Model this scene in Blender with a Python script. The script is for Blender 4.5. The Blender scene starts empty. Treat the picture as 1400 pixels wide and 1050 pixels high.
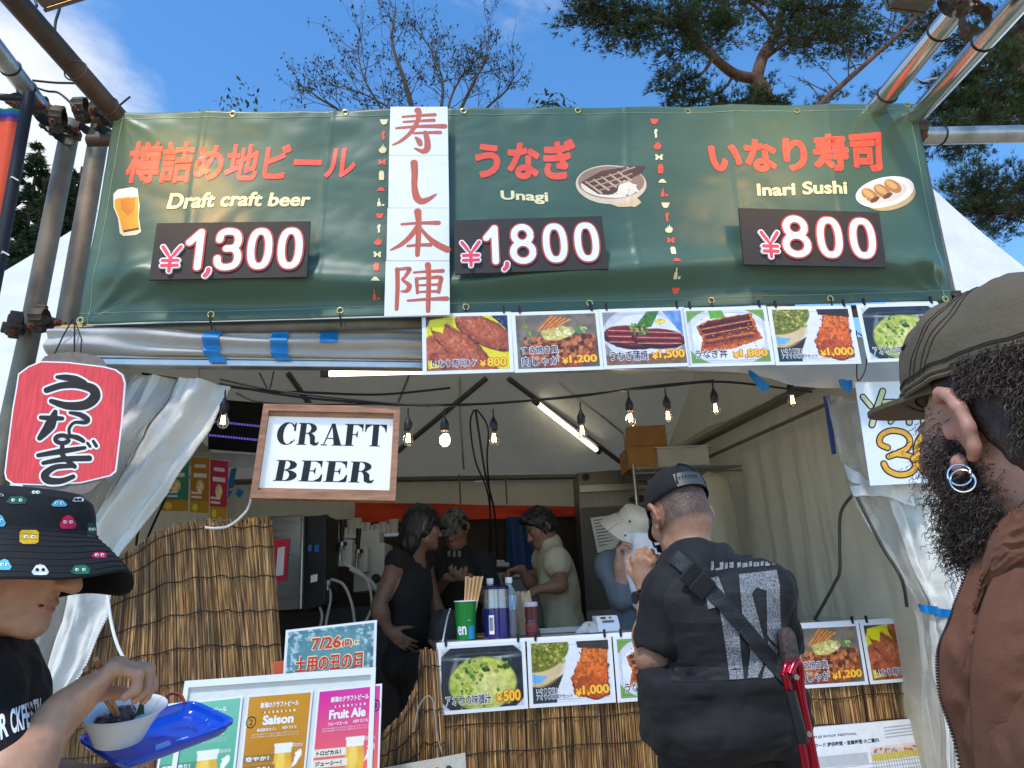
import bpy, bmesh, math, random
import numpy as np
from mathutils import Vector, Matrix
random.seed(7); RNG = np.random.default_rng(7)
sc = bpy.context.scene
COL = sc.collection
rad = math.radians

# ------------------------------------------------------------------ camera
CAMH = 1.38; PITCH = rad(16.5); ROLL = rad(2.5); FPX = 970.0      # focal length in pixels of a 1400 px wide frame
F_ = Vector((0, math.cos(PITCH), math.sin(PITCH)))
R0 = Vector((1, 0, 0)); U0 = Vector((0, -math.sin(PITCH), math.cos(PITCH)))
CR = R0*math.cos(ROLL) - U0*math.sin(ROLL)
CU = R0*math.sin(ROLL) + U0*math.cos(ROLL)
C0 = Vector((0, 0, CAMH))
cam = bpy.data.cameras.new('camera'); cam.sensor_width = 36; cam.lens = 36*FPX/1400
cam.clip_start = 0.05; cam.clip_end = 500
cam_o = bpy.data.objects.new('camera', cam); COL.objects.link(cam_o)
cam_o.matrix_world = Matrix(((CR.x, CU.x, -F_.x, 0), (CR.y, CU.y, -F_.y, 0), (CR.z, CU.z, -F_.z, CAMH), (0, 0, 0, 1)))
sc.camera = cam_o

def ray(px, py):
    return F_ + CR*((px-700)/FPX) + CU*((525-py)/FPX)
def atY(px, py, Y):                       # point of the view ray at world depth Y
    d = ray(px, py); return C0 + d*(Y/d.y)
def atD(px, py, D):                       # point at distance D along the optical axis
    return C0 + ray(px, py)*D

# ------------------------------------------------------------------ light
SUN_EL, SUN_AZ = 60.0, 205.0              # degrees; azimuth clockwise from +Y (the way the camera looks)
sd = Vector((math.sin(rad(SUN_AZ))*math.cos(rad(SUN_EL)), math.cos(rad(SUN_AZ))*math.cos(rad(SUN_EL)), math.sin(rad(SUN_EL))))
sun = bpy.data.lights.new('sun', 'SUN'); sun.energy = 2.5; sun.angle = rad(6.0); sun.color = (1, .95, .87)
sun_o = bpy.data.objects.new('sun', sun); COL.objects.link(sun_o)
sun_o.rotation_euler = sd.to_track_quat('Z', 'Y').to_euler()
wd = bpy.data.worlds.new("World"); sc.world = wd; wd.use_nodes = True
nt = wd.node_tree; nt.nodes.clear()
W = {}
def wn(t): return nt.nodes.new(t)
out = wn('ShaderNodeOutputWorld'); bg = wn('ShaderNodeBackground'); sky = wn('ShaderNodeTexSky')
sky.sky_type = 'NISHITA'; sky.sun_disc = False; sky.sun_elevation = rad(SUN_EL); sky.sun_rotation = rad(SUN_AZ)
sky.air_density = 1.1; sky.dust_density = 0.35; sky.ozone_density = 1.6; sky.altitude = 800
bg.inputs[1].default_value = 0.15
tc = wn('ShaderNodeTexCoord'); mp = wn('ShaderNodeMapping'); mp.inputs['Scale'].default_value = (1.0, 1.0, 2.2)
nz = wn('ShaderNodeTexNoise'); nz.inputs['Scale'].default_value = 2.6; nz.inputs['Detail'].default_value = 9; nz.inputs['Roughness'].default_value = .62
nz.inputs['Distortion'].default_value = .35
nt.links.new(tc.outputs['Generated'], mp.inputs[0]); nt.links.new(mp.outputs[0], nz.inputs['Vector'])
def blob(d, inner, outer):                 # soft mask round one compass direction of the sky
    v = wn('ShaderNodeVectorMath'); v.operation = 'DOT_PRODUCT'; v.inputs[1].default_value = d.normalized()
    nt.links.new(tc.outputs['Generated'], v.inputs[0])
    m = wn('ShaderNodeMapRange'); m.interpolation_type = 'SMOOTHSTEP'
    m.inputs[1].default_value = math.cos(rad(outer)); m.inputs[2].default_value = math.cos(rad(inner))
    nt.links.new(v.outputs['Value'], m.inputs[0]); return m.outputs[0]
def mth(op, a, b):
    n = wn('ShaderNodeMath'); n.operation = op
    for i, x in enumerate((a, b)):
        if isinstance(x, (int, float)): n.inputs[i].default_value = x
        else: nt.links.new(x, n.inputs[i])
    n.use_clamp = False; return n.outputs[0]
m1 = blob(ray(-10, 270), 5, 17); m2 = blob(ray(610, 10), 2, 12)
m3 = blob(ray(90, 90), 1, 9)
bank = mth('MAXIMUM', mth('MAXIMUM', mth('MULTIPLY', m1, .60), mth('MULTIPLY', m3, .24)), mth('MULTIPLY', m2, .23))
thr = mth('SUBTRACT', mth('ADD', nz.outputs[0], bank), .70)
cl = wn('ShaderNodeMapRange'); cl.interpolation_type = 'SMOOTHSTEP'; cl.inputs[1].default_value = 0.0; cl.inputs[2].default_value = .34
nt.links.new(thr, cl.inputs[0])
mx = wn('ShaderNodeMix'); mx.data_type = 'RGBA'
hs = wn('ShaderNodeHueSaturation'); hs.inputs['Saturation'].default_value = 1.27; hs.inputs['Value'].default_value = 1.6; nt.links.new(sky.outputs[0], hs.inputs['Color'])
nt.links.new(cl.outputs[0], mx.inputs[0]); nt.links.new(hs.outputs[0], mx.inputs[6]); mx.inputs[7].default_value = (5.4, 5.6, 5.9, 1)
nt.links.new(mx.outputs[2], bg.inputs[0]); nt.links.new(bg.outputs[0], out.inputs[0])
sc.view_settings.view_transform = 'Standard'; sc.view_settings.look = 'None'
sc.view_settings.exposure = 0.25; sc.view_settings.gamma = 1.0; sc.view_settings.use_curve_mapping = False
try:
    sc.cycles.max_bounces = 8; sc.cycles.transparent_max_bounces = 12; sc.cycles.use_denoising = True
except Exception: pass

# ------------------------------------------------------------------ helpers
def S(r, g, b):                            # a colour read off the picture (0-255) as linear
    f = lambda c: ((c/255+.055)/1.055)**2.4 if c/255 > .04045 else c/255/12.92
    return (f(r), f(g), f(b))
def sS(a):                                 # same for an array
    a = np.clip(np.asarray(a, float), 0, 255)/255
    return np.where(a > .04045, ((a+.055)/1.055)**2.4, a/12.92)

class MB:                                  # collects faces, becomes ONE mesh object
    def __init__(s): s.v = []; s.f = []; s.c = None
    def add(s, vs, fs, col=None):
        o = len(s.v); s.v += [tuple(p) for p in vs]; s.f += [tuple(i+o for i in f) for f in fs]
        if col is not None:
            if s.c is None: s.c = []
            s.c += [tuple(col)]*len(vs) if not hasattr(col[0], '__len__') else [tuple(c) for c in col]
        return s
    def box(s, lo, hi, M=None, col=None):
        x0, y0, z0 = lo; x1, y1, z1 = hi
        vs = [Vector(p) for p in ((x0,y0,z0),(x1,y0,z0),(x1,y1,z0),(x0,y1,z0),(x0,y0,z1),(x1,y0,z1),(x1,y1,z1),(x0,y1,z1))]
        if M is not None: vs = [M @ p for p in vs]
        return s.add(vs, [(0,3,2,1),(4,5,6,7),(0,1,5,4),(1,2,6,5),(2,3,7,6),(3,0,4,7)], col)
    def bbox(s, lo, hi, b=.004, M=None, col=None):   # a box with chamfered edges
        lo = Vector(lo); hi = Vector(hi); c = (lo+hi)/2; h = (hi-lo)/2
        b = min(b, min(h)*.9); bm = bmesh.new(); bmesh.ops.create_cube(bm, size=2)
        for v in bm.verts: v.co = Vector((v.co.x*h.x, v.co.y*h.y, v.co.z*h.z)) + c
        bmesh.ops.bevel(bm, geom=bm.edges[:], offset=b, segments=2, affect='EDGES', profile=.5)
        bm.verts.index_update()
        vs = [(M @ v.co if M is not None else v.co.copy()) for v in bm.verts]
        fs = [[v.index for v in f.verts] for f in bm.faces]; bm.free()
        return s.add(vs, fs, col)
    def tube(s, pts, r, n=8, caps=True, col=None):
        pts = [Vector(p) for p in pts]; m = len(pts)
        rs = r if hasattr(r, '__len__') else [r]*m
        vs = []; fs = []; a = None
        for i, p in enumerate(pts):
            t = (pts[min(i+1, m-1)] - pts[max(i-1, 0)])
            if t.length < 1e-9: t = Vector((0, 0, 1))
            t.normalize()
            if a is None: a = t.orthogonal().normalized()
            else:
                a = a - t*a.dot(t)
                a = a.normalized() if a.length > 1e-6 else t.orthogonal().normalized()
            b = t.cross(a)
            for k in range(n):
                an = 2*math.pi*k/n; vs.append(p + a*(math.cos(an)*rs[i]) + b*(math.sin(an)*rs[i]))
        for i in range(m-1):
            for k in range(n):
                k2 = (k+1) % n; fs.append((i*n+k, i*n+k2, (i+1)*n+k2, (i+1)*n+k))
        if caps: fs.append(tuple(range(n))[::-1]); fs.append(tuple((m-1)*n+k for k in range(n)))
        return s.add(vs, fs, col)
    def lathe(s, prof, n=24, M=None, col=None):  # profile (r, z) turned round Z
        vs = []; fs = []; m = len(prof)
        for r, z in prof:
            for k in range(n):
                an = 2*math.pi*k/n; p = Vector((r*math.cos(an), r*math.sin(an), z)); vs.append(M @ p if M is not None else p)
        for i in range(m-1):
            for k in range(n):
                k2 = (k+1) % n; fs.append((i*n+k, i*n+k2, (i+1)*n+k2, (i+1)*n+k))
        if prof[0][0] > 1e-5: fs.append(tuple(range(n))[::-1])
        if prof[-1][0] > 1e-5: fs.append(tuple((m-1)*n+k for k in range(n)))
        return s.add(vs, fs, col)
    def grid(s, fn, nu, nv, col=None, flip=False):
        vs = [fn(i/nu, j/nv) for j in range(nv+1) for i in range(nu+1)]
        fs = []
        for j in range(nv):
            for i in range(nu):
                a = j*(nu+1)+i; q = (a, a+1, a+nu+2, a+nu+1); fs.append(q[::-1] if flip else q)
        if callable(col): cc = [col(i/nu, j/nv) for j in range(nv+1) for i in range(nu+1)]
        else: cc = col
        return s.add(vs, fs, cc)
    def prism(s, poly, y0, y1, M=None, col=None):  # outline in (x, z), thickness from y0 (front, towards -Y) to y1
        n = len(poly)
        vs = [Vector((x, y0, z)) for x, z in poly] + [Vector((x, y1, z)) for x, z in poly]
        if M is not None: vs = [M @ p for p in vs]
        fs = [tuple(range(n)), tuple(range(2*n-1, n-1, -1))] + [(i, i+n, (i+1) % n+n, (i+1) % n) for i in range(n)]
        return s.add(vs, fs, col)

def link(name, me): o = bpy.data.objects.new(name, me); COL.objects.link(o); return o
def mesh(name, mb, mat, smooth=False, fixn=True):
    me = bpy.data.meshes.new(name); me.from_pydata(mb.v, [], mb.f)
    if mb.c is not None and len(mb.c) == len(mb.v):
        ca = me.color_attributes.new('Col', 'FLOAT_COLOR', 'POINT')
        a = np.ones((len(mb.v), 4), np.float32); a[:, :3] = np.array(mb.c, np.float32)[:, :3]
        ca.data.foreach_set('color', a.ravel())
    if fixn:
        bm = bmesh.new(); bm.from_mesh(me); bmesh.ops.recalc_face_normals(bm, faces=bm.faces); bm.to_mesh(me); bm.free()
    if smooth:
        me.polygons.foreach_set('use_smooth', [True]*len(me.polygons))
        if smooth != 'all':
            me.set_sharp_from_angle(angle=rad(smooth if smooth is not True else 40))
    if mat: me.materials.append(mat)
    return me
def tag(o, label=None, cat=None, group=None, kind=None):
    if label: o['label'] = label
    if cat: o['category'] = cat
    if group: o['group'] = group
    if kind: o['kind'] = kind
    return o
def thing(name, label, cat, loc=(0,0,0), M=None, group=None):   # an Empty that parents its parts
    o = bpy.data.objects.new(name, None); COL.objects.link(o); o.empty_display_size = .05
    if M is not None: o.matrix_world = M
    else: o.location = loc
    o['loc'] = tuple(loc) if M is None else tuple(M.translation); del o['loc']
    return tag(o, label, cat, group)
ROOTLOC = {}
def wloc(o):
    v = Vector(o.location)
    while o.parent: o = o.parent; v = v + Vector(o.location)
    return v
def obj(name, mb, mat, parent=None, label=None, cat=None, group=None, kind=None, smooth=False, local=False, M=None, fixn=True):
    """parent: vertices are world coordinates unless local; no parent: M places local vertices, else the origin moves to the base"""
    if parent is not None and not local:
        w = wloc(parent); mb.v = [(p[0]-w.x, p[1]-w.y, p[2]-w.z) for p in mb.v]
    loc = None
    if parent is None and M is None and kind != 'structure':
        a = np.array(mb.v); loc = Vector(((a[:,0].min()+a[:,0].max())/2, (a[:,1].min()+a[:,1].max())/2, a[:,2].min()))
        mb.v = [(p[0]-loc.x, p[1]-loc.y, p[2]-loc.z) for p in mb.v]
    o = link(name, mesh(name, mb, mat, smooth, fixn))
    if parent is not None: o.parent = parent
    if M is not None: o.matrix_world = M
    if loc is not None: o.location = loc
    return tag(o, label, cat, group, kind)
def dup(root, M=None, loc=None, label=None, group=None):
    r = root.copy(); COL.objects.link(r)
    if M is not None: r.matrix_world = M
    if loc is not None: r.location = loc
    if label: r['label'] = label
    if group: r['group'] = group
    for ch in list(root.children):
        c = ch.copy(); COL.objects.link(c); c.parent = r
        for g in list(ch.children):
            d = g.copy(); COL.objects.link(d); d.parent = c
    return r

# ------------------------------------------------------------------ materials
def pm(name, col=(.5,.5,.5), rough=.6, metal=0., var=.12, vs=6., bump=0., bs=60., attr=False, trans=0., alpha=1., emit=None, es=1.,
       spec=.5, stretch=(1,1,1), detail=6., coat=0., sss=0., sheen=0., ior=1.45, stain=0., sscale=2., stcol=(.1,.08,.06), bumpd=.01):
    m = bpy.data.materials.new(name); m.use_nodes = True; t = m.node_tree; b = t.nodes['Principled BSDF']
    L = t.links.new
    tc = t.nodes.new('ShaderNodeTexCoord'); mp = t.nodes.new('ShaderNodeMapping'); mp.inputs['Scale'].default_value = stretch
    L(tc.outputs['Object'], mp.inputs[0])
    if attr:
        a = t.nodes.new('ShaderNodeAttribute'); a.attribute_name = 'Col'; src = a.outputs['Color']
    else:
        a = t.nodes.new('ShaderNodeRGB'); a.outputs[0].default_value = (*col, 1); src = a.outputs[0]
    if var > 0:
        n = t.nodes.new('ShaderNodeTexNoise'); n.inputs['Scale'].default_value = vs; n.inputs['Detail'].default_value = detail
        L(mp.outputs[0], n.inputs['Vector'])
        mr = t.nodes.new('ShaderNodeMapRange'); mr.inputs[1].default_value = .3; mr.inputs[2].default_value = .7
        mr.inputs[3].default_value = 1-var; mr.inputs[4].default_value = 1+var
        L(n.outputs[0], mr.inputs[0])
        mu = t.nodes.new('ShaderNodeVectorMath'); mu.operation = 'SCALE'; L(src, mu.inputs[0]); L(mr.outputs[0], mu.inputs['Scale']); src = mu.outputs[0]
        rr = t.nodes.new('ShaderNodeMapRange'); rr.inputs[1].default_value = .3; rr.inputs[2].default_value = .7
        rr.inputs[3].default_value = max(0, rough-.08); rr.inputs[4].default_value = min(1, rough+.08); L(n.outputs[0], rr.inputs[0]); L(rr.outputs[0], b.inputs['Roughness'])
    else: b.inputs['Roughness'].default_value = rough
    if stain > 0:
        n2 = t.nodes.new('ShaderNodeTexNoise'); n2.inputs['Scale'].default_value = sscale; n2.inputs['Detail'].default_value = 8; n2.inputs['Roughness'].default_value = .65
        L(tc.outputs['Object'], n2.inputs['Vector'])
        r2 = t.nodes.new('ShaderNodeMapRange'); r2.inputs[1].default_value = .5; r2.inputs[2].default_value = .72; r2.inputs[4].default_value = stain; L(n2.outputs[0], r2.inputs[0])
        mxx = t.nodes.new('ShaderNodeMix'); mxx.data_type = 'RGBA'; L(r2.outputs[0], mxx.inputs[0]); L(src, mxx.inputs[6]); mxx.inputs[7].default_value = (*stcol, 1); src = mxx.outputs[2]
    L(src, b.inputs['Base Color'])
    b.inputs['Metallic'].default_value = metal
    b.inputs['IOR'].default_value = ior
    b.inputs['Specular IOR Level'].default_value = spec
    b.inputs['Transmission Weight'].default_value = trans; b.inputs['Alpha'].default_value = alpha
    b.inputs['Coat Weight'].default_value = coat; b.inputs['Coat Roughness'].default_value = .12
    b.inputs['Subsurface Weight'].default_value = sss; b.inputs['Subsurface Radius'].default_value = (.012, .005, .003); b.inputs['Subsurface Scale'].default_value = 1.
    b.inputs['Sheen Weight'].default_value = sheen
    if emit is not None:
        b.inputs['Emission Color'].default_value = (*emit, 1); b.inputs['Emission Strength'].default_value = es
    if bump > 0:
        n = t.nodes.new('ShaderNodeTexNoise'); n.inputs['Scale'].default_value = bs; n.inputs['Detail'].default_value = 5; L(mp.outputs[0], n.inputs['Vector'])
        bu = t.nodes.new('ShaderNodeBump'); bu.inputs['Strength'].default_value = bump; bu.inputs['Distance'].default_value = bumpd
        L(n.outputs[0], bu.inputs['Height']); L(bu.outputs[0], b.inputs['Normal'])
    return m

M_steel = pm('galvanised_pipe', S(168,170,168), .38, .85, .22, 9, .12, 30, stain=.55, sscale=6, stcol=(.16,.12,.09))
M_bright = pm('bright_pipe', S(205,208,210), .22, .95, .12, 5, stain=.3, sscale=4, stcol=(.22,.17,.13))
M_olddk = pm('dark_pipe', S(75,68,60), .6, .5, .3, 10, .2, 40, stain=.4, sscale=7, stcol=(.12,.07,.04))
M_oldgrey = pm('weathered_pipe', S(128,122,108), .6, .45, .25, 8, .2, 40, stain=.55, sscale=5, stcol=(.17,.14,.08))
M_clamp = pm('clamp_metal', S(82,74,64), .65, .5, .35, 25, .3, 60, stain=.5, sscale=14, stcol=(.14,.06,.025))
M_rust = pm('rusty_bolt', S(110,62,40), .75, .3, .35, 40, .3, 90)
M_ochre = pm('ochre_pipe_end', S(170,140,60), .6, .2, .2, 10)
M_black = pm('black_plastic', S(24,24,25), .5, 0, .15, 20)
M_rubber = pm('black_cable', S(20,19,19), .55, 0, .1, 20)
M_whiteprint = pm('white_laminated_paper', S(232,234,238), .32, 0, .03, 8, coat=.25)
M_paper = pm('white_paper', S(226,226,222), .6, 0, .05, 9)
M_print = pm('colour_print', attr=True, rough=.36, var=.03, vs=30, coat=.25)
M_printm = pm('matt_print', attr=True, rough=.6, var=.05, vs=30)
M_grommet = pm('brass_grommet', S(214,186,120), .28, .9, .1, 20)
M_yellowtxt = pm('yellow_ink', S(250,205,60), .4, 0, .04, 30)
M_orangeink = pm('orange_red_ink', S(214,84,30), .4, 0, .04, 30)
M_purpleink = pm('dark_purple_ink', S(58,34,72), .4, 0, .05, 30)
M_whiteink = pm('white_ink', S(240,240,242), .4, 0, .03, 30)
M_blackink = pm('black_ink', S(18,17,18), .45, 0, .1, 30)

# ------------------------------------------------------------------ lettering
_tc = {}
def text2d(s, bold=0., shear=0.):          # flat letters as (verts Nx2, faces), 1 unit high
    k = (s, round(bold, 4), shear)
    if k in _tc: return _tc[k]
    c = bpy.data.curves.new('t', 'FONT'); c.body = s; c.size = 1; c.offset = bold; c.shear = shear; c.resolution_u = 4; c.fill_mode = 'FRONT'
    o = bpy.data.objects.new('t', c); COL.objects.link(o); bpy.context.view_layer.update()
    me = bpy.data.meshes.new_from_object(o.evaluated_get(bpy.context.evaluated_depsgraph_get()))
    v = np.array([tuple(p.co)[:2] for p in me.vertices]) if len(me.vertices) else np.zeros((0, 2)); f = [tuple(p.vertices) for p in me.polygons]
    bpy.data.objects.remove(o); bpy.data.curves.remove(c); bpy.data.meshes.remove(me)
    _tc[k] = (v, f); return v, f
def fat(mb, s, rect, fn, h, r, n=8, shear=0., grid=None, bold=.010):
    """heavy lettering: the letters laid again a little to each side, every layer a hair higher"""
    for i in range(n+1):
        a = 2*math.pi*i/n; sh = (0, 0) if i == n else (r*math.cos(a), r*math.sin(a))
        vf = fit(s, *rect, bold, shear, shift=sh, pad=r)
        put(mb, cut(vf, *grid) if grid else vf, fn, h + i*.00004)
def fit(s, u0, v0, u1, v1, bold=0., shear=0., grow=0., keep=None, shift=(0, 0), pad=0.):
    """letters filling the rectangle; grow: the same letters fattened (an outline behind them)"""
    v, f = text2d(s, bold, shear); lo = v.min(0); hi = v.max(0); sz = hi-lo
    if grow: v, f = text2d(s, bold+grow, shear)
    a = np.array([(u1-u0)/(sz[0]+2*pad), (v1-v0)/(sz[1]+2*pad)])
    if keep == 'h': a[0] = a[1]
    return (v-lo+pad+np.array(shift))*a + np.array([u0, v0]), f
def put(mb, vf, fn, h=0.001, col=None):    # lay flat letters on a surface fn(u, v, height)
    v, f = vf; mb.add([fn(p[0], p[1], h) for p in v], f, col); return mb
def cut(vf, du, dv):                       # slice letters on a grid so that they can follow folds
    v, f = vf; bm = bmesh.new(); vs = [bm.verts.new((p[0], p[1], 0)) for p in v]
    for q in f:
        try: bm.faces.new([vs[i] for i in q])
        except ValueError: pass
    lo = v.min(0); hi = v.max(0)
    for ax, d in ((0, du), (1, dv)):
        k = math.ceil(lo[ax]/d)
        while k*d < hi[ax]:
            co = [0, 0, 0]; no = [0, 0, 0]; co[ax] = k*d; no[ax] = 1
            bmesh.ops.bisect_plane(bm, geom=bm.verts[:]+bm.edges[:]+bm.faces[:], plane_co=co, plane_no=no); k += 1
    bm.verts.index_update(); r = (np.array([tuple(x.co)[:2] for x in bm.verts]), [tuple(x.index for x in q.verts) for q in bm.faces]); bm.free(); return r
def brush(pts, ws, n=10):                  # a brush stroke: smooth path with changing width, round ends -> polygon
    P = np.array(pts, float); w = np.array(ws if hasattr(ws, '__len__') else [ws]*len(pts), float)
    if len(P) > 2:                         # Catmull-Rom
        q = []; qw = []; m = len(P)
        for i in range(m-1):
            p0, p1, p2, p3 = P[max(i-1,0)], P[i], P[i+1], P[min(i+2,m-1)]
            for t in np.linspace(0, 1, n, endpoint=False):
                q.append(.5*((2*p1)+(p2-p0)*t+(2*p0-5*p1+4*p2-p3)*t*t+(3*p1-p0-3*p2+p3)*t**3)); qw.append(w[i]*(1-t)+w[i+1]*t)
        q.append(P[-1]); qw.append(w[-1]); P = np.array(q); w = np.array(qw)
    V = []; Fc = []
    m = len(P); T = np.gradient(P, axis=0); T /= (np.linalg.norm(T, axis=1)[:, None]+1e-9); N = np.stack([-T[:,1], T[:,0]], 1)
    for i in range(m): V += [P[i]+N[i]*w[i], P[i]-N[i]*w[i]]
    for i in range(m-1): Fc.append((2*i, 2*i+1, 2*i+3, 2*i+2))
    if np.linalg.norm(P[0]-P[-1]) > 1e-4*np.abs(P).max():
        for e, sg in ((0, -1), (m-1, 1)):
            t = T[e]*sg; nn = np.array([-t[1], t[0]]); o = len(V); V += [P[e]+w[e]*(nn*math.cos(a)+t*math.sin(a)) for a in np.linspace(0, math.pi, 9)]; Fc.append(tuple(range(o, o+9)))
    return np.array(V), Fc

# ------------------------------------------------------------------ printed pictures, painted as arrays
def vnoise(h, w, s, seed=0, octv=4):
    r = np.random.default_rng(seed); o = np.zeros((h, w)); a = 1.; tot = 0
    for k in range(octv):
        gh, gw = max(2, int(h/s)+2), max(2, int(w/s)+2); g = r.random((gh, gw))
        y = np.linspace(0, gh-1.001, h); x = np.linspace(0, gw-1.001, w); yi = y.astype(int); xi = x.astype(int)
        fy = (y-yi)[:, None]; fx = (x-xi)[None]; fy = fy*fy*(3-2*fy); fx = fx*fx*(3-2*fx)
        A = g[yi][:, xi]; B = g[yi][:, xi+1]; C = g[yi+1][:, xi]; D = g[yi+1][:, xi+1]
        o += a*((A*(1-fx)+B*fx)*(1-fy)+(C*(1-fx)+D*fx)*fy); tot += a; a *= .55; s = max(1.5, s/2)
    return o/tot
class Pic:
    def __init__(s, w, h, bg): s.w, s.h = w, h; s.a = np.ones((h, w, 3))*np.array(bg, float); s.Y, s.X = np.mgrid[0:h, 0:w]; s.X = s.X/w; s.Y = s.Y/h; s.k = 0; s.asp = w/h
    def noise(s, sc=10, octv=4): s.k += 1; return vnoise(s.h, s.w, sc, s.k+11, octv)
    def mix(s, m, col, v=0., sc=8):
        c = np.array(col, float)
        if v: c = c*(1+v*(s.noise(sc)-.5)*2)[..., None]
        s.a = s.a*(1-m[..., None]) + c*m[..., None]; return s
    def ell(s, cx, cy, rx, ry, rot, col, v=0., sc=8, soft=.02, wob=0.):
        x = (s.X-cx)*s.asp; y = s.Y-cy; a = rad(rot); c, n = math.cos(a), math.sin(a)
        d = np.sqrt(((x*c+y*n)/(rx*s.asp))**2+((-x*n+y*c)/ry)**2)
        if wob: d = d*(1+wob*(s.noise(max(6, s.h*.15))-.5)*2)
        return s.mix(np.clip((1-d)/soft+.5, 0, 1), col, v, sc)
    def poly(s, pts, col, v=0., sc=8, wob=0.):
        x = s.X + (wob*(s.noise(8)-.5) if wob else 0); y = s.Y + (wob*(s.noise(8)-.5) if wob else 0)
        ins = np.zeros((s.h, s.w), bool); n = len(pts)
        for i in range(n):
            x0, y0 = pts[i]; x1, y1 = pts[(i+1) % n]
            if y0 == y1: continue
            ins ^= ((y0 > y) != (y1 > y)) & (x < (x1-x0)*(y-y0)/(y1-y0)+x0)
        return s.mix(ins.astype(float), col, v, sc)
    def line(s, pts, w, col, v=0.):
        m = np.zeros((s.h, s.w))
        for (x0, y0), (x1, y1) in zip(pts[:-1], pts[1:]):
            ax, ay = (x1-x0)*s.asp, y1-y0; px, py = (s.X-x0)*s.asp, s.Y-y0
            t = np.clip((px*ax+py*ay)/(ax*ax+ay*ay+1e-9), 0, 1); d = np.hypot(px-t*ax, py-t*ay); m = np.maximum(m, np.clip((w-d)/.008+.5, 0, 1))
        return s.mix(m, col, v)
    def specks(s, n, box, r, cols, seed=1):
        g = np.random.default_rng(seed)
        for i in range(n):
            x, y = g.uniform(box[0], box[2]), g.uniform(box[1], box[3]); q = g.uniform(.5, 1.2)
            s.ell(x, y, r*q/s.asp*g.uniform(.6, 1.6), r*q, g.uniform(0, 180), cols[i % len(cols)], .15, 4, .25)
        return s
    def mb(s, fn, h=.0012):                # picture as a fine mesh with one colour per point; fn(u, v in 0..1 from bottom left)
        mb = MB(); c = sS(s.a)
        mb.v = [tuple(fn((i+.5)/s.w if 0 < i < s.w-1 else (0 if i == 0 else 1), 1-((j+.5)/s.h if 0 < j < s.h-1 else (0 if j == 0 else 1)), h)) for j in range(s.h) for i in range(s.w)]
        mb.f = [(j*s.w+i, (j+1)*s.w+i, (j+1)*s.w+i+1, j*s.w+i+1) for j in range(s.h-1) for i in range(s.w-1)]
        mb.c = c.reshape(-1, 3).tolist(); return mb
    def paint(s, fn, **k): return s.mb(fn)

class Pl:                                  # a flat working plane: origin, right axis, up axis; normal towards the viewer
    def __init__(s, o, u, v): s.o = Vector(o); s.u = Vector(u).normalized(); v = Vector(v); s.v = (v - s.u*v.dot(s.u)).normalized(); s.n = s.u.cross(s.v)
    def uv(s, px, py): d = ray(px, py); t = (s.o-C0).dot(s.n)/d.dot(s.n); p = C0+d*t-s.o; return p.dot(s.u), p.dot(s.v)
    def at(s, px, py, h=0.): u, v = s.uv(px, py); return s.pt(u, v, h)
    def pt(s, u, v, h=0.): return s.o + s.u*u + s.v*v + s.n*h
    def M(s, u=0., v=0., h=0., rot=0.):    # local x right, z up, -y towards the viewer
        x, z, y = s.u, s.v, -s.n; p = s.pt(u, v, h)
        m = Matrix(((x.x, y.x, z.x, p.x), (x.y, y.y, z.y, p.y), (x.z, y.z, z.z, p.z), (0, 0, 0, 1)))
        return m @ Matrix.Rotation(rot, 4, 'Y')
def yawdir(a): return Vector((math.cos(rad(a)), math.sin(rad(a)), 0))
UP = Vector((0, 0, 1))
def loc_fn(x, z, h): return Vector((x, -h, z))   # local sheet coordinates
# ================================================================== THE GROUND, THE BANNER AND ITS SCAFFOLD
M_ground = pm('trodden_gravel', S(176,160,134), .95, 0, .3, 3, .6, 45, stain=.4, sscale=1.2, stcol=(.2,.17,.12))
g = MB(); g.grid(lambda u, v: (-60+120*u, -30+120*v, 0), 24, 24)
obj('ground', g, M_ground, kind='structure')

def fabric(name, col, rough=.45, thread=900, var=.08, back=0., stain=.0, stcol=(.1,.1,.1), coat=0.):
    return pm(name, col, rough, 0, var, 3, .08, thread, bumpd=.001, stain=stain, stcol=stcol, coat=coat)
M_green = fabric('green_vinyl_banner', (.060,.118,.082), .40, 500, .10)
M_red = pm('red_banner_ink', S(238,88,66), .42, 0, .04, 12)
M_cream = pm('cream_banner_ink', S(238,226,176), .42, 0, .04, 12)
M_bcol = pm('banner_picture_ink', attr=True, rough=.42, var=.04, vs=25)
M_board = pm('black_foam_board', S(52,48,46), .7, 0, .2, 9, .1, 80)
M_redfoam = pm('red_foam_letter_edge', S(190,72,70), .6, 0, .08, 30)
M_whitefoam = pm('white_foam_letter', S(238,236,240), .55, 0, .03, 20)
M_pinkfoam = pm('pink_red_foam_letter', S(226,70,92), .55, 0, .08, 20)

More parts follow.
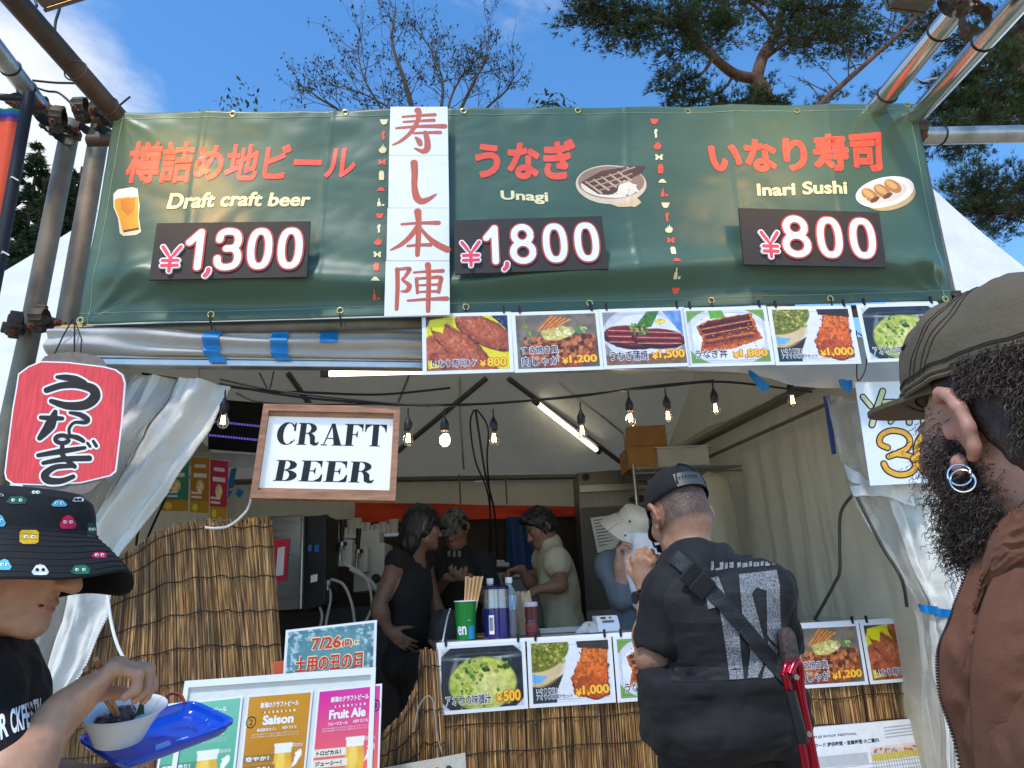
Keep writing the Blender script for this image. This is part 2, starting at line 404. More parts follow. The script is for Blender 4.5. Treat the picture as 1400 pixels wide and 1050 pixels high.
BN = Pl((0, 3.05, 0), yawdir(4), UP)
bTL, bTR, bBR, bBL = BN.uv(156, 152), BN.uv(1249, 144), BN.uv(1300, 412), BN.uv(105, 442)
def lerp(a, b, t): return a+(b-a)*t
gx = lambda x, c, w: math.exp(-((x-c)/w)**2)
from mathutils import noise as mn
def bdisp(u, v):                           # how far the vinyl stands off its plane
    vt = lerp(bTL[1], bTR[1], (u-bTL[0])/(bTR[0]-bTL[0])); vb = lerp(bBL[1], bBR[1], (u-bBL[0])/(bBR[0]-bBL[0]))
    t = (v-vb)/(vt-vb); ul = lerp(bBL[0], bTL[0], t); ur = lerp(bBR[0], bTR[0], t); s = (u-ul)/(ur-ul)
    t = min(1, max(0, t)); s = min(1, max(0, s))
    edge = min(1, s/.03)*min(1, (1-s)/.03)
    n1 = mn.noise(Vector((s*7, t*2.2, 3))); n2 = mn.noise(Vector((s*18, t*5, 9)))
    bul = gx(t, .155+.035*math.sin(s*9+1)+.03*n1, .062)*(.062+.020*math.sin(s*14)) + gx(t, .28, .12)*.012
    tuck = -gx(t, .075, .045)*.018
    d = (bul + tuck)*edge*(0.55+.45*min(1, abs(s-.03)/.15))
    gs = .1*round(s/.1+.0); d += .0045*math.cos(s*2*math.pi*9.2)*gx(t, 1, .35) + .010*gx(t, .93, .05)*max(0, math.cos(s*2*math.pi*9.2+math.pi))
    d += .012*n1*(1-t*.3) + .006*n2 + .006*(abs(mn.noise(Vector((s*11+t*4, t*4-s*5, 6))))-.2) + .003*(abs(mn.noise(Vector((s*30-t*6, t*11+s*9, 2))))-.2)
    for cx, cy, sl, a, w in ((0, 0, 1.15, .020, .030), (0, 0, .55, .016, .022), (0, 0, .3, .012, .016), (1, 0, 1.2, .020, .030), (1, 0, .6, .014, .02), (1, 1, .9, .012, .03), (0, 1, .8, .010, .03)):
        x = abs(s-cx)*3.2; y = abs(t-cy); q = math.hypot(x, y); an = math.atan2(y, x+1e-6)
        d += a*gx(an, math.atan(sl), .10)*min(1, q/.12)*math.exp(-q*1.9)
    for sx in (.105, .255, .40, .62, .755, .88):   # crisp old fold lines
        d += .0045*gx(s, sx+.002*math.sin(t*8), .0024) + .002*math.tanh((s-sx)/.006)
    return d
def bpt(u, v, h=0.): return BN.pt(u, v, h + bdisp(u, v))
def bst(s, t): a = lerp(bBL[0], bTL[0], t); b = lerp(bBR[0], bTR[0], t); u = lerp(a, b, s); return u, lerp(lerp(bBL[1], bBR[1], s), lerp(bTL[1], bTR[1], s), t)
ban = thing('stall_banner', 'long dark green vinyl banner with red and cream lettering hung above the stall opening', 'banner', loc=tuple(BN.pt(0, bBL[1], -.02)))
mb = MB(); mb.grid(lambda s, t: bpt(*bst(s, t)), 330, 96)
bo = obj('banner_cloth', mb, M_green, ban, smooth='all')
so = bo.modifiers.new('thickness', 'SOLIDIFY'); so.thickness = .0012; so.offset = -1
def qfn(uvfn, TL, TR, BRc, BLc):           # picture quad -> function of (a, b) in the unit square on a surface
    def fn(a, b, h=.002):
        px = (1-a)*((1-b)*BLc[0]+b*TL[0]) + a*((1-b)*BRc[0]+b*TR[0]); py = (1-a)*((1-b)*BLc[1]+b*TL[1]) + a*((1-b)*BRc[1]+b*TR[1])
        return uvfn(px, py, h)
    return fn
bpx = lambda px, py, h=.002: bpt(*BN.uv(px, py), h)
def btext(mb, s, TL, TR, BR_, BL_, bold, h=.0022, shear=0.):
    n = len(s); fat(mb, s, (0, 0, 1, 1), qfn(bpx, TL, TR, BR_, BL_), h, bold, 8, shear, (.22/n**.6, .16))
mr = MB()
btext(mr, '樽詰め地ビール', (180,192), (490,197), (484,245), (168,250), .018)
btext(mr, 'うなぎ', (650,194), (786,190), (788,246), (648,244), .036)
btext(mr, 'いなり寿司', (966,194), (1200,181), (1206,236), (972,239), .034)
obj('red_lettering', mr, M_red, ban)
mc = MB()
btext(mc, 'Draft craft beer', (229,262), (425,262), (424,281), (226,284), .022, shear=.12)
btext(mc, 'Unagi', (684,261), (749,262), (750,280), (685,277), .022)
btext(mc, 'Inari Sushi', (1033,253), (1156,249), (1157,267), (1034,270), .022)
obj('cream_lettering', mc, M_cream, ban)
# the columns of little festival pictures
ICON = {
 'bowl': [[(-1,.5),(1,.5),(.6,-.4),(.25,-.6),(-.25,-.6),(-.6,-.4)]],
 'foot': [[(-.2,-1),(.25,-.9),(.3,-.3),(.15,.1),(.45,.6),(.2,1),(-.25,.8),(-.4,.2),(-.2,-.3)]],
 'flame': [[(-.9,-.2),(-.6,.2),(-.5,-.05),(-.3,.6),(-.1,.2),(.1,1),(.3,.25),(.55,.55),(.6,.05),(.9,.2),(.8,-.5),(.4,-.9),(-.4,-.9),(-.8,-.6)]],
 'butterfly': [[(0,.1),(-.5,.6),(-.95,.55),(-.7,0),(-.9,-.5),(-.4,-.6),(0,-.1)], [(0,.1),(.5,.6),(.95,.55),(.7,0),(.9,-.5),(.4,-.6),(0,-.1)]],
 'jar': [[(-.5,-.9),(.5,-.9),(.6,-.6),(.6,.6),(.45,.75),(.45,1),(-.45,1),(-.45,.75),(-.6,.6),(-.6,-.6)]],
 'mound': [[(-1,-.4),(1,-.4),(.6,.1),(.2,.4),(-.2,.4),(-.6,.1)]],
 'bottle': [[(-.7,-.8),(.1,-.8),(.1,0),(-.15,.3),(-.15,.9),(-.45,.9),(-.45,.3),(-.7,0)], [(.25,-.35),(1,-.35),(.85,-.75),(.4,-.75)]]}
order = ['bowl', 'foot', 'flame', 'butterfly', 'jar', 'mound', 'bottle']
mi = {0: MB(), 1: MB()}
def col_icons(p0, p1, n, first, st):
    for k in range(n):
        t = k/(n-1); cx, cy = lerp(p0[0], p1[0], t), lerp(p0[1], p1[1], t); sz = 6.2
        for poly in ICON[order[(k+st) % 7]]:
            mi[(k+first) % 2].add([bpx(cx+x*sz*.95, cy-y*sz*1.05, .0022) for x, y in poly], [tuple(range(len(poly)))])
col_icons((525,167), (514,405), 14, 0, 0); col_icons((894,167), (924,397), 15, 1, 0)
obj('cream_icons', mi[0], M_cream, ban); obj('red_icons', mi[1], M_red, ban)
# printed food pictures on the banner
def flat(mb, pts, col, h):
    vf = cut((np.array(pts, float), [tuple(range(len(pts)))]), 5.0, 5.0); mb.add([bpx(p[0], p[1], h) for p in vf[0]], vf[1], sS(col))
def oval(cx, cy, rx, ry, rot=0, n=40, a0=0, a1=360):
    r = rad(rot); o = []
    for i in range(n + (0 if a1-a0 >= 360 else 1)):
        a = rad(a0+(a1-a0)*i/n); x, y = rx*math.cos(a), ry*math.sin(a); o.append((cx+x*math.cos(r)-y*math.sin(r), cy+x*math.sin(r)+y*math.cos(r)))
    return o
mp_ = MB()
flat(mp_, [(154,264),(160,258),(180,255),(187,257),(190,280),(189,297),(192,316),(186,320),(168,322),(163,318),(160,297),(154,282)], (240,225,190), .0020)
flat(mp_, [(156,271),(188,267),(188,297),(189,313),(167,316),(162,297),(156,282)], (228,165,44), .0023)
flat(mp_, [(164,272),(184,268),(183,285),(174,294),(165,285)], (205,135,36), .0026)
flat(mp_, [(155,265),(161,258),(180,256),(186,258),(188,267),(180,270),(170,266),(156,272)], (240,240,240), .0026)
flat(mp_, [(168,314),(189,310),(189,313),(168,317)], (120,80,20), .0026)
# eel bowl
flat(mp_, [(830,278),(868,270),(876,279),(868,285),(845,284)], (214,190,150), .0019)
flat(mp_, oval(835,253,48,27,3), (214,196,170), .0021); flat(mp_, oval(835,250,45,22.5,2), (150,122,104), .0024)
flat(mp_, oval(832,257,38,14,6), (232,220,200), .0027)
rn = random.Random(3)
flat(mp_, [(794,250),(822,234),(852,229),(882,228),(874,240),(846,254),(842,268),(818,266)], (92,62,52), .0030)
for k in range(5): flat(mp_, [(799+k*11,249-k*3.4),(801+k*11,248-k*3.4),(824+k*10,264-k*4),(822+k*10,266-k*4)], (196,165,140), .0033)
for k in range(3): flat(mp_, [(800+k*9,252+k*5),(801+k*9,250+k*5),(868-k*4,229+k*9),(868-k*4,231+k*9)], (180,148,124), .0034)
for k in range(22):
    x, y = rn.uniform(835, 872), rn.uniform(258, 268); flat(mp_, oval(x, y-(x-850)*.2, 2.2, 1.3, rn.uniform(0, 90), 8), (240,232,218), .0035)
# fried tofu sushi on a plate
flat(mp_, oval(1214,268,36,21,-10), (196,170,120), .0020); flat(mp_, oval(1208,264,40,20,-12), (246,244,240), .0023); flat(mp_, oval(1207,265,31,14,-12), (214,208,200), .0026)
for x, y in ((1188,268),(1205,263),(1219,256)): flat(mp_, oval(x, y, 13, 7.5, 35), (172,124,70), .0029); flat(mp_, oval(x-2, y-2, 9, 4, 35), (206,164,104), .0032)
for x, y in ((1195,274),(1212,269)): flat(mp_, oval(x, y, 7, 3, -30), (112,70,44), .0031)
obj('food_pictures', mp_, M_bcol, ban)
# seams
ms = MB()
for pts in ([bst(.010, t) for t in np.linspace(0, 1, 60)], [bst(.990, t) for t in np.linspace(0, 1, 60)], [bst(s, .965) for s in np.linspace(0, 1, 200)], [bst(s, .045) for s in np.linspace(0, 1, 200)]):
    ms.tube([bpt(u, v, .0012) for u, v in pts], .0011, 4)
obj('stitching', ms, pm('pale_thread', S(150,170,150), .7, 0, .1, 50), ban)
def grommet_mesh():
    m = MB(); n = 20; R, r = .0135, .0035
    for i in range(n):
        for k in range(8):
            a = 2*math.pi*i/n; b = 2*math.pi*k/8; q = R + r*math.cos(b); m.v.append((q*math.cos(a), -r*math.sin(b)*.8, q*math.sin(a)))
    for i in range(n):
        for k in range(8): m.f.append((i*8+k, i*8+(k+1) % 8, ((i+1) % n)*8+(k+1) % 8, ((i+1) % n)*8+k))
    return m
g0 = None
for px, py in [(158,155),(318,155),(472,153),(634,153),(790,152),(940,153),(1088,153),(1238,146),(108,437),(287,428),(465,424),(637,420),(806,414),(972,411),(1134,409),(1290,410)]:
    u, v = BN.uv(px, py)
    if g0 is None: g0 = obj('grommet', grommet_mesh(), M_grommet, ban, local=True, smooth=True); o = g0
    else: o = g0.copy(); COL.objects.link(o); o.parent = ban
    o.matrix_local = Matrix.Translation(-Vector(ban.location)) @ (BN.M(u, v, bdisp(u, v)+.003))
# zip ties through the lower eyelets
zt = None
for px, py in [(287,428),(465,424),(637,420),(806,414),(972,411),(1134,409)]:
    m = MB(); m.tube([bpx(px, py+2, .012), bpx(px, py+9, .014), bpx(px+1, py+17, .008), BN.at(px+1, py+20, -.02)], .0035, 6); m.tube([bpx(px, py+9, .014), bpx(px+7, py+19, .02), bpx(px+9, py+26, .02)], .002, 5)
    obj('zip_tie', m, M_rubber, ban)

# price boards standing proud of the banner
DIG = {'1': [[(.05,.70),(.62,.97)], [(.62,.97),(.62,.03)]],
 '0': [[(.5+.42*math.copysign(abs(math.cos(a))**.75, math.cos(a)), .5+.47*math.copysign(abs(math.sin(a))**.9, math.sin(a))) for a in np.linspace(0, 2*math.pi, 29)]],
 '3': [[(.06,.76),(.10,.90),(.28,.97),(.52,.98),(.78,.93),(.90,.77),(.84,.60),(.66,.53),(.40,.52)], [(.66,.53),(.86,.44),(.94,.27),(.84,.09),(.56,.02),(.26,.03),(.08,.12),(.04,.26)]],
 '8': [[(.5+.36*math.cos(a), .755+.225*math.sin(a)) for a in np.linspace(0, 2*math.pi, 25)], [(.5+.43*math.cos(a), .275+.255*math.sin(a)) for a in np.linspace(0, 2*math.pi, 25)]],
 '¥': [[(.08,.98),(.5,.52),(.92,.98)], [(.5,.55),(.5,.02)], [(.14,.44),(.86,.44)], [(.14,.24),(.86,.24)]], ',': [[(.6,.85),(.55,.6)], [(.62,.75),(.55,.4),(.2,.05)]]}
def digit_strokes(s, x0, y0, x1, y1, w):   # heavy rounded numerals as brush outlines (unit square of the board)
    r = []
    for st in DIG[s]:
        pts = [(x0+w*.25+(x1-x0-w*.5)*p[0], y0+w+(y1-y0-2*w)*p[1]) for p in st]
        r.append(pts)
    return r
def price_board(TL, TR, BR_, BL_, digits, comma, label):
    c = [BN.uv(*p) for p in (TL, TR, BR_, BL_)]; cu = sum(q[0] for q in c)/4; cv = sum(q[1] for q in c)/4
    us = [q[0] for q in c]; vs_ = [q[1] for q in c]; hh = max(bdisp(lerp(min(us), max(us), i/24), lerp(min(vs_), max(vs_), k/12)) for i in range(25) for k in range(13))+.003
    BH = Pl(BN.o + BN.n*hh, BN.u, UP); c = [BH.uv(*p) for p in (TL, TR, BR_, BL_)]
    root = thing('price_board', label, 'price sign', loc=tuple(BN.pt(cu, cv, hh)), group='price boards on the banner')
    P2 = lambda px, py, h: BH.pt(*BH.uv(px, py), h)
    fn = qfn(P2, TL, TR, BR_, BL_)
    m = MB(); a = [fn(x, y, .012) for x, y in ((0,0),(1,0),(1,1),(0,1))]; b = [fn(x, y, 0) for x, y in ((0,0),(1,0),(1,1),(0,1))]
    m.add(a+b, [(0,1,2,3),(7,6,5,4),(0,4,5,1),(1,5,6,2),(2,6,7,3),(3,7,4,0)]); obj('board', m, M_board, root)
    def solid(vf, h0, h1):
        v, f = vf; m = MB(); n = len(v)
        m.v = [tuple(fn(p[0], p[1], h1)) for p in v] + [tuple(fn(p[0], p[1], h0)) for p in v]
        m.f = list(f)
        cnt = {}
        for q in f:
            for i in range(len(q)):
                e = (q[i], q[(i+1) % len(q)]); cnt[e] = 1
        for (i, j) in cnt:
            if (j, i) not in cnt: m.f.append((i, i+n, j+n, j))
        return m
    asp = math.dist(c[0], c[1])/math.dist(c[0], c[3])      # strokes keep an even width on the board
    sq = lambda x, y, h: fn(x/asp, y, h)
    def strokes(dst, ch, x0, y0, x1, y1, w, ww, h0, h1):
        for k, pts in enumerate(digit_strokes(ch, x0*asp, y0, x1*asp, y1, w)):
            v, f = brush(pts, ww, 3 if len(pts) < 20 else 2) if len(pts) > 3 else brush(sum([[np.array(a)*(1-t)+np.array(b)*t for t in (0, .5)] for a, b in zip(pts[:-1], pts[1:])], [])+[np.array(pts[-1])], ww, 1)
            n = len(v); o = len(dst.v); hh1 = h1 + k*.0002
            dst.v += [tuple(sq(p[0], p[1], hh1)) for p in v] + [tuple(sq(p[0], p[1], h0)) for p in v]
            dst.f += [tuple(i+o for i in q) for q in f]
            cnt = {(q[i], q[(i+1) % len(q)]) for q in f for i in range(len(q))}
            dst.f += [(i+o, i+n+o, j+n+o, j+o) for (i, j) in cnt if (j, i) not in cnt]
    me, mw = MB(), MB()
    for s, x0, x1 in digits:
        strokes(me, s, x0, .10, x1, .91, .075, .082, .0125, .0170); strokes(mw, s, x0, .10, x1, .91, .075, .056, .0172, .0192)
    obj('digit_edge', me, M_redfoam, root, fixn=False); obj('digits', mw, M_whitefoam, root, fixn=False)
    mw, me = MB(), MB(); yx = digits[0][1]-.155
    strokes(mw, '¥', yx-.012, .07, yx+.135, .62, .05, .050, .0125, .0225); strokes(me, '¥', yx-.012, .07, yx+.135, .62, .05, .027, .0228, .0240)
    if comma: strokes(mw, ',', comma-.02, .0, comma+.035, .20, .03, .055, .0125, .0225); strokes(me, ',', comma-.02, .0, comma+.035, .20, .03, .034, .0228, .0240)
    obj('yen_edge', mw, M_whitefoam, root, fixn=False); obj('yen_sign', me, M_pinkfoam, root, fixn=False)
    return root
price_board((216,307), (425,304), (420,380), (205,384), [('1',.22,.355),('3',.41,.57),('0',.615,.765),('0',.81,.96)], .365, 'black board reading 1,300 yen under the draft craft beer lettering')
price_board((621,303), (822,297), (831,369), (622,376), [('1',.20,.315),('8',.37,.535),('0',.59,.745),('0',.80,.955)], .33, 'black board reading 1,800 yen beside the white name panels')
price_board((1009,286), (1200,292), (1210,367), (1016,363), [('8',.285,.48),('0',.535,.705),('0',.765,.94)], 0, 'black board reading 800 yen under the fried tofu sushi picture')
# white name panels, one character each: brush-written
M_brushred = pm('brick_red_brush_ink', S(190,92,72), .55, 0, .18, 3, stretch=(60,1,1))
def panel(TL, TR, BR_, BL_, ch, rect, label):
    c = [BN.uv(*p) for p in (TL, TR, BR_, BL_)]; cu = sum(q[0] for q in c)/4; cv = sum(q[1] for q in c)/4
    hh = .055
    root = thing('name_panel', label, 'sign', loc=tuple(BN.pt(cu, min(q[1] for q in c), hh)), group='white name panels hung down the banner')
    BH = Pl(BN.o + BN.n*hh, BN.u, UP); fn = qfn(lambda px, py, h: BH.pt(*BH.uv(px, py), h), TL, TR, BR_, BL_)
    m = MB(); a = [fn(x, y, .006) for x, y in ((0,0),(1,0),(1,1),(0,1))]; b = [fn(x, y, 0) for x, y in ((0,0),(1,0),(1,1),(0,1))]
    m.add(a+b, [(0,1,2,3),(7,6,5,4),(0,4,5,1),(1,5,6,2),(2,6,7,3),(3,7,4,0)]); obj('panel', m, M_whiteprint, root)
    m = MB()
    for i, (pts, w) in enumerate(ch):
        put(m, brush([(rect[0]+x*(rect[2]-rect[0]), rect[1]+y*(rect[3]-rect[1])) for x, y in pts], [q*1.25 for q in w]), lambda a, b, h: fn(a, b, h), .0066+i*.00012)
    obj('brush_character', m, M_brushred, root)
T = lambda *a: a
K_kotobuki = [(((.18,.84),(.5,.87),(.80,.89)),(.018,.022,.03)), (((.47,.99),(.50,.90),(.46,.72),(.34,.48),(.16,.28),(.0,.18)),(.05,.035,.032,.03,.025,.012)), (((.20,.72),(.5,.745),(.78,.76)),(.018,.02,.03)),
   (((.06,.575),(.5,.615),(.99,.62)),(.018,.025,.04)), (((.40,.455),(.66,.47),(.90,.475)),(.018,.022,.03)), (((.62,.47),(.655,.30),(.655,.10),(.58,.03),(.42,.10)),(.035,.04,.045,.04,.012)), (((.44,.35),(.50,.27),(.52,.20)),(.02,.04,.035))]
K_shi = [(((.35,.97),(.37,.72),(.36,.42),(.42,.14),(.56,.03),(.76,.08),(.98,.20)),(.05,.045,.04,.05,.05,.035,.012))]
K_hon = [(((.20,.71),(.5,.735),(.84,.74)),(.018,.022,.035)), (((.48,.98),(.50,.7),(.49,.3),(.48,.05)),(.05,.035,.035,.03)), (((.48,.66),(.36,.46),(.2,.28),(.02,.16)),(.035,.035,.03,.012)), (((.52,.64),(.66,.44),(.82,.28),(.99,.17)),(.018,.03,.045,.05)), (((.31,.245),(.5,.265),(.70,.27)),(.018,.022,.03))]
K_jin = [(((.10,.90),(.11,.5),(.10,.07)),(.03,.028,.025)), (((.08,.89),(.22,.91),(.32,.90),(.24,.74),(.20,.68),(.32,.56),(.28,.45),(.18,.44)),(.02,.024,.03,.02,.018,.032,.03,.012)),
   (((.40,.83),(.65,.85),(.92,.86)),(.015,.02,.03)), (((.655,.99),(.67,.7),(.665,.3),(.66,.02)),(.04,.03,.03,.028)), (((.45,.70),(.46,.55),(.47,.40)),(.024,.022,.02)), (((.45,.70),(.66,.715),(.88,.72),(.87,.58),(.85,.41)),(.018,.02,.03,.026,.022)),
   (((.47,.56),(.66,.57),(.86,.575)),(.014,.016,.02)), (((.47,.42),(.66,.43),(.85,.43)),(.014,.016,.02)), (((.30,.245),(.65,.27),(.99,.275)),(.016,.02,.035))]
panel((534,147), (612,147), (613,213), (532,213), K_kotobuki, (.06,.05,.95,.93), 'white panel with a brushed red character of seven strokes, topmost in the column')
panel((532,213.5), (613,213.5), (614,285), (531,285), K_shi, (.22,.10,.80,.88), 'white panel with one long hooked red brush stroke, second from the top')
panel((530,285.5), (614,285.5), (614.5,357), (528.5,357), K_hon, (.05,.06,.97,.95), 'white panel with a tree shaped red brush character, third from the top')
panel((527.5,357.8), (614.5,357.8), (615,431), (525.5,433), K_jin, (.10,.06,.96,.94), 'white panel with a dense red brush character, lowest in the column')

# ------------------------------------------------------------------ scaffold pipes and couplers
def pipe(name, pts, r, mat, label, ties=(), group='scaffold pipes round the banner', endcap=None):
    root = thing(name, label, 'scaffold pipe', loc=tuple(pts[0]), group=group)
    m = MB(); m.tube(pts, r, 20); obj('tube', m, mat, root, smooth=True)
    P, Q = Vector(pts[0]), Vector(pts[-1]); ax = (Q-P).normalized(); a = ax.orthogonal().normalized(); b = ax.cross(a)
    for t in ties:
        c = P.lerp(Q, t); m = MB(); m.tube([c + (a*math.cos(x)+b*math.sin(x))*(r+.003) + ax*.004*math.sin(x) for x in np.linspace(0, 2*math.pi, 25)], .0035, 6); obj('cable_tie', m, M_rubber, root)
    return root
bp = lambda px, py, h: BN.at(px, py, h)
def coupler(c, d1, d2, r, label):          # swivel coupler: two hinged half shells, a centre block, eye bolts with nuts
    c = Vector(c); root = thing('pipe_coupler', label, 'pipe clamp', loc=tuple(c), group='scaffold couplers')
    m = MB(); w = .06
    d1 = Vector(d1).normalized(); d2 = Vector(d2).normalized(); n = d1.cross(d2).normalized()
    bolts = MB()
    for d, s in ((d1, 1), (d2, -1)):
        o = c + n*(s*(r+.012)); a = n; b = d.cross(n).normalized()
        for e in (-1, 1):
            prof = []
            for k in range(24):
                an = 2*math.pi*k/24; q = r+.011+.004*math.sin(k*3.1+e)
                prof.append((q*math.cos(an), q*math.sin(an)))
            vs = []
            for x in (-w/2, -w/2+.008, w/2-.008, w/2):
                sc_ = .9 if abs(x) > w/2-.004 else 1
                vs += [o + d*x + (a*p[0]+b*p[1])*sc_ for p in prof]
            fs = []
            for i in range(3):
                for k in range(24): fs.append((i*24+k, i*24+(k+1) % 24, (i+1)*24+(k+1) % 24, (i+1)*24+k))
            if e == 1: m.add(vs, fs)
        M4 = Matrix((( d.x, b.x, a.x, o.x), (d.y, b.y, a.y, o.y), (d.z, b.z, a.z, o.z), (0,0,0,1)))
        m.bbox((-.022, r+.004, -.018), (.022, r+.032, .018), .005, M4); m.bbox((-.026, -r-.026, -.014), (.026, -r-.004, .014), .005, M4)
        bolts.tube([M4 @ Vector((0, r+.02, -.03)), M4 @ Vector((0, r+.022, .075))], .0075, 8)
        bolts.tube([M4 @ Vector((0, r+.021, .045)), M4 @ Vector((0, r+.022, .064))], .014, 6)
    m.tube([c-n*.02, c+n*.02], .03, 10)
    obj('clamp_shell', m, M_clamp, root, smooth=True); obj('eye_bolt', bolts, M_rust, root, smooth=True)
    return root
R1 = .0243*1.05
pA0, pA1 = bp(172,172,-.05), atD(-6,-40,2.55)
pipe('scaffold_pipe', [bp(160,156,-.09), atD(30,12,3.0)+Vector((0,-.10,0)), atD(-25,-45,2.6)], .048, M_olddk, 'dark pipe slanting up over the left corner of the banner', (.16,.42))
pipe('scaffold_pipe', [atY(80,178,3.32), atY(-40,22,2.5)], .044, M_steel, 'grey pipe slanting up at the far left above the rainbow banner', (.42,.6))
pipe('scaffold_pipe', [atY(98,168,3.30), atY(38,470,3.20), atY(-80,1000,3.12)+Vector((0,0,-.2))], .047, M_oldgrey, 'weathered upright pipe, outer one of the pair left of the banner', ())
pipe('scaffold_pipe', [atY(140,160,3.20), atY(86,470,3.12), atY(-10,1000,3.05)+Vector((0,0,-.2))], .047, M_oldgrey, 'weathered upright pipe, inner one of the pair left of the banner', ())
pipe('scaffold_pipe', [bp(62,445,-.09), bp(700,428,-.09), bp(1330,412,-.09)], .030, M_oldgrey, 'ochre ended horizontal pipe running behind the lower edge of the banner', ())
m = MB(); m.tube([bp(72,444,-.085), bp(103,442,-.085)], .031, 18); e = obj('painted_pipe_end', m, M_ochre, cat='pipe end', label='ochre painted pipe sleeve sticking out left of the banner corner', smooth=True)
pipe('scaffold_pipe', [bp(100,168,-.14), bp(640,162,-.14), bp(1290,158,-.12)], .03, M_olddk, 'horizontal pipe hidden behind the upper edge of the banner', ())
pipe('scaffold_pipe', [bp(1196,150,-.05), atD(1360,-48,2.85)], .049, M_bright, 'shiny pipe slanting up right of the banner, left one of the pair', (.18,.62))
pipe('scaffold_pipe', [bp(1252,160,-.08), atD(1432,-40,2.75)], .047, M_bright, 'shiny pipe slanting up right of the banner, right one of the pair', (.62,))
pipe('scaffold_pipe', [bp(1272,170,-.10), bp(1480,166,-.10)], .047, M_steel, 'horizontal pipe leaving the right upper corner of the banner', (.15,))
pipe('scaffold_pipe', [bp(1268,165,-.14), bp(1330,440,-.14), atY(1420,1000,3.3)+Vector((0,0,-.3))], .045, M_oldgrey, 'upright pipe behind the right edge of the banner', ())
V = Vector
coupler(atY(64,158,3.27), (1,0,.1), (.2,.3,1), .045, 'rusty coupler where the grey pipe meets the outer upright')
coupler(atY(118,160,3.16), (1,.1,.1), (0,.2,1), .045, 'rusty coupler at the upper left corner of the banner')
coupler(atY(84,172,3.14), (1,.3,0), (.1,.1,1), .046, 'rusty coupler between the tops of the two weathered uprights')
coupler(atY(48,150,3.05), (.6,-.5,.6), (.1,.1,1), .044, 'rusty coupler clasping the grey pipe beside the black frame')
coupler(atY(142,163,3.02), (1,.1,0), (.1,.2,1), .040, 'rusty coupler tucked behind the top eyelet of the banner')
coupler(atY(22,447,3.12), (1,.6,0), (.1,0,1), .036, 'rusty coupler low on the outer upright pipe')
coupler(atY(62,440,3.02), (1,.1,0), (.15,0,1), .036, 'rusty coupler holding the ochre pipe sleeve')
coupler(bp(1262,166,-.10), (1,0,0), (.3,-.2,1), .046, 'rusty coupler at the upper right corner of the banner')
coupler(bp(1318,412,-.10), (1,0,0), (.1,0,1), .046, 'rusty coupler at the lower right corner of the banner')
coupler(atD(1318,16,2.95), (.7,-.5,.6), (.1,.9,.2), .046, 'rusty coupler on the slanting pipe beside the right floodlight')
m = MB(); m.tube([atY(9,443,3.02), atY(12,444,3.2)], .032, 20); m2 = m
m = MB()
for r_, y0, y1 in ((.036, 3.00, 3.12),):
    pass
# loose cables on the scaffold
def cable(name, pts, r, label, mat=None, cat='cable', group=None):
    P = np.array([tuple(p) for p in pts]); q = []
    for i in range(len(P)-1):
        p0, p1, p2, p3 = P[max(i-1,0)], P[i], P[i+1], P[min(i+2,len(P)-1)]
        for t in np.linspace(0, 1, 10, endpoint=False): q.append(.5*((2*p1)+(p2-p0)*t+(2*p0-5*p1+4*p2-p3)*t*t+(3*p1-p0-3*p2+p3)*t**3))
    q.append(P[-1]); m = MB(); m.tube([Vector(x) for x in q], r, 8)
    return obj(name, m, mat or M_rubber, label=label, cat=cat, group=group, smooth=True)
yz = lambda px, py: atY(px, py, 3.05)
cable('loose_cable', [yz(-5,92), yz(30,112), yz(62,124), yz(82,128), yz(108,152)], .006, 'dark cable sagging from the far left pipe to the corner coupler')
cable('loose_cable', [yz(45,110), yz(75,113), yz(104,114), yz(116,118)], .006, 'dark cable strung straight between the two slanting left pipes')
cable('loose_cable', [yz(80,-15), yz(82,8), yz(76,30), yz(75,48)], .007, 'grey cable drooping from the left floodlight')
cable('loose_cable', [yz(-3,-8), yz(20,3), yz(38,14), yz(50,8), yz(44,-6)], .007, 'dark cable looped round the upper slanting left pipe')
cable('loose_cable', [bp(1222,114,.1), bp(1240,130,.1), bp(1262,122,.08), bp(1290,106,0)], .006, 'pale cable looped between the two shiny pipes', pm('grey_cable', S(150,150,150), .5))
cable('loose_cable', [bp(1228,122,.1), bp(1245,131,.1), bp(1268,128,.08), bp(1284,114,0)], .006, 'dark cable looped between the two shiny pipes')
cable('loose_cable', [yz(157,150), yz(166,142), yz(178,132)], .005, 'stiff tie end standing up at the left banner corner')

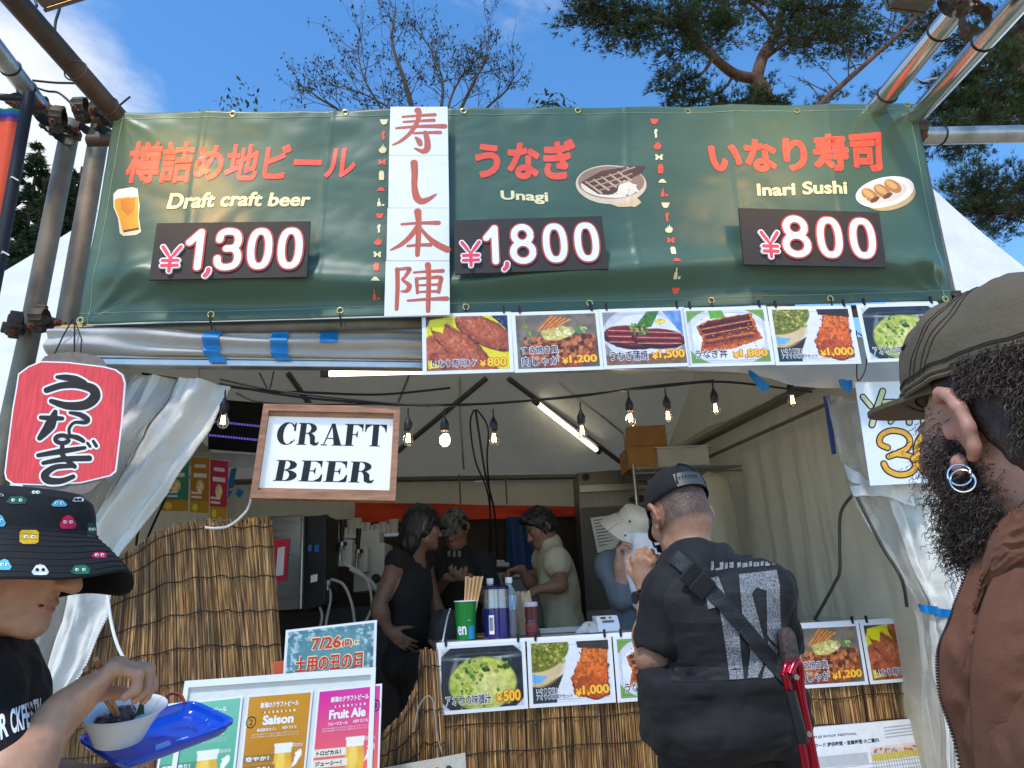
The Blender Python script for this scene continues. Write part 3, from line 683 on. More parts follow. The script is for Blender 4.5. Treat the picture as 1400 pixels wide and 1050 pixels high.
# floodlights (lit, warm) on the scaffold, aimed at the banner
M_lamp = pm('floodlight_glass', S(255,220,160), .3, 0, 0, emit=(1,.62,.25), es=3.0)
M_lampbody = pm('floodlight_housing', S(96,88,78), .5, .4, .2, 15)
def floodlight(c, target, label, w=.2, e=4.):
    c = Vector(c); t = Vector(target); d = (t-c).normalized(); x = d.cross(UP).normalized(); z = x.cross(d)
    M4 = Matrix(((x.x, d.x, z.x, c.x), (x.y, d.y, z.y, c.y), (x.z, d.z, z.z, c.z), (0,0,0,1)))
    root = thing('floodlight', label, 'floodlight', M=M4, group='floodlights on the scaffold')
    m = MB(); m.bbox((-w/2, -.05, -w*.4), (w/2, .0, w*.4), .01)
    for k in range(7): m.box((-w*.42+k*w*.14-.003, -.075, -w*.36), (-w*.42+k*w*.14+.003, -.0495, w*.36))
    for a, b in (((-w/2, 0, -w*.4), (w/2, .012, -w*.36)), ((-w/2, 0, w*.36), (w/2, .012, w*.4)), ((-w/2, 0, -w*.36), (-w/2+.01, .012, w*.36)), ((w/2-.01, 0, -w*.36), (w/2, .012, w*.36))): m.box(a, b)
    obj('housing', m, M_lampbody, root, local=True)
    m = MB(); m.bbox((-w/2+.011, .001, -w*.355), (w/2-.011, .007, w*.355), .002); obj('lens', m, M_lamp, root, local=True)
    m = MB(); m.tube([(-w/2-.008, -.02, 0), (-w/2-.008, -.02, w*.62), (w/2+.008, -.02, w*.62), (w/2+.008, -.02, 0)], .006, 8); obj('bracket', m, M_steel, root, local=True)
    l = bpy.data.lights.new('floodlight_beam', 'AREA'); l.energy = e; l.color = (1, .55, .2); l.size = w*.8; l.spread = rad(110)
    lo = bpy.data.objects.new('floodlight_beam', l); COL.objects.link(lo); lo.parent = root
    lo.matrix_local = Matrix.Translation((0, .03, 0)) @ Matrix.Rotation(rad(90), 4, 'X')
floodlight(atD(97,-12,2.75), bp(280,210,0), 'boxy floodlight hung on the dark slanting pipe at the top left')
floodlight(atD(1236,-4,2.75), bp(1060,200,0), 'lit boxy floodlight hung on the shiny slanting pipe at the top right', .17)

# neighbouring orange banner with rainbow hem on its black frame
P1 = Pl(atY(20,300,2.85), yawdir(8), UP)
rb = thing('rainbow_banner', 'orange banner with a rainbow striped hem on a black frame at the far left', 'banner', loc=tuple(P1.at(20, 380)))
rainbow = [(1.0,(120,170,60)),(.985,(60,150,120)),(.955,(35,110,175)),(.93,(70,60,140)),(.905,(150,60,90)),(.885,(226,80,50)),(0,(222,78,44))]
def rbc(u, v):
    for t, c in rainbow:
        if v >= t-1e-6: return sS(c)
    return sS(rainbow[-1][1])
tl, tr, br, bl = P1.uv(-60,142), P1.uv(33,150), P1.uv(3,348), P1.uv(-90,345)
def rbp(u, v, h=0):
    a = (lerp(lerp(bl[0], br[0], u), lerp(tl[0], tr[0], u), v), lerp(lerp(bl[1], br[1], u), lerp(tl[1], tr[1], u), v)); return P1.pt(a[0], a[1], h + .006*math.sin(u*25))
m = MB(); m.grid(lambda u, v: rbp(u, v), 40, 110, rbc); obj('banner_cloth', m, pm('dyed_cloth', attr=True, rough=.7, var=.1, vs=14), rb, smooth='all')
m = MB(); m.tube([P1.at(43,132,.02), P1.at(0,372,.02), P1.at(-75,760,.02), P1.at(-90,850,.02)], .026, 14); obj('frame_post', m, M_black, rb, smooth=True)
m = MB(); m.tube([P1.at(38,140,.03), P1.at(-40,136,.03)], .016, 12); obj('frame_rail', m, M_black, rb, smooth=True)
for px, py in ((24,252),(12,353)):
    m = MB(); c = P1.at(px-2, py, .03); m.tube([P1.at(px-9, py+1, .02), P1.at(px, py-2, .05), P1.at(px+9, py+3, .05)], .0035, 6); obj('cord_tie', m, M_paper, rb)

# ------------------------------------------------------------------ menu sheets: one printed picture each
SW, SH = .405, .290
def border(p):                             # sewn look frame printed along the edge
    for k in range(40):
        x = .03+.94*k/39
        for y in (.045, .955): p.ell(x, y, .006, .006, 0, (70,74,92), 0, 8, .4)
    for k in range(28):
        y = .045+.91*k/27
        for x in (.03, .97): p.ell(x, y, .004, .008, 0, (70,74,92), 0, 8, .4)
    return p
def frame(p, col):
    return p
PW, PH = 150, 108
def pic_inari():
    p = Pic(PW, PH, (228,214,24)); p.poly([(.8,0),(1,0),(1,.3)], (30,44,90)).poly([(0,0),(.3,0),(.05,.05),(0,.2)], (70,40,30))
    for cx, cy, rx, ry, r in ((.16,.72,.30,.36,60),(.70,.28,.42,.25,32),(.40,.55,.46,.23,42),(.50,.95,.5,.2,20)):
        p.ell(cx+.02, cy+.03, rx, ry, r, (86,34,20), .3, 8, .06, .12); p.ell(cx, cy, rx*.95, ry*.93, r, (158,72,42), .3, 7, .12, .15); p.ell(cx-.02, cy-.04, rx*.7, ry*.6, r, (182,92,56), .3, 5, .5, .2)
    n = p.noise(5, 3); p.mix(np.clip((n-.62)*5, 0, .55)*(p.a[..., 1] < 150), (226,150,110)); p.specks(50, (.05,.05,.95,.95), .012, [(210,130,90),(120,50,30)], 4)
    p.poly([(.03,.07),(.24,.05),(.2,.3),(.08,.25)], (232,220,20), .05); p.poly([(.82,.78),(.98,.74),(.98,.96),(.78,.96)], (232,220,20), .05); p.poly([(.02,.8),(.16,.93),(.02,.97)], (232,220,20))
    return border(p)
def pic_sukiyaki():
    p = Pic(PW, PH, (112,98,84)); p.mix(np.ones((PH, PW))*.5, (128,116,100), .5, 14)
    p.ell(.55,.7,.52,.38,0,(96,84,74),.3,9); p.ell(.53,.72,.46,.30,0,(140,70,34),.5,6,.1,.2)
    p.specks(240, (.1,.42,.94,.86), .04, [(176,92,44),(120,52,26),(206,126,72),(86,38,22),(190,108,60)], 7)
    p.ell(.5,.36,.22,.13,-8,(214,196,110),.3,6,.1,.25); p.specks(26, (.34,.26,.68,.42), .03, [(232,220,150),(196,176,90),(240,235,190)], 9)
    for k in range(14): p.line([(.26+.02*k, .30-.006*k), (.44+.018*k, .02+.006*k)], .014, ((200,118,48),(226,150,76),(160,80,34))[k % 3], .2)
    p.line([(.10,.12),(.18,.40)], .025, (120,140,50), .3); p.specks(10, (.76,.24,.86,.36), .03, [(96,140,60),(180,190,120)], 3)
    return border(p)
def pic_kabayaki():
    p = Pic(PW, PH, (150,146,150)); p.ell(.5,.42,.52,.52,0,(206,208,216),.08,16); p.ell(.5,.44,.42,.40,0,(224,226,232),.05,16); p.poly([(.76,0),(1,0),(1,.5),(.9,.3)], (110,150,205), .25)
    p.poly([(.36,.34),(.56,0),(.72,0),(.60,.30)], (72,120,44), .3, 6); p.ell(.72,.2,.07,.06,0,(226,206,90),.3,4)
    for cx, cy, rx, ry, r in ((.34,.46,.36,.22,8),(.68,.50,.34,.19,6)):
        p.ell(cx, cy+.03, rx, ry, r, (60,18,14), .3, 6, .05, .08); p.ell(cx, cy-.01, rx*.95, ry*.85, r, (124,34,26), .4, 6, .12, .1)
        for k in range(5): p.line([(cx-rx*.8, cy-.12+.055*k), (cx+rx*.8, cy-.07+.05*k)], .008, ((226,150,130),(60,14,12))[k % 2], .2)
    p.specks(40, (.34,.24,.54,.44), .022, [(86,128,46),(150,180,70),(54,90,34)], 2); p.poly([(0,.8),(1,.8),(1,1),(0,1)], (132,96,70), .3)
    return border(p)
def pic_don():
    p = Pic(PW, PH, (120,160,80)); p.ell(.5,.5,.56,.56,0,(214,216,224),.06,14,.02); p.ell(.5,.5,.46,.46,0,(232,233,238),.04,14)
    p.poly([(.28,.0),(.46,.0),(.5,.14),(.3,.16)], (110,170,50), .15)
    p.poly([(.10,.30),(.28,.18),(.84,.06),(.88,.34),(.94,.56),(.52,.74),(.12,.82),(.16,.56)], (196,98,32), .35, 7, .04); p.poly([(.13,.28),(.3,.2),(.80,.08),(.84,.36),(.2,.5)], (96,32,20), .5, 6, .05)
    p.poly([(.18,.52),(.86,.38),(.9,.52),(.5,.66),(.16,.72)], (152,64,26), .5, 6, .05)
    for k in range(7): p.line([(.16+.01*k,.30+.055*k),(.82,.14+.06*k)], .009, ((56,16,12),(226,140,80))[k % 2], .3)
    p.specks(50, (.15,.15,.88,.7), .014, [(70,20,14),(214,128,60)], 5)
    return border(p)
def pic_set():
    p = Pic(PW, PH, (44,36,34)); p.mix(np.ones((PH, PW))*.5, (56,46,44), .4, 20)
    p.ell(.16,.2,.44,.44,-18,(226,232,240),.03,14); p.ell(.12,.5,.3,.22,-22,(212,186,140),.08,14,.3); p.poly([(0,.52),(.2,.56),(.1,.66),(0,.66)], (110,176,230), .1)
    p.ell(.14,.16,.35,.30,-18,(116,118,36),.4,4,.05); p.specks(150, (0,0,.42,.38), .022, [(150,152,50),(86,92,30),(190,186,90),(120,130,50)], 8)
    p.poly([(.54,.10),(1,.16),(1,1),(.26,1),(.30,.82)], (226,226,234), .05)
    for pts, c in (([(.66,.10),(.98,.16),(.96,.42),(.60,.40)], (206,104,32)), ([(.58,.34),(.98,.38),(.97,.66),(.50,.62)], (212,96,28)), ([(.48,.60),(.97,.62),(.98,.92),(.80,1),(.52,.9)], (190,78,24))):
        p.poly(pts, (120,44,14), .2, 6, .06); q = [(x*.96+.03, y*.97+.008) for x, y in pts]; p.poly(q, c, .4, 6, .07)
    p.specks(60, (.55,.15,.95,.9), .014, [(236,150,70),(150,60,20)], 6); p.poly([(0,.72),(.28,.78),(.3,1),(0,1)], (40,56,60), .2)
    return border(p)
def pic_miso():
    p = Pic(PW, PH, (196,204,220)); p.ell(.5,.5,.60,.66,0,(38,44,50),.3,12); p.ell(.5,.16,.45,.05,0,(160,170,176),.3,9,.8); p.ell(.5,.14,.42,.03,0,(40,46,52),.2,9,.5); p.ell(.15,.35,.03,.2,18,(120,130,136),.2,8,.8)
    p.ell(.5,.60,.42,.45,0,(104,122,70),.2,10); p.ell(.5,.60,.405,.43,0,(186,192,84),.28,9,.06)
    p.ell(.58,.62,.26,.24,0,(216,212,128),.22,9,.9); p.specks(46, (.16,.3,.5,.9), .035, [(122,150,52),(84,122,40),(160,178,70)], 3); p.specks(30, (.3,.22,.85,.42), .03, [(70,108,44),(140,160,60),(52,84,40)], 12); p.specks(24, (.2,.7,.85,1), .03, [(110,140,50),(190,196,90)], 14)
    n = p.noise(9, 3); p.mix(np.clip((n-.55)*3, 0, .35)*(p.a[..., 1] > 120), (236,226,140))
    return border(p)
SHEETS = {}
def sheet_proto(key, pic, texts, price):
    """texts: (string, x0, y0, x1, y1) in fractions of the sheet from its lower left"""
    root = thing('menu_sheet', 'x', 'menu sheet')
    m = MB(); m.bbox((-SW/2, 0, -SH/2), (SW/2, .003, SH/2), .001); obj('laminated_sheet', m, M_whiteprint, root, local=True)
    bx, by = .018, .017; fn = lambda a, b, h: Vector((-SW/2+bx+(SW-2*bx)*a, -h, -SH/2+by+(SH-2*by)*b))
    obj('food_photo', pic.mb(fn, .0006), M_print, root, local=True, fixn=False)
    mo, ml = MB(), MB()
    for s, x0, y0, x1, y1 in texts:
        fat(mo, s, (x0-.008, y0-.012, x1+.008, y1+.012), fn, .0011, .060, 8, bold=.0); fat(ml, s, (x0, y0, x1, y1), fn, .0016, .016, 4, bold=.0)
    obj('caption_outline', mo, M_whiteink, root, local=True, fixn=False); obj('caption', ml, M_purpleink, root, local=True, fixn=False)
    if price:
        mo, ml = MB(), MB(); s, x0, y0, x1, y1 = price
        for t, a, b, q in (('¥', x0, x0+.075, .72), (s, x0+.09, x1, 1)):
            fat(mo, t, (a-.008, y0-.012, b+.008, y0+(y1-y0)*q+.012), fn, .0012, .085, 8, bold=0.); fat(ml, t, (a, y0, b, y0+(y1-y0)*q), fn, .0018, .030, 6, bold=0.)
        obj('price_outline', mo, M_orangeink, root, local=True, fixn=False); obj('price', ml, M_yellowtxt, root, local=True, fixn=False)
    m = MB()
    for x in (-SW*.40, SW*.42):
        m.box((x-.005, -.004, SH/2-.006), (x+.005, .006, SH/2+.03))
    obj('strap', m, M_black, root, local=True)
    SHEETS[key] = root; return root
sheet_proto('inari', pic_inari(), [('いなり寿司3ケ', .06,.06,.60,.20)], ('800', .64,.05,.96,.21))
sheet_proto('sukiyaki', pic_sukiyaki(), [('すき焼き風', .05,.27,.50,.41), ('肉じゃが', .05,.05,.50,.22)], ('1,200', .54,.06,.97,.22))
sheet_proto('kabayaki', pic_kabayaki(), [('うなぎ蒲焼', .05,.08,.52,.26)], ('1,500', .57,.08,.98,.26))
sheet_proto('don', pic_don(), [('うなぎ丼', .05,.09,.46,.25)], ('1,800', .53,.08,.97,.24))
sheet_proto('set', pic_set(), [('いなり寿司と', .05,.16,.32,.24), ('アオサの味噌汁セット', .05,.06,.50,.14)], ('1,000', .54,.08,.97,.25))
sheet_proto('miso', pic_miso(), [('アオサの味噌汁', .05,.07,.60,.23)], ('500', .66,.08,.96,.26))
used = set()
def place_sheet(key, M, label, group):
    r = SHEETS[key]
    if key in used: return dup(r, M=M, label=label, group=group)
    used.add(key); r.matrix_world = M; r['label'] = label; r['group'] = group; return r
def sheet_from_px(pl, h, TL, TR, BR_, BL_):
    q = [pl.uv(*p) for p in (TL, TR, BR_, BL_)]; cu = sum(x[0] for x in q)/4; cv = sum(x[1] for x in q)/4
    a = math.atan2((q[1][1]-q[0][1])+(q[2][1]-q[3][1]), (q[1][0]-q[0][0])+(q[2][0]-q[3][0]))
    w = math.dist(q[0], q[1]); hh = math.dist(q[0], q[3]); print('sheet w %.3f h %.3f rot %.2f' % (w, hh, math.degrees(a)))
    return pl.M(cu, cv, h, -a)
G1 = 'menu sheets hung in a row under the banner'
for key, c, lab in (('inari', ((577,431),(700,428),(701,514),(578,518)), 'sheet with brown fried tofu on yellow, 800 yen, leftmost under the banner'),
    ('sukiyaki', ((701.5,429),(818,425),(819.5,511),(703,515)), 'sheet with a heap of simmered beef, 1,200 yen, hung under the banner'),
    ('kabayaki', ((819,424),(936,420.5),(937,507),(821,511)), 'sheet with dark glazed eel on a white plate, 1,500 yen, hung under the banner'),
    ('don', ((934.5,423),(1048,420.5),(1048,504),(936,507)), 'sheet with broad grilled eel fillets, 1,800 yen, hung under the banner'),
    ('set', ((1050,421),(1166,420),(1166,502),(1050,505)), 'sheet with soup bowl and orange tofu set, 1,000 yen, hung under the banner'),
    ('miso', ((1170,421),(1287,418),(1288,494),(1172,498)), 'sheet with green miso soup, under the banner behind the olive cap')):
    place_sheet(key, sheet_from_px(BN, .035, *c), lab, G1)
# ================================================================== THE TENT STALL
TO = Vector((0, 3.28, 0)); tu = yawdir(10); td = Vector((-math.sin(rad(10)), math.cos(rad(10)), 0))
def tp(a, d, z): return TO + tu*a + td*d + UP*z
AL, AR, DP, ZE = -2.02, 1.74, 3.3, 2.44
TPL = Pl(TO, tu, UP)
def tarp_mat(name, col, tl=.25, rough=.78, stain=.12):
    m = pm(name, col, rough, 0, .07, 2.5, .5, 9, stain=stain, sscale=1.6, stcol=(.30,.28,.24), bumpd=.03, spec=.3)
    t = m.node_tree; b = t.nodes['Principled BSDF']; o = t.nodes['Material Output']
    tr = t.nodes.new('ShaderNodeBsdfTranslucent'); tr.inputs[0].default_value = (*[c*.9 for c in col], 1)
    ms = t.nodes.new('ShaderNodeMixShader'); ms.inputs[0].default_value = tl
    t.links.new(b.outputs[0], ms.inputs[1]); t.links.new(tr.outputs[0], ms.inputs[2]); t.links.new(ms.outputs[0], o.inputs[0]); return m
M_tarp = tarp_mat('white_tarpaulin', S(226,224,216), .12)
M_wall = tarp_mat('grey_white_tent_wall', S(192,183,160), .16)
M_roofin = tarp_mat('tent_roof_cloth', S(206,198,176), .14)
M_tape = pm('blue_tape', S(28,128,196), .45, 0, .12, 20, .1, 60)
M_alu = pm('aluminium_rail', S(200,200,198), .35, .7, .1, 12)
M_frame = pm('grey_frame_tube', S(112,108,98), .5, .4, .15, 10)
M_clear = pm('clear_vinyl', S(225,228,226), .12, 0, .05, 4, .35, 10, alpha=.30, bumpd=.02)
M_clear2 = pm('dusty_clear_vinyl', S(190,188,180), .16, 0, .08, 4, .4, 9, alpha=.42, bumpd=.02)
M_strap = pm('white_webbing', S(228,228,224), .5, 0, .06, 30)
tent = thing('event_tent', 'white pipe framed festival tent with cloth walls over the food stall', 'tent', loc=tuple(tp(0, 0, 0)))
ZP, DPK = 3.46, 1.65
def slope(front):
    def f(u, v):
        a = lerp(AL, AR+.22, u); d = lerp(0, DPK, v) if front else lerp(DP, DPK, v); z = lerp(ZE+.16, ZP, v) if front else lerp(ZE, ZP, v)
        return tp(a, d, z - .03*math.sin(v*math.pi)*(1+.5*math.sin(u*13)) + .006*math.sin(u*40+v*9))
    return f
m = MB(); m.grid(slope(True), 40, 12); m.grid(slope(False), 60, 16)
AX = AR+.22; m.add([tp(AL, 0, ZE+.16), tp(AL, DPK, ZP), tp(AL, DP, ZE), tp(AX, -.05, ZE+.06), tp(AX, DPK, ZP), tp(AX, DP, ZE-.02), tp(AR-.02, DP, ZE+.06), tp(AX, 0, ZE+.17)], [(0,1,2), (3,5,4), (3,6,5), (3,4,7)])
obj('roof', m, M_roofin, tent, smooth='all', fixn=False)
def wall(p0, p1, z0, z1, amp, fr, ph=0, nu=200):
    def f(u, v):
        q = p0 + (p1-p0)*u; n = (p1-p0).cross(UP).normalized(); k = amp*(.35+.65*(1-v))
        return Vector((q.x, q.y, lerp(z0, z1, v))) + n*(k*math.sin(u*fr+ph+.6*math.sin(v*3+u*4)) + k*.55*mn.noise(Vector((u*fr*.9, v*1.4, ph))) + .012*mn.noise(Vector((u*22, v*9, ph))) + .030*(abs(mn.noise(Vector((u*fr*.8+v*.8, v*1.1-u*2, ph+3))))-.2) + .014*(abs(mn.noise(Vector((u*fr*2-v*1.5, v*2.5+u*3, ph+6))))-.2))
    m = MB(); m.grid(f, nu, 60); return m
obj('side_wall', wall(tp(AR+.20, -.06, 0), tp(AR, DP, 0), 0, ZE+.10, .05, 19, 1), M_wall, tent, smooth='all', fixn=False)
obj('side_wall', wall(tp(AL, DP, 0), tp(AL, .1, 0), 0, ZE+.16, .03, 15, 2), M_wall, tent, smooth='all', fixn=False)
obj('back_wall', wall(tp(AR, DP, 0), tp(AL, DP, 0), 0, ZE, .025, 30, 3, 200), M_wall, tent, smooth='all', fixn=False)
for a in (AL, AR):
    for d in ((.06, DP-.06) if a < 0 else (DP-.06,)):
        m = MB(); m.bbox((-.022,-.022,0), (.022,.022,ZE), .004, Matrix.Translation(tp(a*.985, d, 0))); obj('leg', m, M_frame, tent)
for a in (AL+.03, AR-.03):
    m = MB(); m.tube([tp(a, 0, ZE-.02), tp(a, DP, ZE-.02)], .03, 10); m.tube([tp(a, 0, ZE-.16), tp(a, DP, ZE-.16)], .012, 8); obj('eave_rail', m, M_frame, tent, smooth=True)
m = MB(); m.tube([tp(AL, DP-.05, ZE-.02), tp(AR, DP-.05, ZE-.02)], .025, 10); obj('eave_rail', m, M_frame, tent, smooth=True)
RP = Pl(tp(0, DP, ZE), tu, (tp(0, DPK, ZP)-tp(0, DP, ZE)))
for pts in ([(664,512),(555,602),(500,648)], [(694,512),(780,576),(866,641)], [(395,505),(432,558),(450,600)]):
    m = MB(); m.tube([RP.at(x, y, .05) for x, y in pts], .022, 10); obj('rafter', m, M_frame, tent, smooth=True)
for pts in ([(628,515),(627,560),(634,640)], [(765,520),(850,590),(930,650)], [(560,510),(540,560),(520,600)]):
    m = MB(); m.tube([RP.at(x, y, .012) for x, y in pts], .009, 6); obj('roof_seam', m, pm('seam_tape', S(150,148,138), .6), tent)
# front eave: aluminium rail with the rolled grey valance taped to it
m = MB()
zr0, zr1 = TPL.uv(200, 502)[1], TPL.uv(200, 488)[1]
for k, (z0, z1, f) in enumerate(((zr0, zr0+.03, .03), (zr0+.034, zr1, .022))): m.bbox((AL, -f, z0), (AR, .03, z1), .004, Matrix(((tu.x, td.x, 0, TO.x), (tu.y, td.y, 0, TO.y), (0,0,1,0), (0,0,0,1))))
obj('front_rail', m, M_alu, tent)
M_val = tarp_mat('grey_rolled_valance', S(186,184,180), .08)
def val(u, v):
    a = lerp(AL-.03, AR+.03, u); z = lerp(zr1-.005, TPL.uv(200, 452)[1] + .01*math.sin(u*21), v)
    r = .045*math.sin(math.pi*min(1, v*1.05))**.6; r += .016*math.sin(v*11+u*5+2*mn.noise(Vector((u*6, v, 2)))) + .022*mn.noise(Vector((u*11, v*2.5, 4)))
    return tp(a, -.02-r, z)
m = MB(); m.grid(val, 220, 26); obj('rolled_valance', m, M_val, tent, smooth='all', fixn=False)
for (x0, x1, y0, y1) in ((289,311,455,500), (378,400,454,497), (443,466,457,477)):
    m = MB()
    def tf(u, v):
        px, py = lerp(x0, x1, u)-(1-v)*0, lerp(y1, y0, v); a, z = TPL.uv(px, py); vv = (z-(zr1-.005))/(.001+TPL.uv(200,452)[1]-zr1); uu = (a-AL)/(AR-AL)
        q = val(uu, min(1, max(0, vv))) if vv > 0 else tp(a, -.034, z)
        return Vector((q.x, q.y, z)) - td*.012
    m.grid(tf, 6, 14); obj('tape', m, M_tape, tent, smooth='all')
# white flap hanging right of the opening, under the menu sheets
def flap(u, v):
    px = lerp(905, 1300, u); top = 470; bot = np.interp(px, [905,960,1010,1060,1110,1165,1220,1300], [511,514,521,531,537,541,548,555])
    a, z = TPL.uv(px, lerp(bot, top, v)); return tp(a, -.10+.028*math.sin(u*17+v*2)-.02*v + .02*mn.noise(Vector((u*9, v*2, 7))), z)
m = MB(); m.grid(flap, 90, 14); obj('front_flap', m, M_tarp, tent, smooth='all', fixn=False)
for pts, w in (([(1003,523),(1018,532),(1030,540)], 9), ([(1122,536),(1132,542),(1140,536)], 10)):
    m = MB(); p = [TPL.at(x, y, .16) for x, y in pts]; m.grid(lambda u, v: p[0].lerp(p[2], u) + UP*(-.045*math.sin(math.pi*u)*(1-v) - .012 + .03*v) + Vector((0, -.01*math.sin(u*6), 0)), 8, 4); obj('tape', m, M_tape, tent)
m = MB(); pa, pb = TPL.at(1122, 545, .05), TPL.at(1137, 622, .02)
for k in (-1, 0, 1): m.tube([pa+tu*k*.012, pa.lerp(pb, .5)+tu*(k*.009), pb+tu*k*.006], .006, 6)
obj('hanging_tape', m, pm('dark_blue_tape', S(28,52,112), .5), tent)
# back wall trims
BP = Pl(tp(0, DP-.10, 0), tu, UP)
def backsheet(name, c, mat, h=0., amp=.012, label=None, cat=None, par=None):
    fn = qfn(lambda px, py, hh: BP.pt(*BP.uv(px, py), hh), *c); m = MB()
    m.grid(lambda u, v: fn(u, v, h + amp*math.sin(u*14+v*3) + amp*.8*mn.noise(Vector((u*6, v*3, h*9)))), 50, 10); return obj(name, m, mat, par, label=label, cat=cat, smooth='all')
backsheet('orange_cloth', ((486,688), (800,694), (800,707), (486,716)), pm('orange_red_cloth', S(196,58,26), .7, 0, .15, 6), .06, .02, 'orange red cloth band stretched along the back wall of the tent', 'cloth')
backsheet('dark_backdrop', ((330,712), (860,706), (870,1000), (320,1040)), pm('shade_brown', S(52,40,34), .8, 0, .25, 4), .02, .02, 'dark brown backdrop sheet behind the kitchen staff', 'backdrop')  # sheet added to darken the depth of the stall, shade as colour
backsheet('blue_tarp', ((690,708), (742,708), (748,830), (690,830)), pm('blue_sheet', S(24,58,110), .6, 0, .2, 8, .3, 20), .09, .02, 'blue plastic tarp hanging at the back behind the cook', 'tarp')
for x in (627, 690):
    m = MB(); m.tube([BP.at(x, 650, .05), BP.at(x+2, 690, .05)], .008, 6); obj('wall_seam', m, M_frame, tent)
# fluorescent tubes, lit
M_tube = pm('lit_fluorescent_tube', (1, 1, .9), .4, 0, 0, emit=(1, .97, .78), es=3.2)
def lamp_tube(p, q, label, r=.02):
    p, q = Vector(p), Vector(q); root = thing('fluorescent_lamp', label, 'tube lamp', loc=tuple((p+q)/2), group='lit tube lamps in the tent')
    d = (q-p).normalized(); m = MB(); m.tube([p, q], r, 12); obj('tube', m, M_tube, root, smooth=True)
    m = MB(); m.tube([p-d*.05, p], r*1.25, 12); obj('end_cap', m, M_frame, root, smooth=True); m = MB(); m.tube([q, q+d*.05], r*1.25, 12); obj('end_cap', m, M_frame, root, smooth=True)
lamp_tube(atY(450,511,4.1), atY(600,507,4.15), 'long level tube lamp above the wooden sign', .018)
lamp_tube(RP.at(733,541,.10), RP.at(812,604,.10), 'slanting tube lamp fixed along the roof rafter', .020)

# ------------------------------------------------------------------ tents behind
def pagoda(c, half, ze, zp, label, pw=1.7, yaw=12):
    root = thing('neighbour_tent', label, 'tent', loc=(c[0], c[1], 0), group='white tents behind the stall'); m = MB(); N = 16
    R = Matrix.Rotation(rad(yaw), 3, 'Z')
    rings = []
    for i in range(N+1):
        t = i/N; r = half*(1-t)+.02; z = ze+(zp-ze)*t**pw; rings.append((r, z))
    for k in range(4):
        a = [Vector((-1,-1,0)), Vector((1,-1,0)), Vector((1,1,0)), Vector((-1,1,0))]; p, q = a[k], a[(k+1) % 4]
        m.grid(lambda u, v: R @ (p.lerp(q, u)*rings[round(v*N)][0]*1.0) + Vector((c[0], c[1], rings[round(v*N)][1] - .05*math.sin(u*math.pi)*(1-v))), 12, N)
        m.grid(lambda u, v: R @ (p.lerp(q, u)*half) + Vector((c[0], c[1], ze-.35+.35*v)), 12, 2)
    obj('roof', m, M_tarp, root, smooth='all'); m = MB(); m.tube([Vector((c[0], c[1], zp-.1)), Vector((c[0], c[1], zp+.12))], .03, 8); obj('finial', m, M_black, root)
    for x, y in ((-1,-1),(1,-1),(1,1),(-1,1)):
        q = R @ Vector((x*half*.98, y*half*.98, 0)); m = MB(); m.tube([(c[0]+q.x, c[1]+q.y, 0), (c[0]+q.x, c[1]+q.y, ze)], .03, 8); obj('leg', m, M_frame, root)
q = atY(1272, 258, 9.6); pagoda((q.x, 9.6), 2.5, 2.75, q.z, 'white peaked tent behind the right end of the banner')
q = atY(150, 285, 10.5); pagoda((q.x, 10.5), 3.2, 2.75, q.z, 'white peaked tent behind the left pair of upright pipes', 1.15)

# ------------------------------------------------------------------ COUNTER
CP = Pl((-.35, 3.42, 0), yawdir(10.3), UP); cu_ = CP.u; cn = CP.n
c_tl = CP.uv(597, 880); ztop = c_tl[1]; print('counter top z', ztop)
cA, cB = c_tl[0]-.002, CP.uv(1300, 830)[0]
CTR = Matrix(((cu_.x, -cn.x, 0, CP.o.x), (cu_.y, -cn.y, 0, CP.o.y), (0,0,1,0), (0,0,0,1)))
cnt = thing('serving_counter', 'long serving counter fronted by menu sheets and reed screen', 'counter', loc=tuple(CP.pt((cA+cB)/2, 0)))
m = MB(); m.bbox((cA, -.005, ztop-.035), (cB, .72, ztop-.002), .006, CTR); obj('tabletop', m, pm('counter_board', S(120,112,104), .5, 0, .15, 5), cnt)
m = MB(); m.box((cA+.02, .06, .0), (cB-.02, .085, ztop-.036), CTR); obj('front_panel', m, pm('dark_plywood', S(70,52,38), .8), cnt)
for a in (cA+.06, cB-.06):
    for d in (.12, .66): m = MB(); m.bbox((a-.02, d-.02, 0), (a+.02, d+.02, ztop-.036), .004, CTR); obj('leg', m, M_frame, cnt)
pt_ = Pic(300, 40, (150,146,140)); pt_.mix(np.ones((40,300))*.6, (120,112,104), .4, 8)
for i in range(8):
    x = i/8; c = ((196,196,198),(104,66,48),(178,172,164),(122,84,60),(160,156,150),(98,58,44),(150,150,140),(130,96,74))[i]; pt_.poly([(x+.006,.05),(x+.118,.05),(x+.118,.95),(x+.006,.95)], c, .35, 5)
    pt_.line([(x+.03,.3),(x+.09,.3)], .02, (232,226,214)); pt_.line([(x+.06,.75),(x+.11,.75)], .06, (222,170,40))
obj('printed_cover', pt_.mb(lambda u, v, h: CTR @ Vector((lerp(cA+.005, cB-.005, u), .0+.715*v, ztop+.0005+.002*math.sin(u*60)*math.sin(v*9)+.002)), 0), pm('clear_covered_print', attr=True, rough=.22, var=.05, vs=20, coat=.6), cnt, fixn=False)
m = MB(); m.bbox((cA, -.012, ztop-.012), (cB, -.004, ztop+.004), .002, CTR); obj('edge_strip', m, M_whiteprint, cnt)
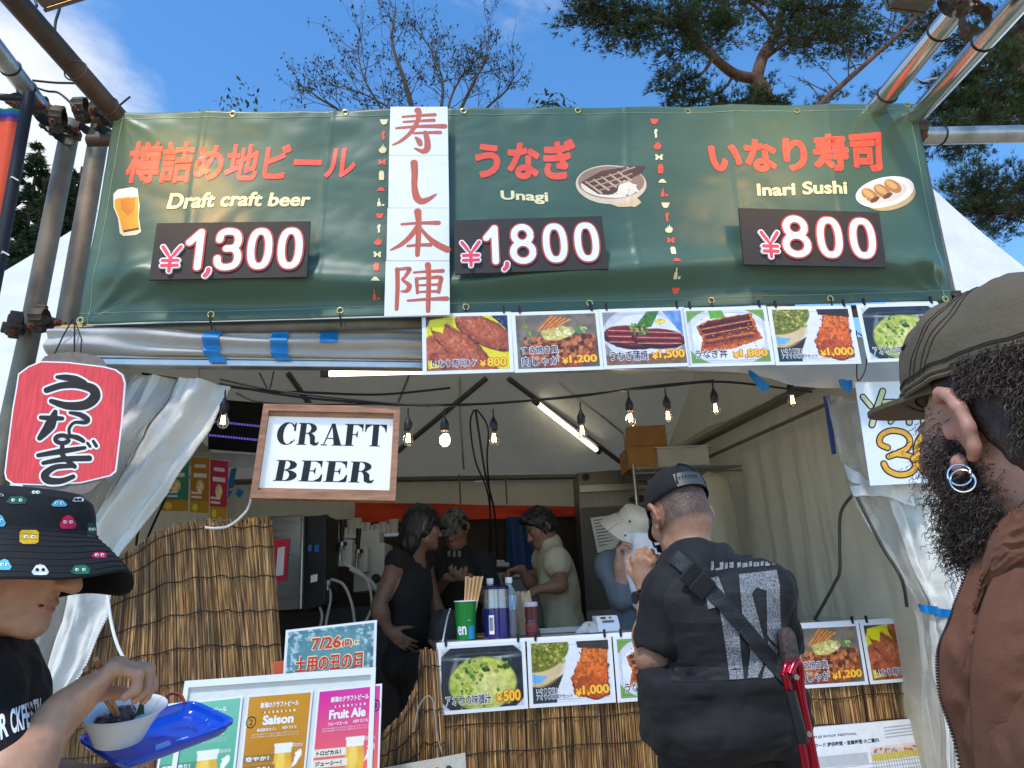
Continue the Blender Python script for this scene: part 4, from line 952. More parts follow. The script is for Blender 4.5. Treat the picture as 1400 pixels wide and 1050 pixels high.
# sheets along the counter front
G2 = 'menu sheets along the counter front'
wA = CP.uv(720, 868)[0]-c_tl[0]; zc = ztop-SH/2-.006
def csheet(key, u, lab, rot=0., dz=0.): place_sheet(key, CP.M(u, zc+dz, .016, rot), lab, G2)
u1 = c_tl[0]+SW/2
print('ctr', wA, [CP.uv(x, 860)[0]-c_tl[0] for x in (720,838,1168,1290)])
csheet('miso', u1, 'sheet with green miso soup, 500 yen, leftmost on the counter front', rad(-.3))
csheet('set', u1+.412, 'sheet with soup bowl and orange tofu set, 1,000 yen, on the counter front', rad(.2), .001)
csheet('don', u1+.824, 'sheet with grilled eel fillets, on the counter front at the elbow of the customer', 0, -.001)
csheet('kabayaki', u1+1.236, 'sheet with dark glazed eel, on the counter front behind the customer in black')
uE = CP.uv(1169, 840)[0]-SW/2
csheet('sukiyaki', uE, 'sheet with simmered beef, 1,200 yen, on the counter front right of the customer', rad(.3))
csheet('inari', uE+.412, 'sheet with fried tofu on yellow, at the right end of the counter front', rad(-.3))

# ------------------------------------------------------------------ reed screens
M_reed = pm('reed_stalks', attr=True, rough=.62, var=.5, vs=26, stretch=(1,1,.12), detail=4)
M_string = pm('brown_binding_string', S(44,26,18), .8)
def reed_screen(label, surf, n, strings, L, r=.0034, seed=1):
    """surf(u, v) -> point, v=1 at the top; L: height in segments"""
    g = random.Random(seed); root = thing('reed_screen', label, 'reed screen', loc=tuple(surf(.5, 0)), group='reed screens round the stall')
    m = MB(); w = wloc(root)
    tones = [(188,142,86),(166,122,72),(198,156,102),(142,100,58),(176,130,78),(114,78,48),(156,112,66),(206,168,118),(92,64,42)]
    for i in range(n):
        u = (i+.5)/n + g.uniform(-.3, .3)/n; c0 = Vector(sS(g.choices(tones, (5,6,4,5,6,3,5,2,1.5))[0])); off = g.uniform(-.005, .005); top = 1 + g.uniform(-.022, .014)
        rr = r*g.uniform(.75, 1.3); pts = []; cols = []
        dv = g.uniform(.08, .2); ph = g.random(); tilt = g.uniform(-1.3, 1.3)/n
        for j in range(L+1):
            v = top*(j/L); p = surf(u+tilt*(v-.5), v); q = surf(min(1, u+.002), v); t = (q-surf(max(0, u-.002), v)); nn = t.cross(UP).normalized()
            pts.append(p + nn*off); k = g.uniform(.6, 1.2)*(.35 if g.random() < .09 else 1); node = ((v+ph) % dv)/dv
            if node < .16: k *= .5
            cols.append(c0*k)
        a0 = len(m.v); m.tube(pts, rr, 5, True); m.c = m.c or []
        for cc in cols: m.c += [tuple(cc)]*5
    obj('reeds', m, M_reed, root, smooth=True, fixn=False)
    for vs in strings:
        m = MB(); pts = []
        for i in range(121):
            u = i/120; v = vs(u) if callable(vs) else vs
            p = surf(u, v); t = surf(min(1, u+.004), v)-surf(max(0, u-.004), v); nn = t.cross(UP).normalized(); nn = nn if nn.y < 0 else -nn
            pts.append(p + nn*(r*1.25+.0045+.0012*math.sin(i*2.1)) + UP*(.004*math.sin(i*.35+vs*9)))
        m.tube(pts, .0024, 5); obj('binding_string', m, M_string, root, smooth=True)
    return root
cols_ = [(0, (104,812), (40,1075), 2.98), (.10, (150,766), (120,1075), 3.02), (.32, (225,724), (232,1075), 3.10), (.50, (268,713), (290,1075), 3.17), (.66, (303,711), (334,1075), 3.24), (.685, (309,713), (341,1075), 3.205), (.84, (340,712), (366,1075), 3.26), (1, (373,710), (392,1075), 3.28)]
def surfL(u, v):
    u = min(1, max(0, u)); us = [c[0] for c in cols_]
    f = lambda i, k: np.interp(u, us, [c[i][k] for c in cols_])
    px, py = lerp(f(2,0), f(1,0), v), lerp(f(2,1), f(1,1), v); Y = np.interp(u, us, [c[3] for c in cols_])
    p = atY(px, py, Y); return p + Vector((0, -1, 0))*(.010*math.sin(u*16+v*2) + .012*math.sin(v*5+u*3))
reed_screen('bulging reed screen of brown stalks left of the menu board', surfL, 320, [.975, .90, .79, .66, .53, .40, .27, .14], 22, .0023, 2)
def surfC(u, v):
    a = lerp(CP.uv(601, 960)[0], cB-.01, u); return CP.pt(a, lerp(.35, ztop-.05, v), .0 + .006*math.sin(u*37)+.004*math.sin(v*7+u*11) - .004)
reed_screen('reed screen covering the counter front under the menu sheets', surfC, 540, [.97, .62, .47, .2], 14, .0025, 5)
def surfD(u, v):
    tl, tr, br, bl = (545,1010), (598,884), (612,1080), (515,1085)
    tx, ty = lerp(522, 600, u), np.interp(u, [0, .35, .62, .66, 1], [1002, 975, 930, 888, 886]); bx, by = lerp(505, 614, u), 1085
    return atY(lerp(bx, tx, v), lerp(by, ty, v), lerp(3.30, 3.40, u)) 
reed_screen('short ragged reed piece between the menu board and the counter', surfD, 68, [.88, .58, .35], 12, .0025, 8)
for pts in ([(566,1000),(572,968),(584,952),(592,960),(597,1000),(604,1030)],):
    cable('wire_loop', [atY(x, y, 3.28) for x, y in pts], .003, 'thin grey wire loop sticking out of the short reed piece', pm('grey_wire', S(150,146,136), .5), 'wire')

# ------------------------------------------------------------------ SIGNS
def solid_sheet(fn, th):
    m = MB(); a = [fn(x, y, th) for x, y in ((0,0),(1,0),(1,1),(0,1))]; b = [fn(x, y, 0) for x, y in ((0,0),(1,0),(1,1),(0,1))]
    return m.add(a+b, [(0,1,2,3),(7,6,5,4),(0,4,5,1),(1,5,6,2),(2,6,7,3),(3,7,4,0)])
# wooden CRAFT BEER light box
QO = ((362.6,555.5), (547,559.5), (540.5,686.5), (344,682.5)); qs = Pl(tp(0, -.02, 0), tu, UP)
fo = qfn(lambda px, py, h: qs.at(px, py, h), *QO)
M_wood = pm('sanded_wood_frame', S(168,122,92), .6, 0, .3, 9, .2, 30, stretch=(1,1,6), stain=.3, sscale=8, stcol=(.14,.07,.04))
sign = thing('wooden_sign', 'wood framed white sign reading CRAFT BEER in fat black letters', 'sign', loc=tuple(fo(.5, 0, 0)))
M_panel = pm('glowing_white_panel', S(228,230,234), .4, 0, .02, 3, emit=(.95,.97,1), es=.16)
obj('panel', solid_sheet(lambda a, b, h: fo(.03+.94*a, .04+.92*b, h-.012), .03), M_panel, sign)
def bar(a0, b0, a1, b1, h0, h1):
    m = MB(); P = [fo(a, b, h) for h in (h0, h1) for a, b in ((a0,b0),(a1,b0),(a1,b1),(a0,b1))]
    return m.add(P, [(0,3,2,1),(4,5,6,7),(0,1,5,4),(1,2,6,5),(2,3,7,6),(3,0,4,7)])
for r in ((0,.93,1,1),(0,0,1,.085),(0,.085,.045,.93),(.955,.085,1,.93)): obj('frame_bar', bar(*r, -.03, .045), M_wood, sign)
for r in ((.045,.885,.955,.93),(.045,.085,.955,.115)): obj('inner_bead', bar(*r, -.01, .03), M_wood, sign)
m = MB(); m.box((0,0,0),(1,1,1)); 
obj('back_panel', bar(.02, .02, .98, .98, -.06, -.031), M_wood, sign)
# fat-face letters: thick stems, hairline serifs
def L_box(x0, y0, x1, y1): return [(x0,y0),(x1,y0),(x1,y1),(x0,y1)]
def crescent(cx, cy, rx, ry, ix, iy, irx, iry, a0, a1, n=22):
    o = [(cx+rx*math.cos(rad(a)), cy+ry*math.sin(rad(a))) for a in np.linspace(a0, a1, n)]; i = [(ix+irx*math.cos(rad(a)), iy+iry*math.sin(rad(a))) for a in np.linspace(a1, a0, n)]; return o+i
hs_ = .045
GL = {'C': (.86, [crescent(.46,.5,.44,.52,.52,.5,.22,.47,42,318), [(.74,.62),(.82,.62),(.82,1),(.77,1),(.72,.86)], [(.76,.18),(.80,.14),(.83,.24),(.80,.26)]]),
 'R': (.98, [L_box(0,0,.42,hs_), L_box(0,1-hs_,.45,1), L_box(.08,hs_,.34,1-hs_), crescent(.40,.755,.40,.245,.40,.755,.15,.20,-90,90), L_box(.34,.51,.45,.555), [(.40,.53),(.62,.53),(.76,.40),(.78,.16),(.84,.09),(.92,.16),(.96,.13),(.88,-.01),(.74,-.02),(.58,.06),(.54,.36),(.46,.51)]]),
 'A': (.92, [[(.40,1),(.54,1),(.88,hs_),(.56,hs_)], [(.40,1),(.45,.90),(.16,hs_),(.11,hs_)], L_box(.24,.30,.62,.345), L_box(0,0,.28,hs_), L_box(.48,0,.95,hs_)]),
 'F': (.82, [L_box(0,0,.44,hs_), L_box(0,1-hs_,.80,1), L_box(.09,hs_,.36,1-hs_), [(.80,1-hs_),(.74,1-hs_),(.56,1-hs_),(.74,.82),(.78,.64),(.80,.64)], [(.36,.5),(.5,.5),(.56,.38),(.58,.38),(.58,.68),(.56,.68),(.5,.545),(.36,.545)]]),
 'T': (.92, [L_box(.24,0,.70,hs_), L_box(0,1-hs_,.94,1), L_box(.34,hs_,.60,1-hs_), [(0,1-hs_),(.26,1-hs_),(.10,.84),(.03,.64),(0,.64)], [(.94,1-hs_),(.68,1-hs_),(.84,.84),(.91,.64),(.94,.64)]]),
 'B': (.90, [L_box(0,0,.45,hs_), L_box(0,1-hs_,.45,1), L_box(.09,hs_,.35,1-hs_), crescent(.42,.765,.38,.235,.40,.765,.14,.195,-90,90), crescent(.42,.265,.44,.265,.40,.265,.17,.225,-90,90), L_box(.35,.50,.45,.545)]),
 'E': (.88, [L_box(0,0,.84,hs_), L_box(0,1-hs_,.80,1), L_box(.09,hs_,.36,1-hs_), [(.80,1-hs_),(.56,1-hs_),(.72,.84),(.77,.68),(.80,.68)], [(.86,hs_),(.56,hs_),(.74,.16),(.82,.36),(.86,.36)], [(.36,.49),(.5,.49),(.56,.37),(.58,.37),(.58,.67),(.56,.67),(.5,.535),(.36,.535)]])}
m = MB()
def word(s, a0, a1, b0, b1, slant=.0):
    tot = sum(GL[c][0] for c in s) + .06*(len(s)-1); x = 0
    for c in s:
        w, polys = GL[c]
        for k, p in enumerate(polys): m.add([fo(a0+(a1-a0)*(x+q[0]+slant*q[1])/tot, b0+(b1-b0)*q[1], .0186+k*.0002) for q in p], [tuple(range(len(p)))])
        x += w+.06
word('CRAFT', .115, .905, .585, .82, .02); word('BEER', .135, .845, .195, .42, .05)
obj('lettering', m, M_blackink, sign, fixn=False)
cable('power_cord', [fo(.0, .25, 0), atY(341,690,3.2), atY(330,706,3.2), atY(313,719,3.14), atY(296,722,3.1), atY(280,721,3.08)], .0055, 'white cord running from the wooden sign over the reed screen', M_strap, 'cord')
cable('power_cord', [atY(146,800,2.88), atY(152,850,2.86), atY(164,890,2.84), atY(186,925,2.84), atY(196,948,2.84), atY(198,1010,2.86)], .006, 'white cord hanging down in front of the reed screen behind the tray', M_strap, 'cord')

# hand painted red lantern placard
LPn = Pl(BN.pt(-1.9, 0, .10), yawdir(2), UP)
Z2 = lambda p: (p[0]/5, 480+p[1]/5)
def lpoly(pts, h): return [LPn.at(*Z2(p), h) for p in pts]
pl = thing('lantern_placard', 'hand painted red lantern shaped placard hung below the left banner corner', 'sign', loc=tuple(LPn.at(85, 690)))
def slab(pts, h0, h1):
    n = len(pts); m = MB(); m.add(lpoly(pts, h1)+lpoly(pts, h0), [tuple(range(n)), tuple(range(2*n-1, n-1, -1))]+[(i, i+n, (i+1) % n+n, (i+1) % n) for i in range(n)]); return m
out_ = [(132,158),(200,108),(285,72),(470,78),(720,108),(800,128),(850,165),(866,220),(845,480),(802,825),(765,856),(560,905),(300,920),(92,912),(48,880),(38,835),(55,690),(92,400),(118,250)]
M_cray = pm('red_crayon_paint', S(226,74,80), .75, 0, .22, 14, stretch=(9,1,.6)); M_grey = pm('grey_card_cap', S(120,110,104), .8, 0, .2, 40)
obj('cap', slab([(272,85),(310,38),(400,14),(500,6),(620,22),(700,52),(738,112),(700,125),(280,95)], 0, .004), M_grey, pl)
obj('cap', slab([(152,905),(180,958),(330,985),(520,990),(620,962),(695,888),(560,895),(300,912)], 0, .004), M_grey, pl)
obj('rim', slab(out_, .004, .008), M_whiteink, pl)
ce = (450, 495); obj('red_face', slab([(ce[0]+(x-ce[0])*.972, ce[1]+(y-ce[1])*.98) for x, y in out_], .008, .0088), M_cray, pl)
STR = [([(400,182),(460,186),(530,196),(595,216)], (12,22,22,9)), ([(328,272),(430,240),(540,236),(640,262),(658,318),(590,372),(470,378),(360,346)], (20,22,24,32,36,32,26,16)),
 ([(290,458),(360,462),(436,464)], (14,18,14)), ([(388,420),(352,510),(282,598)], (16,38,18)), ([(488,425),(560,440),(606,470),(590,492),(520,492),(484,530),(484,572)], (10,18,20,14,10,11,11)),
 ([(435+46*math.cos(a), 606+26*math.sin(a)) for a in np.linspace(0, 2*math.pi, 14)], 15), ([(486,582),(540,596),(580,618)], (12,18,14)),
 ([(272,716),(420,690),(590,664)], (14,20,12)), ([(306,768),(450,742),(620,736)], (13,19,20)), ([(436,650),(442,720),(520,792)], (15,18,16)), ([(500,788),(390,796),(318,846),(340,886),(430,890),(512,860)], (14,18,26,26,20,15)),
 ([(608,632),(626,656)], (10,10)), ([(648,620),(668,652)], (11,12))]
mo, mk = MB(), MB()
for k, (p, w) in enumerate(STR):
    wa = np.array(w, float)*np.ones(len(p))
    for mm, e, h in ((mo, 13, .0095+k*.00006), (mk, 0, .0107+k*.00006)):
        v, f = brush(p, wa+e, 6); mm.add([LPn.at(*Z2(q), h) for q in v], f)
obj('lettering_outline', mo, M_whiteink, pl, fixn=False); obj('lettering', mk, pm('charcoal_brush_paint', S(44,40,38), .8, 0, .4, 30), pl, fixn=False)
m = MB(); a, b = BN.at(107, 440, .03), LPn.at(102, 483, .002)
m.tube([a, b], .0035, 6); m.tube([a+Vector((-.01,0,0)), a.lerp(b, .5)+Vector((-.05,0,0)), b+Vector((-.09,0,-.02))], .003, 6); m.tube([a, a.lerp(b,.6)+Vector((.03,0,0)), b+Vector((.03,0,-.04))], .0025, 6); obj('hanging_cord', m, M_rubber, pl)

# hand written price sheet at the right
HS = Pl(tp(1.6, -.30, 0), yawdir(10), UP); Z6 = lambda p: (1120+p[0]/5.248, 500+p[1]/5.248)
fh = qfn(lambda px, py, h: HS.at(px, py, h), (1168.5,523), (1322,519), (1336,657), (1189.5,664))
hp = thing('handwritten_sign', 'white sheet with hand drawn soft drink lettering and a yellow 300', 'sign', loc=tuple(fh(.5, 0, 0)))
obj('sheet', solid_sheet(fh, .003), M_whiteprint, hp)
K1 = [([(310,225),(366,292)], 20), ([(452,185),(405,320),(375,425)], 22), ([(462,262),(530,262),(588,258),(566,330),(508,404)], (20,20,18,18,18)), ([(638,200),(640,300),(642,408)], 22), ([(640,268),(696,318)], 13), ([(724,200),(735,300),(750,428)], 24), ([(745,280),(800,340)], 13), ([(790,215),(812,240)], 9), ([(826,200),(848,225)], 9)]
K2 = [([(488,590),(432,560),(442,502),(510,468),(600,480),(646,530),(630,590),(560,628),(496,652)], 21), ([(560,634),(650,652),(688,705),(655,765),(570,784),(490,752),(460,705)], 22), ([(785+88*math.cos(a), 622+140*math.sin(a)) for a in np.linspace(0, 2*math.pi, 24)], 26), ([(1000+88*math.cos(a), 622+140*math.sin(a)) for a in np.linspace(0, 2*math.pi, 24)], 26)]
mk, mc_, my = MB(), MB(), MB()
for ks, mm, e in ((K1, mc_, 9), (K2, my, 9)):
    for k, (p, w) in enumerate(ks):
        wa = np.array(w, float)*np.ones(len(p)); smooth_ = 5 if len(p) > 5 else 1
        p2 = p
        v, f = brush(p2, wa*1.22, smooth_); mk.add([HS.at(*Z6(q), .0034+k*.00005) for q in v], f)
        v, f = brush(p2, wa*1.22-e*1.1, smooth_); mm.add([HS.at(*Z6(q), .0044+k*.00005) for q in v], f)
obj('lettering_outline', mk, M_blackink, hp, fixn=False); obj('cream_lettering', mc_, pm('cream_marker', S(216,210,160), .6), hp, fixn=False); obj('yellow_numbers', my, pm('yellow_marker', S(232,170,56), .6, 0, .2, 18), hp, fixn=False)
cable('cord_loop', [HS.at(1166,455,.03), HS.at(1168,490,.02), HS.at(1169,522,.02), HS.at(1180,505,.02), HS.at(1178,470,.03), HS.at(1168,458,.03)], .003, 'thin black cord loop holding the hand drawn price sheet', M_rubber, 'cord')
# white sign with black brush strokes behind the bearded man
HS2 = Pl(tp(2.0, -.30, 0), yawdir(10), UP)
fh2 = qfn(lambda px, py, h: HS2.at(px, py, h), (1296,600), (1420,596), (1400,738), (1326,748))
h2 = thing('brush_sign', 'white board with bold black brush strokes half hidden behind the beard', 'sign', loc=tuple(fh2(.5, 0, 0))); obj('sheet', solid_sheet(fh2, .004), M_whiteprint, h2)
mk = MB()
for k, (p, w) in enumerate((([(1338,680),(1320,700),(1322,716),(1325,732)], (1.5,3.5,3.2,1.5)), ([(1352,708),(1346,718),(1335,724),(1330,726)], (3,4,3,1.5)), ([(1335,726),(1352,727),(1370,722),(1390,700)], (2,3,4,5)))):
    v, f = brush(p, w, 6); mk.add([HS2.at(q[0], q[1], .0045+k*.0001) for q in v], f)
obj('brush_strokes', mk, M_blackink, h2, fixn=False)

# beer menu board
BB = Pl(atY(400, 960, 2.98), yawdir(9.5), Vector((.0, .10, 1)))
fb = qfn(lambda px, py, h: BB.at(px, py, h), (254,931), (514,912), (506,1130), (222,1140))
bd = thing('menu_board', 'white framed board with three bright beer posters in front of the reed screen', 'board', loc=tuple(fb(.5, 0, 0)))
obj('board_panel', solid_sheet(lambda a, b, h: fb(.01+.98*a, .005+.985*b, h-.01), .012), pm('white_board_panel', S(222,222,214), .5, 0, .05, 30), bd)
for (a0, b0, a1, b1) in ((0,.955,1,1),(0,0,.025,.955),(.975,0,1,.955)):
    m = MB(); P = [fb(a, b, h) for h in (-.012, .014) for a, b in ((a0,b0),(a1,b0),(a1,b1),(a0,b1))]; m.add(P, [(0,3,2,1),(4,5,6,7),(0,1,5,4),(1,2,6,5),(2,3,7,6),(3,0,4,7)]); obj('frame_bar', m, M_whiteprint, bd)
def poster(c, top, bot, title, lab, l2, lines, num, ink=(1,1,1)):
    f = qfn(lambda px, py, h: BB.at(px, py, h+.006), *c); root = thing('beer_poster', lab, 'poster', loc=tuple(f(.5, 0, 0)), group='beer posters on the white board')
    obj('sheet', solid_sheet(f, .002), M_whiteprint, root); fn = lambda a, b, h: f(.03+.94*a, .02+.96*b, h+.002)
    p = Pic(70, 100, top); p.a = np.array(top)*(1-p.Y[..., None]) + np.array(bot)*p.Y[..., None]
    p.ell(.63,.72,.15,.22,0,(236,178,50),.1,9,.1); p.ell(.60,.70,.07,.15,0,(246,206,90),.05,9,.5); p.poly([(.48,.50),(.78,.50),(.76,.60),(.50,.60)], (238,236,236), .04)
    p.poly([(.84,.60),(.92,.56),(.94,.62),(.86,.72),(.78,.76),(.82,.68)], (246,244,244)); p.ell(.84,.61,.012,.012,0,(246,244,244))
    p.poly([(0,.60),(.50,.60),(.50,.68),(0,.68)], l2, .02); p.poly([(0,.71),(.52,.71),(.52,.79),(0,.79)], l2, .02); p.poly([(0,.84),(.92,.84),(.92,.90),(0,.90)], l2, .02)
    for k in range(16): p.ell(.24+.034*k, .165, .012, .012, 0, (250,246,250) if k % 2 else tuple(np.array(top)*.8), 0, 8, .3)
    if num: p.ell(.07 if num == '2' else .93, .26 if num == '2' else .20, .075, .062, 0, tuple(np.array(top)*.9+16), 0, 8, .2)
    obj('poster_print', p.mb(fn, .0006), M_print, root, fixn=False)
    m = MB(); fat(m, '新潟のクラフトビール', (.20,.875,.82,.935), fn, .0012, .03, 4)
    fat(m, title, (.26 if num != '3' else .19,.70,.76 if num != '3' else .78,.80), fn, .0012, .035, 6); fat(m, lines[0], (.18,.635,.50,.67), fn, .0012, .02, 4); put(m, fit('ABV 5.5 %', .58,.645,.82,.675,.012), fn, .0012)
    for y in (.60,.575): put(m, fit('おだやかな香りとすっきりした味わいのクラフトビール', .10,y,.86,y+.017), fn, .0012)
    put(m, fit('Brewed in', .80,.475,.95,.492,.01), fn, .0012); put(m, fit('NIIGATA', .80,.455,.95,.472,.01), fn, .0012)
    obj('white_lettering', m, M_whiteink, root, fixn=False)
    m = MB(); dark = num == '3'
    fat(m, lines[1], (.04,.335,.42,.385), fn, .0012, .03, 4); fat(m, lines[2], (.03,.225,.44,.275), fn, .0012, .03, 4); fat(m, lines[3], (.02,.112,.90,.150), fn, .0012, .02, 4)
    obj('caption', m, M_blackink if dark else M_whiteink, root, fixn=False)
    if num:
        m = MB(); cx, cy = (.07, .74) if num == '2' else (.93, .80); v, f2 = brush([(cx+.075*math.cos(a), cy+.056*math.sin(a)) for a in np.linspace(0, 6.2, 16)], .006, 2); m.add([fn(q[0], q[1], .0013) for q in v], f2)
        put(m, fit(num, cx-.03, cy-.03, cx+.03, cy+.03, .0), fn, .0013); obj('marker_number', m, M_blackink, root, fixn=False)
poster(((231,962), (333,951), (318,1090), (205,1104)), (112,190,160), (70,160,130), 'Pale Ale', 'teal green beer poster partly hidden by the blue tray', (58,140,110), ('ペールエール','芳醇な香り！','程よいボディ感','Brewed with Niigata hops'), '')
poster(((339,950.5), (428.5,943.5), (415,1082), (325,1090)), (206,142,20), (186,120,20), 'Saison', 'ochre beer poster titled Saison in the middle of the white board', (148,112,58), ('魚沼産米セゾン','爽やか！','すっきり！','Brewed & Super Drinkable!'), '2')
poster(((435,943.5), (522.5,934.5), (518,1072), (422,1081)), (214,34,150), (244,120,70), 'Fruit Ale', 'pink and orange beer poster titled Fruit Ale at the right of the board', (232,226,206), ('フルーツエール','トロピカル！','ジューシー！','Brewed with Peach & Pineapple !'), '3')
# date sign standing behind the board
DS = Pl(atY(450, 890, 3.06), yawdir(9.5), UP); fd = qfn(lambda px, py, h: DS.at(px, py, h), (391,861.5), (515.5,847.5), (513,932), (386,941))
ds = thing('date_sign', 'white edged teal sheet reading 7/26 in red above the beer board', 'sign', loc=tuple(fd(.5, 0, 0))); obj('sheet', solid_sheet(fd, .003), M_whiteprint, ds)
p = Pic(100, 64, (92,144,152)); p.mix(np.ones((64,100))*.6, (78,128,140), .35, 6); n = p.noise(5, 3); p.mix(np.clip((n-.55)*6, 0, .8)*np.clip(1.1-2.2*np.hypot((p.X-.5)*1.2, p.Y-.45)*-1-1.2, 0, 1), (206,222,220)); p.ell(.5,.45,.36,.34,0,(92,142,150),.1,9,.4); border(p)
fdn = lambda a, b, h: fd(.03+.94*a, .04+.92*b, h+.003); obj('print', p.mb(fdn, .0005), M_print, ds, fixn=False)
mo, mt = MB(), MB()
for s, r in (('7/26', (.28,.62,.62,.84)), ('(日)', (.63,.62,.75,.76)), ('土用の丑の日', (.10,.22,.88,.52))):
    fat(mo, s, (r[0]-.012, r[1]-.018, r[2]+.012, r[3]+.018), fdn, .0011, .055, 8); fat(mt, s, r, fdn, .0017, .020, 6)
fat(mo, 'は', (.77,.63,.84,.74), fdn, .0011, .02, 4)
obj('lettering_outline', mo, pm('cream_ink', S(246,226,170), .5), ds, fixn=False); obj('lettering', mt, pm('red_ink', S(206,56,44), .5), ds, fixn=False)
m = MB(); q = [DS.at(x, y, -.03) for x, y in ((372,906),(392,903),(392,940),(372,942))]; m.add(q+[v+Vector((0,.01,0)) for v in q], [(0,1,2,3),(7,6,5,4),(0,4,5,1),(1,5,6,2),(2,6,7,3),(3,7,4,0)]); obj('orange_card', m, pm('orange_card_paper', S(206,92,52), .6), label='small orange card standing left of the date sign', cat='card')
# canvas sign with green brush letters at the bottom
fc = qfn(lambda px, py, h: atY(px, py, 3.24-h), (518,1051), (636,1029), (640,1100), (522,1110)); cs = thing('canvas_sign', 'pale woven sign with dark green brush lettering at the lower edge', 'sign', loc=tuple(fc(.5, 0, 0)))
obj('sheet', solid_sheet(fc, .006), pm('woven_canvas', S(196,190,176), .8, 0, .08, 40, .3, 200), cs); m = MB()
for k, (p_, w) in enumerate((([(.54,.72),(.55,.62),(.57,.4)], (.03,.035,.02)), ([(.66,.78),(.66,.66),(.64,.4)], (.03,.035,.03)), ([(.80,.78),(.83,.66),(.84,.5)], (.03,.035,.02)), ([(.70,.52),(.78,.60)], (.02,.025)))):
    v, f = brush(p_, w, 5); m.add([fc(q[0], q[1], .0066+.0001*k) for q in v], f)
obj('brush_strokes', m, pm('dark_green_paint', S(34,72,52), .7), cs, fixn=False)
# timetable sheet low on the counter front
ft = qfn(lambda px, py, h: CP.at(px, py, .02+h), (1098,994), (1266,979.5), (1296,1075), (1106,1095)); tt = thing('timetable_sheet', 'white printed timetable with a yellow row low on the reed front', 'sheet', loc=tuple(ft(.5, 0, 0)))
obj('paper', solid_sheet(ft, .002), M_paper, tt); p = Pic(170, 100, (238,238,240)); p.poly([(0,.40),(.45,.40),(.45,.56),(0,.56)], (196,196,198)); p.poly([(.48,.44),(.98,.40),(.98,.50),(.48,.54)], (228,200,70), .05)
p.poly([(.48,.34),(.98,.30),(.98,.40),(.48,.44)], (238,214,196), .05); g = random.Random(5)
for k in range(26): p.line([(.48+k*.02, .40-.002*k), (.48+k*.02, 1)], .004, (150,150,158))
for k in range(8): p.line([(0, .58+k*.06), (1, .54+k*.06)], .004, (150,150,158))
for k in range(30): x, y = g.uniform(.5, .95), g.uniform(.36, .42); p.line([(x, y), (x+.012, y)], .008, g.choice([(190,60,50),(90,90,100)]))
for k in range(4): p.line([(.62, .08+k*.045), (.98, .06+k*.045)], .007, (150,150,156))
for k in range(6): p.line([(.03, .63+k*.06), (.03+g.uniform(.08,.2), .63+k*.06)], .008, (200,90,80))
obj('print', p.mb(lambda a, b, h: ft(.01+.98*a, .01+.98*b, h+.002), .0005), M_printm, tt, fixn=False)
m = MB(); put(m, fit('FUJI ROCK FESTIVAL', .06,.84,.40,.88,.02), lambda a, b, h: ft(a, b, h+.002), .001); fat(m, 'フード 提供時間・営業時間 のご案内', (.06,.72,.56,.78), lambda a, b, h: ft(a, b, h+.002), .001, .02, 4); obj('lettering', m, M_blackink, tt, fixn=False)
# ================================================================== CURTAINS, BULBS, KITCHEN
def curve_px(pts, Ys):
    P = [atY(x, y, Y) for (x, y), Y in zip(pts, Ys)]
    def f(v):                              # v from 0 at the top to 1
        t = v*(len(P)-1); i = min(int(t), len(P)-2); t -= i
        p0, p1, p2, p3 = P[max(i-1,0)], P[i], P[i+1], P[min(i+2,len(P)-1)]
        return .5*((2*p1)+(p2-p0)*t+(2*p0-5*p1+4*p2-p3)*t*t+(3*p1-p0-3*p2+p3)*t**3)
    return f
def drape(A, B, folds, amp, crumple=.02, u0=0., u1=1., ph=0.):
    def f(u, v):
        uu = lerp(u0, u1, u); p = A(v).lerp(B(v), uu)
        k = amp*(math.sin(uu*folds+ph+.8*math.sin(v*3+ph)) + .45*math.sin(uu*folds*2.3+ph*2+v*2)) + crumple*(mn.noise(Vector((uu*5+ph, v*4, 1+ph))) + .5*mn.noise(Vector((uu*12, v*9, 2+ph)))) 
        # sharp creases of stiff sheet
        k += crumple*1.5*(abs(mn.noise(Vector((uu*6+v*3, v*5-uu*3, 5+ph))))-.2) + crumple*.7*(abs(mn.noise(Vector((uu*14-v*5, v*12+uu*4, 8+ph))))-.2)
        return p + Vector((0, -1, 0))*k
    return f
LA = curve_px([(128,508),(96,560),(60,640),(20,740),(-10,860),(-30,1000),(-40,1080)], [3.06,3.04,3.0,2.96,2.92,2.9,2.9])
LB = curve_px([(316,524),(290,580),(243,642),(196,708),(150,775),(140,840),(108,920),(60,990),(30,1080)], [3.10,3.08,3.05,3.02,2.98,2.95,2.92,2.9,2.9])
cl = thing('tent_curtain', 'bunched white tarpaulin and clear vinyl curtain tied back left of the opening', 'curtain', loc=tuple(LB(1)))
m = MB(); m.grid(drape(LA, LB, 17, .030, .035, .60, 1.0, .6), 90, 170); obj('hem_cloth', m, M_tarp, cl, smooth='all', fixn=False)
m = MB()
def topflap(u, v):
    p = drape(LA, LB, 17, .034, .04, .26, .62, .6)(u, v*lerp(.22, .36, u)); return p + Vector((0, -.012, 0))
m.grid(topflap, 60, 50); obj('top_cloth', m, M_tarp, cl, smooth='all', fixn=False)
m = MB(); m.grid(drape(LA, LB, 15, .03, .03, .0, .61, .6), 70, 110); obj('clear_window', m, M_clear2, cl, smooth='all', fixn=False)
for v0 in (.40, .74):
    m = MB(); D = drape(LA, LB, 15, .03, .03, .1, .8, .6); m.grid(lambda u, v: D(u, v0 + .035*v + .03*(u-.5)) + Vector((0, -.02, 0)), 40, 3); obj('webbing_strap', m, M_strap, cl, smooth='all', fixn=False)
m = MB(); D = drape(LA, LB, 17, .030, .035, .60, 1.0, .6)
